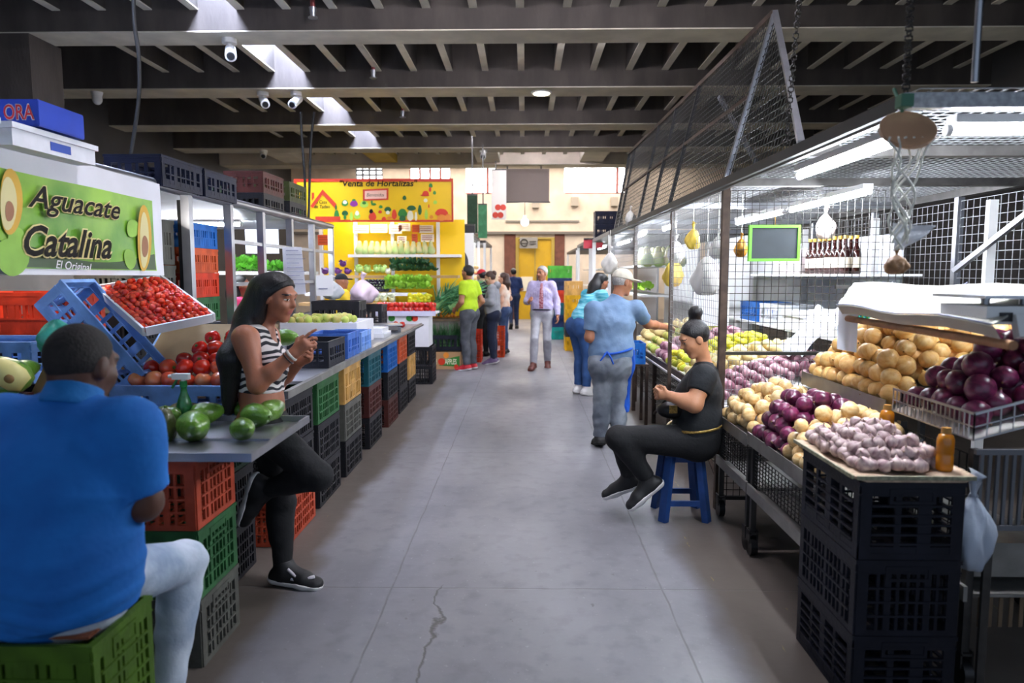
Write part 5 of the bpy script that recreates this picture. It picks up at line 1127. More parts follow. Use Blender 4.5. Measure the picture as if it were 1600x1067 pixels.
# ---- goods in the left stall seen between the steel posts
for i in range(12): place('spin', balls('leaf_bunch', M('leaf_bright', '#57a82a', .5, 0, .3, 8, per=.15), 14, .09, 21, False), at(374+(i % 8)*9.5, 420-(i//8)*8, 8.3), (0, 0, i), 1.1, 'bunch of bright green leaves behind the steel frame', 'greens', 'bright greens behind the steel frame')
t = thing('shelf_unit', 'pale shelf of leafy greens behind the steel frame', 'shelf', (-3., 8.5, 0))
z = at(400, 424, 8.4).z
MB().bx((-3.6, 8.15, z-.04), (-2.55, 8.7, z)).build('shelf', white, t)
for x in (-3.55, -2.6): MB().bx((x-.02, 8.6, 0), (x+.02, 8.64, z-.04)).build('leg', steel, t)
tube_lamp((-3.9, 7.2, 2.1), (-2.9, 7.2, 2.1), 'fluorescent tube glowing inside the left stall behind the price list')
_tm = tubem; tubem = glow('stall_tube', '#fff6e0', 45.)
tube_lamp((-3.3, 12.75, 2.56), (-2.3, 12.75, 2.56), 'fluorescent tube behind the yellow painted board')
tubem = _tm

t = thing('hanging_poster', 'blank white poster board glowing behind the steel posts', 'sign', at(410, 392, 9.2))
a, b_ = at(384, 396, 9.2), at(434, 346, 9.2); MB().bx((a.x, 9.2, a.z), (b_.x, 9.22, b_.z)).build('board', M('panel_white'), t); MB().bx((a.x, 9.195, b_.z), (b_.x, 9.225, b_.z+.02)).build('top_strip', steel, t)
# ---- row of stalls beyond, both sides of the aisle
def far_stall(x0, x1, y0, y1, lab, roof, sgn):
    t = thing('market_stall', lab, 'stall', ((x0+x1)/2, (y0+y1)/2, 0)); xa = x1 if sgn < 0 else x0; xb = x0 if sgn < 0 else x1
    MB().bx((min(xa, xa+sgn*.8), y0, 0), (max(xa, xa+sgn*.8), y1, .85)).build('counter', M('stall_back'), t)
    MB().bx((x0, y0, roof), (x1, y1, roof+.06)).build('roof', steeld, t)
    MB().bx((min(xb, xb-sgn*.05), y0, 0), (max(xb, xb-sgn*.05), y1, roof)).build('back_panel', M('panel_white'), t)
    for y in (y0+.05, y1-.05): MB().bx((xa-.03+sgn*.03, y-.03, .85), (xa+.03+sgn*.03, y+.03, roof)).build('post', white, t)
    for z in (1.25, 1.7): MB().bx((min(xa+sgn*.5, xa+sgn*1.), y0+.1, z), (max(xa+sgn*.5, xa+sgn*1.), y1-.1, z+.03)).build('shelf', white, t)
    return t
def stock(x, y0, y1, z, n, key, make, lab, cat, grp, sc=1., dz=0.):
    for i in range(n): place(key, make, (x+random.uniform(-.04, .04), y0+(y1-y0)*i/(n-1), z+dz), (0, 0, random.uniform(0, 6)), sc, lab, cat, grp)
far_stall(-3.2, -1.05, 14.2, 16.6, 'far stall beyond the woman in the grey jacket', 2.35, -1)
far_stall(-3.2, -.95, 17.2, 20.5, 'last stall on the side of the yellow board, before the back wall', 2.35, -1)
stock(-1.75, 14.4, 16.4, 1.28, 9, 'bot', mk_bottle, 'dark bottle on the far stall shelf beyond the queue', 'bottle', 'bottles on the far stall', 1.2)
stock(-1.75, 14.4, 16.4, 1.73, 8, 'sq', mk_sq, 'pale squash on the upper shelf beyond the queue', 'squash', 'squashes beyond the queue', 1., .115)
stock(-1.4, 14.4, 16.4, .85, 8, 'kale', None, 'leafy greens on the counter beyond the queue', 'greens', 'greens beyond the queue', 1.2, .08)
stock(-1.3, 17.4, 20.3, .85, 8, 'cab', None, 'green cabbage on the last stall before the back wall', 'cabbage', 'cabbages on the last stall', 1.2, .08)
for i in range(6):
    t = thing('onion_string', 'string of tan onions hanging at the far stall', 'onions', (-1.12, 14.5+.35*i, 1.75), 0, 'onion strings at the far stall')
    for k in range(5): MB().lathe(onP, 10, Matrix.Translation((0.02*(-1)**k, 0, -.12*k))).build('onion', oy_m, t, False)
    MB().cyl((0, 0, -.5), (0, 0, .6), .006, None, 5).build('string', M('white_cord'), t, False)
for (a_, b_, y, m, lab) in (((730, 364), (746, 303), 15.2, P('dark_green'), 'dark green board standing above the far stall roof'), ((747, 372), (761, 318), 16.2, P('mid_green', '#3f7d55'), 'mid green board above the far stall roof, nearer the aisle'), ((768, 343), (791, 264), 18.5, None, 'tall pale board with red print beside the brown hanging board'), ((697, 366), (742, 350), 13.6, blk, 'black board hung at the end of the yellow stall')):
    p, q = at(*a_, y), at(*b_, y); t = thing('sign_board', lab, 'sign', ((p.x+q.x)/2, y, p.z))
    MB().bx((p.x, y, p.z), (q.x, y+.05, q.z)).build('board', m or M('card_white'), t); MB().bx((p.x, y-.01, q.z-.03), (q.x, y+.06, q.z)).build('frame', steeld, t)
    if not m:
        for k in range(4): f_ = MB(); dsk(f_, at(774+k*4, 336-(k % 2)*12, y-.002), .08, 0); f_.build('printed_fruit', gp[3], t)
    MB().bx((p.x+.1, y+.01, q.z), (p.x+.13, y+.04, 4.5 if y > 14 else q.z+.1)).build('hanger', steeld, t)
tube_lamp((-1.45, 14.3, 2.28), (-1.45, 15.6, 2.28), 'fluorescent tube under the far stall roof beyond the queue')
tube_lamp((-1.35, 17.3, 2.28), (-1.35, 18.6, 2.28), 'fluorescent tube under the roof of the last stall')
p = at(820, 347, 21.); t = thing('bulb_lamp', 'bare bright bulb hanging in front of the back wall', 'lamp', p); MB().ell(p, .11).build('bulb', lampm, t); MB().cyl(p+V((0, 0, .1)), p+V((0, 0, .2)), .05).build('socket', white, t); MB().cyl(p+V((0, 0, .2)), (p.x, p.y, ZC), .01, None, 5).build('cord', blk, t)
# right hand far row
far_stall(1.25, 3.4, 10.6, 13.2, 'far stall with squashes beyond the wire cage', 2.18, 1)
far_stall(1.25, 3.4, 13.8, 17., 'far stall with navy crates stacked on its roof', 2.22, 1)
far_stall(1.3, 3.4, 18., 22., 'last stall on the side of the wire cage, before the back wall', 2.2, 1)
for i in range(8): place('sq', mk_sq, (1.85+.18*(i % 4)*.9, 10.75+.45*(i//4), 1.85), (0, 0, i), 1.4, 'pale squash on the shelf beyond the wire cage', 'squash', 'squashes beyond the wire cage')
stock(1.9, 11., 13., 1.28, 8, 'let', None, 'lettuce on the shelf beyond the wire cage', 'lettuce', 'lettuces beyond the wire cage', 1.1, .09)
stock(1.6, 10.8, 13., .85, 9, 'cab', None, 'green cabbage on the counter beyond the wire cage', 'cabbage', 'cabbages beyond the wire cage', 1.2, .08)
stock(1.95, 14., 16.8, 1.28, 8, 'kale', None, 'dark greens on the shelf of the stall under the navy crates', 'greens', 'greens under the navy crates', 1.2, .09)
stock(1.6, 14., 16.8, .85, 10, 'let', None, 'lettuce on the counter of the stall under the navy crates', 'lettuce', 'lettuces under the navy crates', 1.2, .08)
tube_lamp((1.6, 10.8, 2.1), (1.6, 12.2, 2.1), 'fluorescent tube under the roof beyond the wire cage')
tube_lamp((1.6, 14., 2.14), (1.6, 15.4, 2.14), 'fluorescent tube under the roof that carries the navy crates')
for k in range(2): crate('ribbed', (1.62, 13.95, 2.285+.262*k), navy, ('lower navy crate on the far roof beside the wire screen', 'topmost navy crate on the far roof beside the wire screen')[k], 0).scale = (.95, 1, 1.4)
p, q = at(912, 388, 13.3), at(942, 372, 13.3); t = thing('sign_board', 'small red board under the navy crates', 'sign', p); MB().bx((p.x, 13.3, p.z), (q.x, 13.34, q.z)).build('board', M('card_scarlet', '#b8283a', .5), t); MB().bx((p.x, 13.29, q.z-.03), (q.x, 13.35, q.z)).build('top_strip', steeld, t); MB().bx((p.x+.05, 13.3, q.z), (p.x+.08, 13.33, 2.23)).build('hanger', steeld, t)
for i, (px, m, kk, s) in enumerate(((876, P('sea_green'), 0, 'teal crate at the bottom of the far stack by the back wall'), (876, dblue, 1, 'dark blue crate second in the far stack by the back wall'), (876, P('teal'), 2, 'dark teal crate third in the far stack by the back wall'), (876, brightr, 3, 'red crate fourth in the far stack by the back wall'), (876, dblue, 4, 'dark blue crate fifth in the far stack by the back wall'), (876, P('leaf', '#4fa83a'), 5, 'bright green crate topmost in the far stack by the back wall'))):
    crate('ribbed', (at(px, 500, 16.8).x, 17.4, .30*kk+.002), m, s).scale = (1.05, 1, 1.6)
yl_ = P('yellow', '#d9a516')
for kk in range(5): crate('ribbed', (at(897, 500, 14.6).x, 14.9, .29*kk+.002), (yl_, black, yl_, yl_, tan)[kk], ('yellow crate at the bottom of the stack by the woman in the teal top', 'black crate second in the yellow stack by the woman in the teal top', 'yellow crate third in the stack by the woman in the teal top', 'yellow crate fourth in the stack by the woman in the teal top', 'tan crate topmost in the stack by the woman in the teal top')[kk], PI/2).scale = (1, .95, 1.55)
for kk in range(2): crate('tall', (-.92, 12.9, .29*kk+.002), brightr, ('lower red crate beside the legs of the man in the lime shirt', 'upper red crate beside the legs of the man in the lime shirt')[kk], PI/2).scale = (.8, .7, 1)
for kk in range(2): crate('tall', (-.52, 13.7, .29*kk+.002), P('vermilion', '#b8401c'), ('lower orange-red crate behind the woman in the grey jacket', 'upper orange-red crate behind the woman in the grey jacket')[kk], PI/2).scale = (.9, .7, 1)
# ================================================================ PEOPLE
F32 = np.float32
def surf(prims, vox, planes=()):
    """one continuous skin around blended limbs (signed distance field, surface nets); returns verts, quads"""
    lo = np.array([1e9]*3); hi = -lo
    for p in prims:
        if p.get('op') == 'sub': continue
        m = max(p['ra'], p['rb'])*max(1, p['s'])+p['k']*.5+3*vox
        for q in (p['a'], p['b']): lo = np.minimum(lo, np.array(q)-m); hi = np.maximum(hi, np.array(q)+m)
    n = np.ceil((hi-lo)/vox).astype(int)+1
    ax = [(lo[i]+vox*np.arange(n[i])).astype(F32) for i in range(3)]
    D = np.full(n, .25, F32)
    for p in prims:
        a, b = np.array(p['a'], F32), np.array(p['b'], F32); k = p['k']; m = max(p['ra'], p['rb'])*max(1, p['s'])+k+2.5*vox
        l3 = np.maximum(0, np.floor((np.minimum(a, b)-m-lo)/vox).astype(int)); h3 = np.minimum(n, np.ceil((np.maximum(a, b)+m-lo)/vox).astype(int)+1)
        if (h3 <= l3).any(): continue
        sl = tuple(slice(l3[i], h3[i]) for i in range(3))
        x = ax[0][sl[0]][:, None, None]-a[0]; y = ax[1][sl[1]][None, :, None]-a[1]; z = ax[2][sl[2]][None, None, :]-a[2]
        ab = b-a; L = float(ab @ ab)
        if L > 1e-10:
            t = np.clip((x*ab[0]+y*ab[1]+z*ab[2])/L, 0, 1); vx, vy, vz = x-t*ab[0], y-t*ab[1], z-t*ab[2]; r = p['ra']+(p['rb']-p['ra'])*t
        else: vx, vy, vz = np.broadcast_arrays(x, y, z); r = p['ra']
        if p.get('E') is not None:      # ellipsoid: axes in rows, radii
            A, R3 = p['E']; q = [(vx*A[i][0]+vy*A[i][1]+vz*A[i][2])/R3[i] for i in range(3)]
            k0 = np.sqrt(q[0]**2+q[1]**2+q[2]**2)+1e-6; k1 = np.sqrt((q[0]/R3[0])**2+(q[1]/R3[1])**2+(q[2]/R3[2])**2)+1e-6; d = k0*(k0-1)/k1
        else:
            if p['u'] is not None:
                u = p['u']; w = (vx*u[0]+vy*u[1]+vz*u[2])*(1/p['s']-1); vx, vy, vz = vx+w*u[0], vy+w*u[1], vz+w*u[2]
            d = np.sqrt(vx*vx+vy*vy+vz*vz)-r
        for c, nn_ in p.get('clip', ()):
            c = np.array(c); d = np.maximum(d, (x+a[0]-c[0])*nn_[0]+(y+a[1]-c[1])*nn_[1]+(z+a[2]-c[2])*nn_[2])
        S = D[sl]
        if p.get('op') == 'sub':
            h = np.clip(.5-.5*(S+d)/k, 0, 1); D[sl] = S*(1-h)-d*h+k*h*(1-h)
        else:
            h = np.clip(.5+.5*(S-d)/k, 0, 1); D[sl] = S*(1-h)+d*h-k*h*(1-h)
    for c, nn_ in planes:
        D = np.maximum(D, ((ax[0]-c[0])*nn_[0])[:, None, None]+((ax[1]-c[1])*nn_[1])[None, :, None]+((ax[2]-c[2])*nn_[2])[None, None, :])
    neg = D < 0
    off = [(i, j, k) for i in (0, 1) for j in (0, 1) for k in (0, 1)]
    cnt = sum(neg[i:n[0]-1+i, j:n[1]-1+j, k:n[2]-1+k].astype(np.int8) for i, j, k in off)
    act = np.argwhere((cnt > 0) & (cnt < 8)); idm = -np.ones(np.array(n)-1, np.int32); idm[tuple(act.T)] = np.arange(len(act))
    val = np.stack([D[act[:, 0]+i, act[:, 1]+j, act[:, 2]+k] for i, j, k in off], 1)
    P_ = np.zeros((len(act), 3)); C_ = np.zeros(len(act)); offa = np.array(off, float)
    for e0 in range(8):
        for ax_ in range(3):
            e1 = e0+(4, 2, 1)[ax_]
            if off[e0][ax_] or e1 > 7: continue
            v0, v1 = val[:, e0], val[:, e1]; mk_ = (v0 < 0) != (v1 < 0); t = np.where(mk_, v0/np.where(mk_, v0-v1, 1), 0)
            P_ += np.where(mk_[:, None], offa[e0]+t[:, None]*(offa[e1]-offa[e0]), 0); C_ += mk_
    verts = lo+(act+P_/C_[:, None])*vox
    quads = []
    for a_ in range(3):
        b_, c_ = (a_+1) % 3, (a_+2) % 3
        s0 = [slice(None)]*3; s1 = [slice(None)]*3; s0[a_] = slice(0, n[a_]-1); s1[a_] = slice(1, n[a_])
        N0, N1 = neg[tuple(s0)], neg[tuple(s1)]; e = np.argwhere(N0 != N1)
        e = e[(e[:, b_] > 0) & (e[:, c_] > 0) & (e[:, b_] < n[b_]-1) & (e[:, c_] < n[c_]-1)]
        fl = N0[tuple(e.T)]
        db, dc = np.zeros(3, int), np.zeros(3, int); db[b_] = 1; dc[c_] = 1
        q = np.stack([idm[tuple((e-db-dc).T)], idm[tuple((e-dc).T)], idm[tuple(e.T)], idm[tuple((e-db).T)]], 1)
        q[~fl] = q[~fl][:, ::-1]; quads.append(q)
    return verts, np.concatenate(quads)
def skin_obj(name, prims, vox, mats, parent, planes=(), paint=None, wr=0.):
    v, q = surf(prims, vox, planes)
    if wr > .004:   # long horizontal folds gathering towards the waist
        f = np.sin(v[:, 2]*75+np.sin(v[:, 0]*9+1)*2.2+np.sin(v[:, 0]*23)*.6); zl, zh = v[:, 2].min(), v[:, 2].max(); a = np.clip(1.15-(v[:, 2]-zl)/(zh-zl)*1.6, .08, 1); c = v.mean(0); d = v-c; d[:, 2] = 0; d /= np.linalg.norm(d, axis=1)[:, None]+1e-6
        v = v+d*(np.maximum(f, -.2)*a*wr)[:, None]
    elif wr:   # soft creases in cloth
        f = np.sin(v[:, 2]*55+np.sin(v[:, 0]*23)*2+v[:, 1]*18)*np.sin(v[:, 0]*31-v[:, 2]*21+v[:, 1]*27); c = v.mean(0); d = v-c; d[:, 2] = 0; d /= np.linalg.norm(d, axis=1)[:, None]+1e-6
        v = v+d*(f*wr)[:, None]
    me = bpy.data.meshes.new(name); me.from_pydata(v.tolist(), [], q.tolist())
    for m in (mats if isinstance(mats, list) else [mats]): me.materials.append(m)
    me.polygons.foreach_set('use_smooth', np.ones(len(q), bool))
    if paint is not None:
        c = v[q].mean(1); mi = np.zeros(len(q), np.int32); paint(c, mi); me.polygons.foreach_set('material_index', mi)
    me.update(); o = bpy.data.objects.new(name, me); COL.objects.link(o); o.parent = parent; return o
def cone(tag_, a, b, ra, rb=None, k=.03, u=None, s=1., **kw):
    return dict(tag=tag_, a=V(a), b=V(b), ra=ra, rb=ra if rb is None else rb, k=k, u=u, s=s, **kw)
def elli(tag_, c, A, R3, k=.02, **kw):
    return dict(tag=tag_, a=V(c), b=V(c), ra=max(R3), rb=max(R3), k=k, u=None, s=1., E=(A, R3), **kw)
def std(H=1.7, **ov):
    k = H/1.7
    J = dict(pel=(0, 0, .94), wai=(0, .01, 1.07), che=(0, .0, 1.25), nek=(0, -.015, 1.44), hea=(0, .02, 1.585))
    for s, S in ((1, 'R'), (-1, 'L')):
        J.update({'sh'+S: (.158*s, -.01, 1.385), 'el'+S: (.215*s, -.02, 1.11), 'wr'+S: (.235*s, .05, .88), 'hip'+S: (.085*s, 0, .9), 'kn'+S: (.09*s, .02, .49), 'an'+S: (.09*s, -.02, .085), 'to'+S: (.105*s, .14, .03)})
    J = {a: V(b)*k for a, b in J.items()}
    for a, b in ov.items():
        if a in J: J[a] = V(b)
    J['hf'] = V(ov.get('hf', (0, 1, 0))).normalized(); J['k'] = k; J['fing'] = ov.get('fing', {}); return J
def human(J, g):
    k_ = J['k']; G = lambda n, d: g.get(n, d)*k_
    uh = (J['hipR']-J['hipL']).normalized(); us = (J['shR']-J['shL']).normalized(); um = (uh+us).normalized()
    H_, W_, C_ = G('hip', .108), G('waist', .098), G('chest', .106)
    fw = V((0, 1, 0)); P = []
    P += [cone('pelvis', J['pel'], J['pel']*.45+J['wai']*.55, H_, W_*1.03, .05, uh, g.get('ws', 1.42)), cone('belly', J['pel']*.4+J['wai']*.6, J['wai'], W_*1.02, W_, .05, um, 1.38), cone('chest', J['wai'], J['che'], W_, C_, .05, um, 1.38), cone('chest', J['che'], J['che']*.25+J['nek']*.75, C_, .06*k_, .05, us, 1.45), cone('shoulder', J['shL'], J['shR'], .05*k_, None, .05)]
    if g.get('belly'): P.append(cone('belly', J['pel']*.3+J['wai']*.7+fw*g['belly'], J['wai']+fw*g['belly'], W_*.9, None, .08, um, 1.3))
    if g.get('bust'):
        n_ = us.cross((J['nek']-J['wai']).normalized()); n_ = -n_ if n_.y < 0 else n_
        for s in (-1, 1): P.append(cone('chest', J['che']*.85+J['wai']*.15+us*s*.07*k_+n_*g['bust']*.75, J['che']*.8+J['wai']*.2+us*s*.068*k_+n_*g['bust'], .062*k_, .05*k_, .04))
    for s, S in ((1, 'R'), (-1, 'L')):
        sh, el, wr = J['sh'+S], J['el'+S], J['wr'+S]; A_ = G('arm', .05)
        P += [cone('delt'+S, sh, sh*.75+el*.25, A_*1.06, A_*1.03, .04), cone('uparm'+S, sh, el, A_*1.04, A_*.82, .03), cone('forearm'+S, el, el*.6+wr*.4, A_*.84, A_*.8, .03), cone('forearm'+S, el*.6+wr*.4, wr, A_*.8, A_*.54, .02)]
        hp, kn, an, to = J['hip'+S], J['kn'+S], J['an'+S], J['to'+S]; T_ = G('thigh', .088)
        P += [cone('glute'+S, hp-fw*.025*k_+uh*s*.0, hp-fw*.03*k_+V((0, 0, .02)), H_*.9, None, .05), cone('thigh'+S, hp, kn, T_, T_*.66, .04), cone('shin'+S, kn, an, T_*.64, T_*.42, .03)]
        sd = (an-kn).normalized(); bk = -fw-sd*(-fw).dot(sd); bk = bk.normalized() if bk.length > .2 else V((0, 0, -1)) 
        P.append(cone('shin'+S, kn+(an-kn)*.22+bk*.02*k_, kn+(an-kn)*.5+bk*.014*k_, T_*.52, T_*.42, .04))
        fd = (to-an); fl = V((fd.x, fd.y, 0)); heel = an+(sd*.05*k_)-fd.normalized()*.02*k_
        P += [cone('foot'+S, an, heel, .036*k_, .034*k_, .03), cone('foot'+S, heel, to, .034*k_, .028*k_, .03, None, 1.)]
        # hand: palm, four unequal bent fingers, thumb off the side of the palm
        o = J['fing'].get(S, {}); hd = V(o.get('hd', wr-el)).normalized(); pn = V(o.get('pn', (-s, 0, 0))); pn = (pn-hd*pn.dot(hd)).normalized(); th = hd.cross(pn)*s; c = o.get('curl', .35); rf_ = .0085*k_*o.get('fat', 1)
        P.append(cone('hand'+S, wr+hd*.012*k_, wr+hd*.075*k_, .018*k_, .02*k_, .015, th, 1.75))
        cl = o.get('curls', (c, c*1.1, c*1.2, c*1.3))
        for i, (of, ln) in enumerate(((.03, .07), (.0105, .078), (-.0095, .072), (-.028, .056))):
            p0 = wr+hd*.088*k_+th*of*k_; a_ = 0
            for sg, fr_ in enumerate((.45, .32, .23)):
                a_ += cl[i]*(1 if sg == 0 else 1.25); d_ = hd*math.cos(a_)+pn*math.sin(a_)+th*of*2.2*(1-.5*sg); p1 = p0+d_.normalized()*ln*fr_*k_
                P.append(cone('hand'+S, p0, p1, rf_*(1-.08*sg), rf_*(.92-.08*sg), .006)); p0 = p1
        t0 = wr+hd*.03*k_+th*.022*k_; t1 = t0+(hd*.6+th*.75+pn*.25).normalized()*.042*k_; t2 = t1+(hd*.95+th*.1+pn*o.get('tc', .35)).normalized()*.034*k_
        P += [cone('hand'+S, t0, t1, rf_*1.35, rf_*1.15, .012), cone('hand'+S, t1, t2, rf_*1.12, rf_*.9, .006)]
    hf = J['hf']; hs = hf.cross(V((0, 0, 1))).normalized(); hu = hs.cross(hf).normalized(); h = J['hea']; A = (hs, hf, hu); q = k_ if k_ > .9 else k_*1.05
    E = lambda s_, f_, u_: h+(hs*s_+hf*f_+hu*u_)*q
    P.append(cone('neck', J['nek']-V((0, 0, .02)), E(0, -.02, -.05), G('neck', .052), G('neck', .052)*.94, .03))
    P += [elli('skull', E(0, -.012, .025), A, (.074*q, .094*q, .09*q), .03), elli('face', E(0, .03, -.045), A, (.056*q, .06*q, .068*q), .035), cone('face', E(-.012, .066, -.1), E(.012, .066, -.1), .017*q, None, .025), cone('face', E(-.042, .055, -.02), E(-.03, .07, -.03), .02*q, .016*q, .03), cone('face', E(.042, .055, -.02), E(.03, .07, -.03), .02*q, .016*q, .03),
          cone('face', E(0, .08, .02), E(0, .104, -.018), .0085*q, .0125*q, .014), cone('face', E(-.011, .09, -.022), E(.011, .09, -.022), .009*q, None, .012), cone('face', E(-.035, .076, .032), E(.035, .076, .032), .0135*q, None, .018), cone('face', E(-.017, .083, -.05), E(.017, .083, -.05), .0075*q, None, .008), cone('face', E(-.014, .082, -.062), E(.014, .082, -.062), .0085*q, None, .008)]
    for s in (-1, 1):
        P += [elli('ear', E(s*.076, -.005, -.005), A, (.011*q, .022*q, .033*q), .01), cone('face', E(s*.032, .073, .01), E(s*.031, .074, .01), .0125*q, None, .005)]
    return P, (E, A, q, h)
def face_paint(fr):
    E, A, q, h = fr; M3 = np.array([list(a) for a in A])
    def f(c, mi):
        l = (c-np.array(h)) @ M3.T/q; s, w, u = np.abs(l[:, 0]), l[:, 1], l[:, 2]
        mi[(w > .066) & (s < .024-np.abs(u+.056)*.9) & (np.abs(u+.056) < .0105)] = 1
        ey = (w > .058) & (np.abs(s-.032) < .0145-np.abs(u-.008)*1.4) & (np.abs(u-.008) < .0048); mi[ey] = 2
        mi[ey & (np.abs(s-.032) < .0078)] = 3
        mi[(w > .06) & (np.abs(s-.034) < .019) & (np.abs(u-.037+np.abs(s-.03)*.3) < .0034)] = 3
    return f
def infl(P, tags, inf, scale=1., clip=None, kmul=1.):
    out = []
    for p in P:
        if p['tag'] in tags:
            c = dict(p); c['ra'] = p['ra']*scale+inf; c['rb'] = p['rb']*scale+inf; c['k'] = p['k']*kmul
            if p.get('E') is not None: c['E'] = (p['E'][0], tuple(r+inf for r in p['E'][1]))
            if clip and p['tag'] in clip: c['clip'] = list(clip[p['tag']]) if isinstance(clip[p['tag']], list) else [clip[p['tag']]]
            out.append(c)
    return out
lipm = M('lips', '#8a4a44', .45); eyem = M('eye_white', '#d8d4cc', .3); pupm = M('eye_dark', '#14100e', .3)
def skin(n, c): return M('skin_'+n, c, .5, 0, .07, 10, .05, 60, sss=.0)
def fabric(n, c='#808080', var=.12, c2=None, **kw): return M('fabric_'+n, c, .85, 0, 0 if c2 else var, kw.pop('vs', 7), kw.pop('bump', .35), kw.pop('bs', 16), col2=c2, **kw)
def cutarm(J, S, f):      # sleeve end: everything beyond fraction f of the upper arm is cut away
    a, b = J['sh'+S], J['el'+S]; d = (b-a).normalized(); return (a+(b-a)*f, tuple(d))
def cutseg(a, b, f): d = (b-a).normalized(); return (a+(b-a)*f, tuple(d))
LEGS = ('pelvis', 'gluteR', 'gluteL', 'thighR', 'thighL', 'shinR', 'shinL'); TOP = ('belly', 'chest', 'shoulder', 'deltR', 'deltL')
def trousers(P, J, m, root, vox, inf=.012, wz=None, cuff=.97, name='trousers', wr=.002, flare=1.):
    cl = {'shin'+S: cutseg(J['kn'+S], J['an'+S], cuff) for S in 'RL'}
    Q = infl(P, LEGS, inf, 1., cl)
    if flare > 1:
        for c in Q:
            if c['tag'][:4] == 'shin': c['rb'] = max(c['rb'], .052*flare*J['k']); c['ra'] = max(c['ra'], c['rb'])
    ax_ = (J['wai']-J['pel']).normalized(); w = J['pel']+(J['wai']-J['pel'])*(wz if wz is not None else .35)
    Q = [dict(c, clip=c.get('clip', [])+[(w, tuple(ax_))]) if c['tag'] in ('pelvis', 'gluteR', 'gluteL') else c for c in Q]
    return skin_obj(name, Q, vox, m, root, wr=wr)
def shirt(P, J, m, root, vox, inf=.014, hem=.1, sl=.55, name='shirt', wr=.002, neck=.035, tags=TOP, fore=None, seat=None):
    cl = {}; T_ = list(tags)+['pelvis']
    if sl:
        T_ += ['uparmR', 'uparmL']
        for S in 'RL': cl['uparm'+S] = cl['delt'+S] = cutarm(J, S, sl)
    if fore:
        T_ += ['forearmR', 'forearmL']; cl = {}
        for S in 'RL': cl['forearm'+S] = cutseg(J['el'+S], J['wr'+S], fore)
    ax_ = (J['wai']-J['pel']).normalized(); w = J['pel']+(J['wai']-J['pel'])*hem
    for t in ('pelvis', 'belly'): cl[t] = (w, tuple(-ax_))
    if hem > .9: cl['chest'] = (w, tuple(-ax_)); cl['pelvis'] = (w, tuple(-ax_))
    Q = infl(P, T_, inf, 1., cl)
    if seat:      # the tail of the shirt spread over the seat
        Q += infl(P, ('gluteR', 'gluteL'), inf+.004, 1., {t: [(V((0, 0, seat)), (0, 0, -1)), (J['pel']+V((0, .06, 0)), (0, 1, 0))] for t in ('gluteR', 'gluteL')})
    ne = (J['hea']-J['nek']).normalized()
    if neck: Q.append(cone('collar', J['nek']-ne*.03, J['nek']+ne*neck, .058*J['k']+inf*.4, .054*J['k']+inf*.3, .02, clip=[(J['nek']+ne*neck, tuple(ne))]))
    return skin_obj(name, Q, vox, m, root, wr=wr)
def shoes(P, J, mats, root, vox, inf=.012, name='shoe'):
    up_m, so_m = mats if isinstance(mats, list) else (mats, mats)
    for S in 'RL':
        an, to = J['an'+S], J['to'+S]; kn = J['kn'+S]; d = (kn-an).normalized(); k = J['k']
        fd = (to-an); fd = (fd-d*fd.dot(d)*.55).normalized() if abs(d.z) > .5 else fd.normalized()
        upv = (d-fd*d.dot(fd)).normalized(); sd = fd.cross(upv)
        heel = an-upv*.045*k-fd*.03*k; ball = heel+fd*.165*k+upv*.0; toe = heel+fd*.225*k-upv*.006*k; b0 = heel-upv*.036*k
        lowc = (b0+upv*.012, tuple(-upv)); topc = (an+d*.045*k, tuple(d))
        Q = [cone('f', heel+upv*.004, ball, .036*k+inf*.5, .034*k+inf*.5, .02, sd, 1.12, clip=[lowc]), cone('f', ball, toe, .036*k+inf*.5, .031*k+inf*.5, .02, sd, 1.25, clip=[lowc]), cone('f', an+d*.05*k, heel+fd*.045*k+upv*.015, .036*k+inf, .04*k+inf*.5, .03, clip=[topc]), cone('f', an+fd*.03*k, ball-fd*.01*k+upv*.018, .042*k, .032*k, .03, clip=[topc])]
        skin_obj(name, Q, vox, up_m, root)
        t0, t1 = (b0+upv*.027, tuple(upv)), (b0, tuple(-upv))
        Q = [cone('s', heel, ball, .041*k+inf*.5, .039*k+inf*.5, .02, sd, 1.12, clip=[t0, t1]), cone('s', ball, toe, .039*k+inf*.5, .032*k+inf*.5, .02, sd, 1.3, clip=[t0, t1])]
        skin_obj('sole', Q, vox*.8, so_m, root)
def hair_short(fr, m, root, vox, t=.008, low=-.05, front=.052, name='hair', top=.0):
    E, A, q, h = fr; n1 = (A[1]*.8-A[2]*.6).normalized(); 
    Q = [elli('h', E(0, -.014, .026+top), A, ((.074)*q+t, .094*q+t, .09*q+t), .02, clip=[(E(0, front, .068), tuple(n1)), (E(0, 0, low), tuple(-A[2]))])]
    return skin_obj(name, Q, vox, m, root)
def person(name, label, base, rz, J, g, sk, vox, cat='person'):
    r = thing(name, label, cat, base, rz); P, fr = human(J, g)
    skin_obj('body', [p for p in P if p['tag'][:4] != 'foot'], vox, [sk, lipm, eyem, pupm], r, paint=face_paint(fr)); return r, P, fr
def local(base, rz):
    b, R = V(base), Matrix.Rotation(-rz, 3, 'Z'); return lambda px, py, y: R @ (at(px, py, y)-b), (lambda d: R @ V(d))
dkhair = M('hair_black', '#0e0c0e', .38, 0, .3, 40, .3, 80, stretch=(3, 3, .4)); brhair = M('hair_brown', '#3a241a', .45, 0, .3, 40, .3, 80); grhair = M('hair_grey', '#a39f9a', .6, 0, .2, 60, .3, 90); crop_ = M('hair_cropped', '#1a1513', .75, 0, .35, 60, .25, 120)
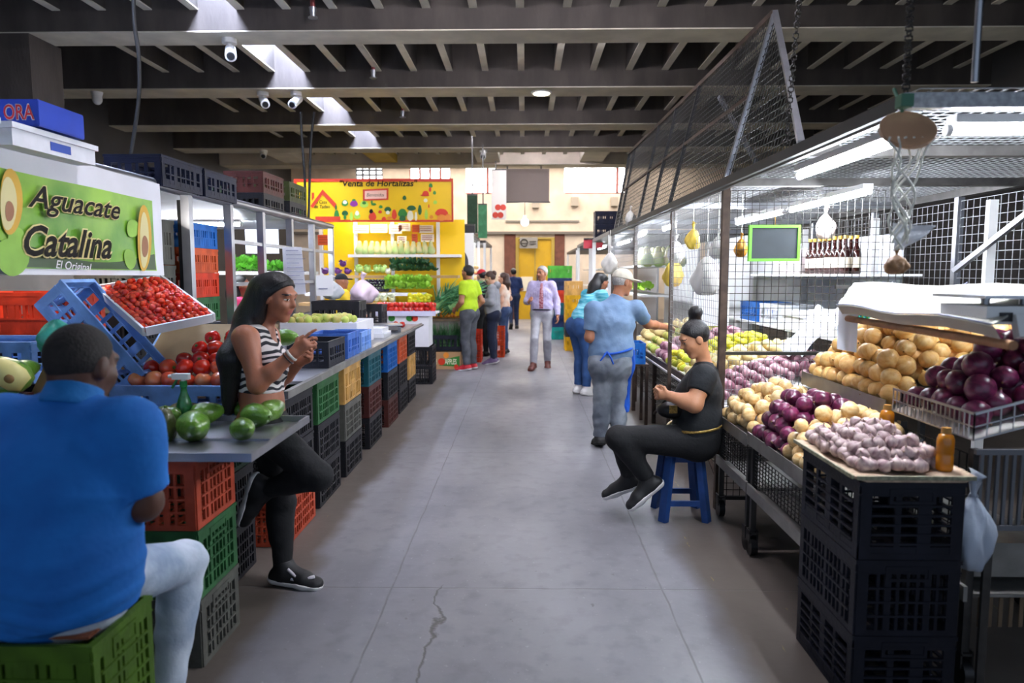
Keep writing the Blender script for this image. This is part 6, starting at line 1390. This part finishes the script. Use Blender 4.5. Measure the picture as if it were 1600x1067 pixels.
s_dark, s_brown, s_tan, s_lt, s_mid = skin('deep', '#4a2c1f'), skin('brown', '#9c6248'), skin('tan', '#b5805f'), skin('light', '#c99a7e'), skin('mid', '#a06a4e')
denim = fabric('denim', '#223452', c2='#3a5078', vs=4); ldenim = fabric('pale_denim', '#8fa0b4', c2='#c3cdd8', vs=5); blackf = fabric('black', '#0c0d10', .2); greyf = fabric('grey', '#6f7680'); whites = M('shoe_white', '#d8d6d4', .6); blacks = M('shoe_black', '#121214', .6)

# ---- 1 seated man in the blue polo, his back to us
base = (-1.33, 1.93, 0); L_, D_ = local(base, 0)
J = std(1.76, pel=L_(72, 915, 1.95), wai=L_(74, 845, 1.95), che=L_(88, 735, 1.96), nek=L_(112, 628, 1.97), hea=L_(128, 572, 2.02), shR=L_(200, 672, 1.96), shL=L_(8, 668, 1.96), elR=L_(224, 785, 1.99), wrR=L_(232, 772, 2.25), elL=L_(-20, 790, 1.99), wrL=L_(10, 770, 2.25),
        hipR=L_(135, 915, 1.98), hipL=L_(20, 915, 1.98), knR=L_(288, 878, 2.42), anR=L_(262, 1085, 2.34), toR=L_(270, 1105, 2.5), knL=L_(60, 885, 2.45), anL=L_(90, 1085, 2.36), toL=L_(95, 1105, 2.5), hf=D_((.22, 1, -.22)), fing={'R': dict(hd=(-.4, .9, .2), pn=(-1, 0, 0), curl=.7), 'L': dict(hd=(.4, .9, .2), pn=(1, 0, 0), curl=.7)})
r, P_, fr = person('person', 'person in a blue polo shirt seated on a green crate with their back to us', base, 0, J, dict(hip=.135, waist=.145, chest=.138, arm=.058, neck=.066, ws=1.35), s_dark, .006)
E, A, q, h = fr
trousers(P_, J, fabric('washed_denim', '#8496ac', c2='#c9d2dc', vs=4), r, .006, .014, wz=.3, name='jeans', wr=.003)
sh_ = shirt(P_, J, fabric('royal_blue', '#0e66b4', c2='#0b5aa6', bump=.6, bs=9), r, .006, .026, hem=-.8, sl=.82, name='polo_shirt', wr=.005, neck=0, seat=.64)
ne = (J['hea']-J['nek']).normalized()
skin_obj('collar', [cone('c', J['nek']-ne*.005, J['nek']+ne*.04, .082, .074, .01, clip=[(J['nek']+ne*.045, tuple(ne)), (J['nek']-ne*.02, tuple(-ne))])], .005, M('fabric_collar', '#0c66a8', .8, 0, .08, 9, .3, 30), r)
hair_short(fr, crop_, r, .005, .004, -.055)
shoes(P_, J, [blacks, whites], r, .006)
for k in range(2): crate('stool', (-1.445, 1.945, .298*k), olive, ('olive green crate under the seat crate of the person in the blue polo', 'olive green crate the person in the blue polo sits on')[k]).scale = (1, .74, 1)
tag(MB().bx((-1.62, 1.83, .597), (-1.2, 2.06, .606)).build('seat_pad', M('pad_brown', '#6d3a22', .8, 0, .3, 14)), 'flat reddish-brown pad on the olive green seat crate', 'pad')

# ---- 2 standing woman in the zebra top
base = (-1.27, 3.5, 0); rz = -PI/2; L_, D_ = local(base, rz)
J = std(1.66, pel=L_(413, 655, 3.49), wai=L_(408, 615, 3.49), che=L_(408, 562, 3.49), nek=L_(411, 512, 3.5), hea=L_(433, 464, 3.49), shR=L_(383, 528, 3.33), shL=L_(418, 526, 3.65), elR=L_(402, 601, 3.27), wrR=L_(458, 553, 3.3), elL=L_(432, 600, 3.66), wrL=L_(468, 566, 3.48),
        hipR=L_(410, 668, 3.40), hipL=L_(420, 668, 3.57), knR=L_(497, 744, 3.38), anR=L_(412, 765, 3.40), toR=L_(398, 812, 3.42), knL=L_(440, 785, 3.53), anL=L_(442, 888, 3.49), toL=L_(497, 908, 3.45), hf=D_((1, -.28, -.26)),
        fing={'R': dict(hd=D_((.75, .1, .62)), pn=D_((.25, .75, -.2)), curl=.5, curls=(.12, .55, .75, .85), tc=.5, fat=.95), 'L': dict(hd=D_((.8, -.4, .4)), pn=D_((.2, -.6, .6)), curl=.6)})
r, P_, fr = person('person', 'person in a zebra striped sleeveless top and black trousers leaning by the avocado tray', base, rz, J, dict(hip=.108, waist=.092, chest=.098, arm=.05, bust=.10, thigh=.095, neck=.045), s_brown, .005)
E, A, q, h = fr
trousers(P_, J, fabric('black', '#0c0d10', .2), r, .005, .008, wz=.25, cuff=1.02, wr=.0015)
def zebra():
    m = bpy.data.materials.new('fabric_zebra'); m.use_nodes = True; nt = m.node_tree; b = nt.nodes['Principled BSDF']; b.inputs['Roughness'].default_value = .8
    tc = nt.nodes.new('ShaderNodeTexCoord'); w = nt.nodes.new('ShaderNodeTexWave'); w.bands_direction = 'Z'; w.inputs['Scale'].default_value = 9; w.inputs['Distortion'].default_value = 9; w.inputs['Detail'].default_value = 1.; w.inputs['Detail Scale'].default_value = .9
    rp = nt.nodes.new('ShaderNodeValToRGB'); rp.color_ramp.interpolation = 'CONSTANT'; rp.color_ramp.elements[0].color = lin('#14151f'); rp.color_ramp.elements[1].color = lin('#d6cfcc'); rp.color_ramp.elements[1].position = .48
    nt.links.new(tc.outputs['Object'], w.inputs['Vector']); nt.links.new(w.outputs['Fac'], rp.inputs[0]); nt.links.new(rp.outputs[0], b.inputs['Base Color']); return m
up_ = (J['nek']-J['wai']).normalized(); us_ = (J['shR']-J['shL']).normalized()
Q = infl(P_, ('chest', 'belly', 'shoulder'), .009, 1., {'belly': (J['wai']+up_*.035, tuple(-up_)), 'chest': (J['wai']+up_*.03, tuple(-up_)), 'shoulder': [(J['shR']-us_*.045, tuple(us_)), (J['shL']+us_*.045, tuple(-us_))]})
Q.append(cone('x', J['shR'], J['elR'], .055, .05, .012, op='sub')); Q.append(cone('x', J['nek']+V((0, .01, .02)), J['nek']+V((0, .05, -.03)), .062, .05, .012, op='sub'))
skin_obj('zebra_top', Q, .005, zebra(), r, wr=.001)
n1 = (A[1]*.78-A[2]*.62).normalized()
bk = -A[1]
Q = [elli('h', E(0, -.016, .028), A, (.088*q, .106*q, .1*q), .03, clip=[(E(0, .058, .066), tuple(n1))]), cone('h', E(.03, -.08, .02), E(.045, -.10, -.14), .066*q, .07*q, .04, clip=[(E(0, -.0, 0), tuple(A[1]))]), cone('h', E(.045, -.10, -.14), L_(362, 560, 3.36), .07*q, .06, .05), cone('h', L_(362, 560, 3.36), L_(357, 640, 3.38), .06, .03, .05), cone('h', E(-.03, -.09, -.05), L_(375, 560, 3.52), .07, .06, .05), cone('h', L_(375, 560, 3.52), L_(366, 620, 3.5), .06, .035, .05), cone('h', E(.076, -.03, .03), E(.075, -.035, -.10), .026, .03, .03)]
skin_obj('hair', Q, .005, dkhair, r)
skin_obj('hair_band', [elli('h', E(0, -.016, .028), A, (.0905*q, .1085*q, .1025*q), .02, clip=[(E(0, .03, .066), tuple(n1)), (E(0, .018, .066), tuple(-n1)), (E(0, 0, -.01), tuple(-A[2]))])], .004, M('band_black', '#08080a', .3), r)
wd = (J['wrR']-J['elR']).normalized(); c0 = J['wrR']-wd*.012
skin_obj('bracelet', [cone('b', c0-wd*.004, c0+wd*.008, .0335, .0325, .004, clip=[(c0+wd*.008, tuple(wd)), (c0-wd*.004, tuple(-wd))])], .003, M('bracelet_white', '#c9c4bc', .4), r)
c0 = J['wrR']-wd*.034
skin_obj('bracelet', [cone('b', c0, c0+wd*.006, .0355, .035, .004, clip=[(c0+wd*.006, tuple(wd)), (c0, tuple(-wd))])], .003, blk, r)
shoes(P_, J, [blacks, whites], r, .005, .014)
fa, ft = J['anL'], J['toL']; fdv = (ft-fa).normalized(); b = MB()
for q0, q1 in (((.03, .038, .045), (.10, .05, -.01)), ((.10, .05, -.01), (.17, .048, .012)), ((.05, .05, .0), (.13, .05, -.035))):
    b.tube([fa+V((q[1]+.008, q[0]+.01, q[2]-.03)) for q in (q0, [(a+c)/2 for a, c in zip(q0, q1)], q1)], .009, 6)
b.build('shoe_trim', M('trim_silver', '#b9b4ba', .4), r, False)
b = MB()
for i in range(6):
    pz = J['hipR']+(J['knR']-J['hipR'])*(.35+.09*i)+V((0, 0, .097-.007*i))+V((-.0, .012, 0)); b.ell(pz, .007, 8, 5)
b.build('rhinestones', M('silver_stud', '#d8d6dc', .2, .8), r, False)

# ---- 3 seated woman in black on the blue stool
sx0, sx1, sy0, sy1 = .90, 1.18, 4.45, 4.74
sb = M('stool_blue', '#1d3f78', .55, 0, .2, 10, .1, 40)
t = thing('stool', 'blue plastic stool under the person in black', 'stool', (1.04, 4.6, 0))
MB().bx((sx0+.015, sy0+.015, .42), (sx1-.015, sy1-.015, .452)).bx((sx0+.03, sy0+.03, .385), (sx1-.03, sy0+.045, .42)).bx((sx0+.03, sy1-.045, .385), (sx1-.03, sy1-.03, .42)).build('seat', sb, t)
for sx_, sy_ in ((0, 0), (0, 1), (1, 0), (1, 1)):
    x0, x1_ = (sx0+.045, sx0) if not sx_ else (sx1-.045, sx1); y0, y1_ = (sy0+.035, sy0) if not sy_ else (sy1-.035, sy1)
    MB().bar((x1_, y1_, 0), (x0, y0, .42), .055, .042).build('leg', sb, t)
MB().bar((sx0+.03, sy0+.01, .12), (sx1-.03, sy0+.01, .12), .02, .035).build('stretcher', sb, t); MB().bar((sx0+.03, sy1-.01, .12), (sx1-.03, sy1-.01, .12), .02, .035).build('stretcher', sb, t)
MB().bar((sx0+.012, sy0+.03, .2), (sx0+.012, sy1-.03, .2), .02, .03).build('stretcher', sb, t)
base = (1.06, 4.58, 0); rz = PI/2; L_, D_ = local(base, rz)
J = std(1.64, pel=L_(1094, 684, 4.6), wai=L_(1098, 652, 4.6), che=L_(1100, 606, 4.6), nek=L_(1106, 566, 4.6), hea=L_(1090, 528, 4.57), shL=L_(1104, 588, 4.43), shR=L_(1108, 585, 4.77), elL=L_(1090, 630, 4.36), wrL=L_(1055, 618, 4.45), elR=L_(1080, 628, 4.8), wrR=L_(1048, 616, 4.62),
        hipL=L_(1092, 688, 4.52), hipR=L_(1092, 686, 4.68), knL=L_(972, 682, 4.48), knR=L_(976, 682, 4.70), anL=L_(1020, 748, 4.47), toL=L_(994, 772, 4.45), anR=L_(990, 745, 4.68), toR=L_(962, 762, 4.7), hf=D_((-1, -.12, -.5)),
        fing={'L': dict(hd=D_((-.9, .35, .1)), pn=D_((.1, .8, .3)), curl=.7), 'R': dict(hd=D_((-.9, -.3, .1)), pn=D_((.1, -.8, .3)), curl=.7)})
r, P_, fr = person('person', 'person in a black tee and black trousers seated on the blue stool', base, rz, J, dict(hip=.128, waist=.125, chest=.12, arm=.062, bust=.10, thigh=.108, neck=.05, belly=.03), s_tan, .006)
r.location.x -= .03; r.location.y -= .04
E, A, q, h = fr
trousers(P_, J, fabric('black'), r, .006, .009, wz=.85, cuff=.93, wr=.0015)
shirt(P_, J, fabric('black_tee', '#101418', .15), r, .006, .012, hem=-.35, sl=.52, name='tee_shirt', wr=.002, neck=.0)
n1 = (A[1]*.75-A[2]*.66).normalized()
skin_obj('hair', [elli('h', E(0, -.015, .028), A, (.083*q, .1*q, .097*q), .02, clip=[(E(0, .06, .066), tuple(n1)), (E(0, 0, -.06), tuple(-A[2]))]), cone('h', E(0, -.05, .105), E(0, -.075, .15), .03, .034, .03), elli('h', E(0, -.08, .155), A, (.052, .045, .042), .02)], .005, dkhair, r)
for S in 'R':
    pass
shoes(P_, J, [blacks, whites], r, .005, .014)
b = MB(); pw = J['pel']*.3+J['wai']*.7
b.tube([pw+V((.21*math.cos(a), .03+.17*math.sin(a), -.02*math.sin(a))) for a in [2*PI*i/20 for i in range(21)]], .010, 6); b.build('belt_chain', M('belt_gold', '#a88a4a', .35, .6, .4, 80), r, False)
t = thing('handbag', 'small black bag with a gilt clasp on the lap of the person in black', 'bag', at(1052, 640, 4.5)); b = MB().ell((0, 0, 0), (.11, .07, .06), 16, 8); b.build('body', M('bag_black', '#0e0e10', .4), t, False); MB().bx((-.04, -.074, -.01), (.01, -.06, .04)).build('clasp', M('belt_gold'), t, False); MB().tube([(-.08, 0, .03), (-.03, 0, .085), (.04, 0, .08), (.09, 0, .02)], .008).build('strap', M('bag_black'), t, False)

# ---- 4 man in the cap and blue apron
base = (.77, 6.46, 0); rz = -.35; L_, D_ = local(base, rz)
J = std(1.68, pel=L_(954, 566, 6.46), wai=L_(956, 540, 6.47), che=L_(958, 503, 6.48), nek=L_(962, 467, 6.5), hea=L_(973, 441, 6.53), shR=L_(994, 482, 6.5), shL=L_(927, 484, 6.44), elR=L_(1012, 506, 6.62), wrR=L_(1040, 511, 6.86), elL=L_(921, 527, 6.42), wrL=L_(940, 541, 6.7), hipR=L_(967, 573, 6.47), hipL=L_(942, 573, 6.45), knR=L_(968, 632, 6.5), knL=L_(940, 632, 6.47), anR=L_(965, 684, 6.42), anL=L_(938, 682, 6.44), toR=L_(972, 692, 6.56), toL=L_(932, 690, 6.58), hf=D_((.9, .42, -.2)), fing={'R': dict(hd=D_((.6, .6, -.1)), pn=(0, 0, -1), curl=.4), 'L': dict(hd=D_((.5, .6, 0)), pn=D_((1, 0, 0)), curl=.6)})
r, P_, fr = person('person', 'person in a beige cap, grey-blue polo and blue apron reaching into the stall', base, rz, J, dict(hip=.12, waist=.12, chest=.122, arm=.052), s_mid, .0065)
E, A, q, h = fr
trousers(P_, J, fabric('grey_jeans', '#5d646e', c2='#8a919a', vs=4), r, .0065, .018, wz=.35, cuff=1.0, flare=1.25, name='jeans', wr=.004)
shirt(P_, J, fabric('slate_polo', '#6d86a4', c2='#5d7796'), r, .0065, .018, hem=-.1, sl=.75, name='polo_shirt', wr=.003, neck=.03)
hair_short(fr, grhair, r, .006, .004, -.055)
capm = fabric('cap_beige', '#c4bfae', .1)
skin_obj('cap', [elli('c', E(0, -.01, .035), A, (.086*q, .106*q, .095*q), .02, clip=[(E(0, 0, .03), tuple(-A[2]))]), elli('c', E(0, .12, .04), A, (.07, .085, .012), .015)], .005, capm, r)
Q = infl(P_, ('pelvis', 'gluteR', 'gluteL', 'thighR', 'thighL', 'shinR', 'shinL'), .034, 1.)
fwd = (0, -1, 0)
apr = skin_obj('apron', [dict(c, clip=[(V((0, .03, 0)), fwd), (J['wai'], (0, 0, 1)), (V((0, 0, .34)), (0, 0, -1))]) for c in Q], .0065, fabric('apron_blue', '#1550b4', .15), r)
b = MB(); w_ = J['wai']*.75+J['pel']*.25; b.tube([w_+V((.19*math.cos(a), .165*math.sin(a), .02*math.cos(2*a))) for a in [2*PI*i/24 for i in range(25)]], .011, 6); b.tube([w_+V((0, -.17, 0)), w_+V((-.04, -.19, -.06)), w_+V((-.07, -.18, -.1))], .008, 5).tube([w_+V((0, -.17, 0)), w_+V((.04, -.19, -.05)), w_+V((.06, -.18, -.11))], .008, 5); b.build('apron_strings', M('fabric_apron_blue'), r, False)
shoes(P_, J, blacks, r, .006, .014)

# ---- the others along the aisle
def simple(label, base, rz, H, top, bot, sk, hair=None, ov=None, g=None, vox=.009, long_=False, sl=.5, fore=None, hem=.0, shoe=blacks, cap=None, front=.052, tn='shirt', bn='trousers', flare=1., inf=.014, cuff=.97):
    J = std(H, **(ov or {})); r, P_, fr = person('person', label, base, rz, J, g or {}, sk, vox); E, A, q, h = fr
    trousers(P_, J, bot, r, vox, .012, wz=.35, name=bn, wr=.002, flare=flare, cuff=cuff); shirt(P_, J, top, r, vox, inf, hem=hem, sl=sl, fore=fore, name=tn, wr=.003, neck=.025)
    if hair: hair_short(fr, hair, r, vox*.8, .010, -.06, front)
    if long_:
        skin_obj('hair_length', [cone('h', E(.0, -.07, .04), E(.0, -.085, -.10), .068, .07, .04), cone('h', E(0, -.085, -.1), E(.0, -.09, -.10-long_), .075, .045, .05, A[0], 1.3)], vox*.8, hair, r)
    if cap: skin_obj('cap', [elli('c', E(0, -.01, .035), A, (.084*q, .104*q, .094*q), .02, clip=[(E(0, 0, .03), tuple(-A[2]))]), elli('c', E(0, .11, .035), A, (.06, .07, .012), .015)], vox*.7, cap, r)
    shoes(P_, J, shoe, r, vox*.8, .013); return r, J, P_, fr
k_ = 1
# walking man
stripe = fabric('lilac_stripe', '#a79cc4', c2='#c3bcd6', vs=22, stretch=(5, 5, .3))
r, J, P_, fr = simple('person in a lilac striped shirt, red tie and grey trousers walking towards us', (.29, 11.93, 0), PI-.1, 1.73, stripe, fabric('light_grey', '#9a9aa2', c2='#b3b3ba'), s_mid, grhair,
    dict(hf=(.55, .8, -.1), hipR=(.09, 0, .92), hipL=(-.09, 0, .92), knR=(.11, .20, .52), anR=(.12, .22, .10), toR=(.15, .38, .05), knL=(-.095, .06, .50), anL=(-.09, -.16, .11), toL=(-.10, .0, .03), elL=(-.25, -.06, 1.14), wrL=(-.27, .05, .90), elR=(.26, -.02, 1.14), wrR=(.20, .2, 1.13), fing={'R': dict(hd=(-.2, .7, .5), curl=.9)}), dict(waist=.104, thigh=.08), fore=.97, hem=.3, shoe=M('shoe_brown', '#5a2f28', .5), flare=1.15, vox=.007)
n_ = J['nek']; b = MB(); tz_ = [V((.0, .085, n_.z-.02)), V((.0, .15, n_.z-.14)), V((.0, .168, n_.z-.30)), V((.0, .162, n_.z-.44))]
b.sheet([[p+V((s*w__, .006*(1-abs(s)), 0)) for s in (-1, 0, 1)] for p, w__ in zip(tz_, (.018, .026, .035, .03))]).sheet([[p+V((s*w__, -.008, 0)) for s in (1, 0, -1)] for p, w__ in zip(tz_, (.018, .026, .035, .03))]); b.build('tie', fabric('tie_red', '#8a2436', c2='#c9a0a8', vs=30, stretch=(1, 1, 2)), r, False)
b = MB(); w_ = J['pel']*.65+J['wai']*.35; b.tube([w_+V((.172*math.cos(a), .135*math.sin(a), 0)) for a in [2*PI*i/24 for i in range(25)]], .014, 6); b.build('belt', blk, r, False)
# man in the lime shirt
simple('person in a lime yellow tee and dark grey trousers standing at the leek crate', (-.93, 11.7, 0), 1.05, 1.74, fabric('lime', '#b3d326', .08), fabric('charcoal', '#3f4248', c2='#55585f'), s_mid, dkhair, dict(elR=(.25, -.1, 1.14), wrR=(.17, .06, .96), elL=(-.25, -.02, 1.14), wrL=(-.16, .16, 1.02)), dict(waist=.108), vox=.007, sl=.6, hem=.1, shoe=[M('shoe_red', '#b8242e', .6), whites], front=.055, flare=1.2)
# woman in the grey jacket
r, J, P_, fr = simple('person in a grey hooded jacket and dark jeans queuing at the yellow stall', (-.57, 12.55, 0), 1.45, 1.64, fabric('heather', '#8a8c92', c2='#9fa1a6'), fabric('navy_jeans', '#1a2238'), s_lt, brhair, dict(elR=(.25, -.03, 1.1), wrR=(.12, .22, 1.12), elL=(-.25, -.02, 1.1), wrL=(-.1, .22, 1.1), hea=(0, .05, 1.53), hf=(0, 1, -.3), nek=(0, -.01, 1.39)), dict(waist=.112, hip=.118), vox=.007, fore=.96, hem=-.5, inf=.022, tn='jacket', shoe=[M('shoe_purple', '#5a4668', .6), whites])
E, A, q, h = fr; n_ = J['nek']
skin_obj('hood', [elli('c', n_+V((0, -.07, .01)), (V((1, 0, 0)), V((0, 1, 0)), V((0, 0, 1))), (.11, .07, .07), .03)], .008, M('fabric_heather'), r)
skin_obj('hair_bun', [elli('h', E(0, -.1, .06), A, (.05, .045, .05), .02)], .007, brhair, r)
# people behind the queue
simple('person in a white and orange top and blue jeans behind the grey jacket', (-.42, 14.1, 0), 1.3, 1.62, fabric('apricot', '#d09a74', c2='#e3ddd2', vs=3), denim, s_lt, brhair, dict(elR=(.25, -.06, 1.1), wrR=(.2, .15, 1.0)), dict(hip=.118), sl=.6, hem=.1, vox=.008, long_=.12)
simple('person in a black top and red cap half hidden in the queue', (-.82, 13.55, 0), .9, 1.68, fabric('black'), fabric('black'), s_lt, dkhair, None, None, vox=.01, cap=fabric('cap_red', '#b8242e'))
simple('person in navy work clothes walking away towards the yellow door', (-.33, 20.6, 0), .1, 1.76, fabric('navy', '#1d2f5a'), fabric('navy_work', '#1f2c4a'), s_mid, dkhair, dict(knL=(-.09, -.06, .5), anL=(-.09, -.28, .16), toL=(-.1, -.2, .05), knR=(.09, .1, .5), elL=(-.25, .0, 1.16), wrL=(-.15, .2, 1.1), elR=(.25, 0, 1.16), wrR=(.15, .2, 1.1)), None, vox=.011, sl=.9, hem=.1)
simple('person in a grey tee and brown cap standing at the far crates', (.98, 18.4, 0), 1.3, 1.7, fabric('grey_tee', '#5f676d'), fabric('slate', '#3c464e'), s_mid, None, dict(elL=(-.3, .1, 1.18), wrL=(-.35, .3, 1.05), elR=(.25, -.03, 1.1), wrR=(.2, .2, 1.0)), None, vox=.011, cap=fabric('cap_brown', '#7a5a3c'))
# woman in the teal striped top, bent towards the stall
r, J, P_, fr = simple('person in a teal striped top and blue jeans leaning into the caged stall', (.78, 9.3, 0), -1.0, 1.66, fabric('teal_stripe', '#2f9cb4', c2='#8fd0dc', vs=9, stretch=(.6, .6, 5)), fabric('blue_jeans', '#1f3e6a', c2='#31558a', vs=4), s_brown, dkhair, dict(pel=(0, -.06, .93), wai=(0, 0, 1.06), che=(0, .1, 1.21), nek=(0, .2, 1.37), hea=(0, .29, 1.49), shR=(.17, .17, 1.32), shL=(-.17, .17, 1.32), elR=(.22, .22, 1.06), wrR=(.17, .45, 1.04), elL=(-.22, .22, 1.06), wrL=(-.15, .45, 1.04), hipR=(.09, -.06, .9), hipL=(-.09, -.06, .9), hf=(0, 1, -.45)), dict(hip=.124, waist=.105, thigh=.1, bust=.09), vox=.007, sl=.35, hem=.15, shoe=[whites, whites], long_=.26, cuff=.9)
# half hidden sellers
simple('person in a pink top inside the left stall, half hidden by a steel post', (at(374, 450, 7.4).x, 7.4, 0), -1.2, 1.58, fabric('pink', '#d2386a', .08), fabric('black'), s_brown, dkhair, None, dict(hip=.115), vox=.01, long_=.2, sl=.6)
simple('person in a yellow top inside the left stall behind the plastic bag', (at(524, 450, 10.).x, 10.3, 0), -.9, 1.6, fabric('yellow', '#d6b42a', .08), fabric('black'), s_mid, None, dict(elR=(.25, .05, 1.1), wrR=(.22, .25, .98)), None, vox=.01, cap=blackf)
# ================================================================ LIGHT
w = bpy.data.worlds.new('world'); scene.world = w; w.use_nodes = True
w.node_tree.nodes['Background'].inputs[0].default_value = (.62, .76, 1., 1); w.node_tree.nodes['Background'].inputs[1].default_value = .42
scene.view_settings.view_transform = 'Standard'; scene.view_settings.look = 'None'; scene.view_settings.gamma = 1
scene.view_settings.use_curve_mapping = False; scene.view_settings.exposure = .84
cy = scene.cycles
cy.max_bounces = 7; cy.diffuse_bounces = 4; cy.glossy_bounces = 3; cy.transmission_bounces = 5; cy.transparent_max_bounces = 10
cy.caustics_reflective = False; cy.caustics_refractive = False; cy.sample_clamp_indirect = 6; cy.use_denoising = True
bpy.context.view_layer.update()
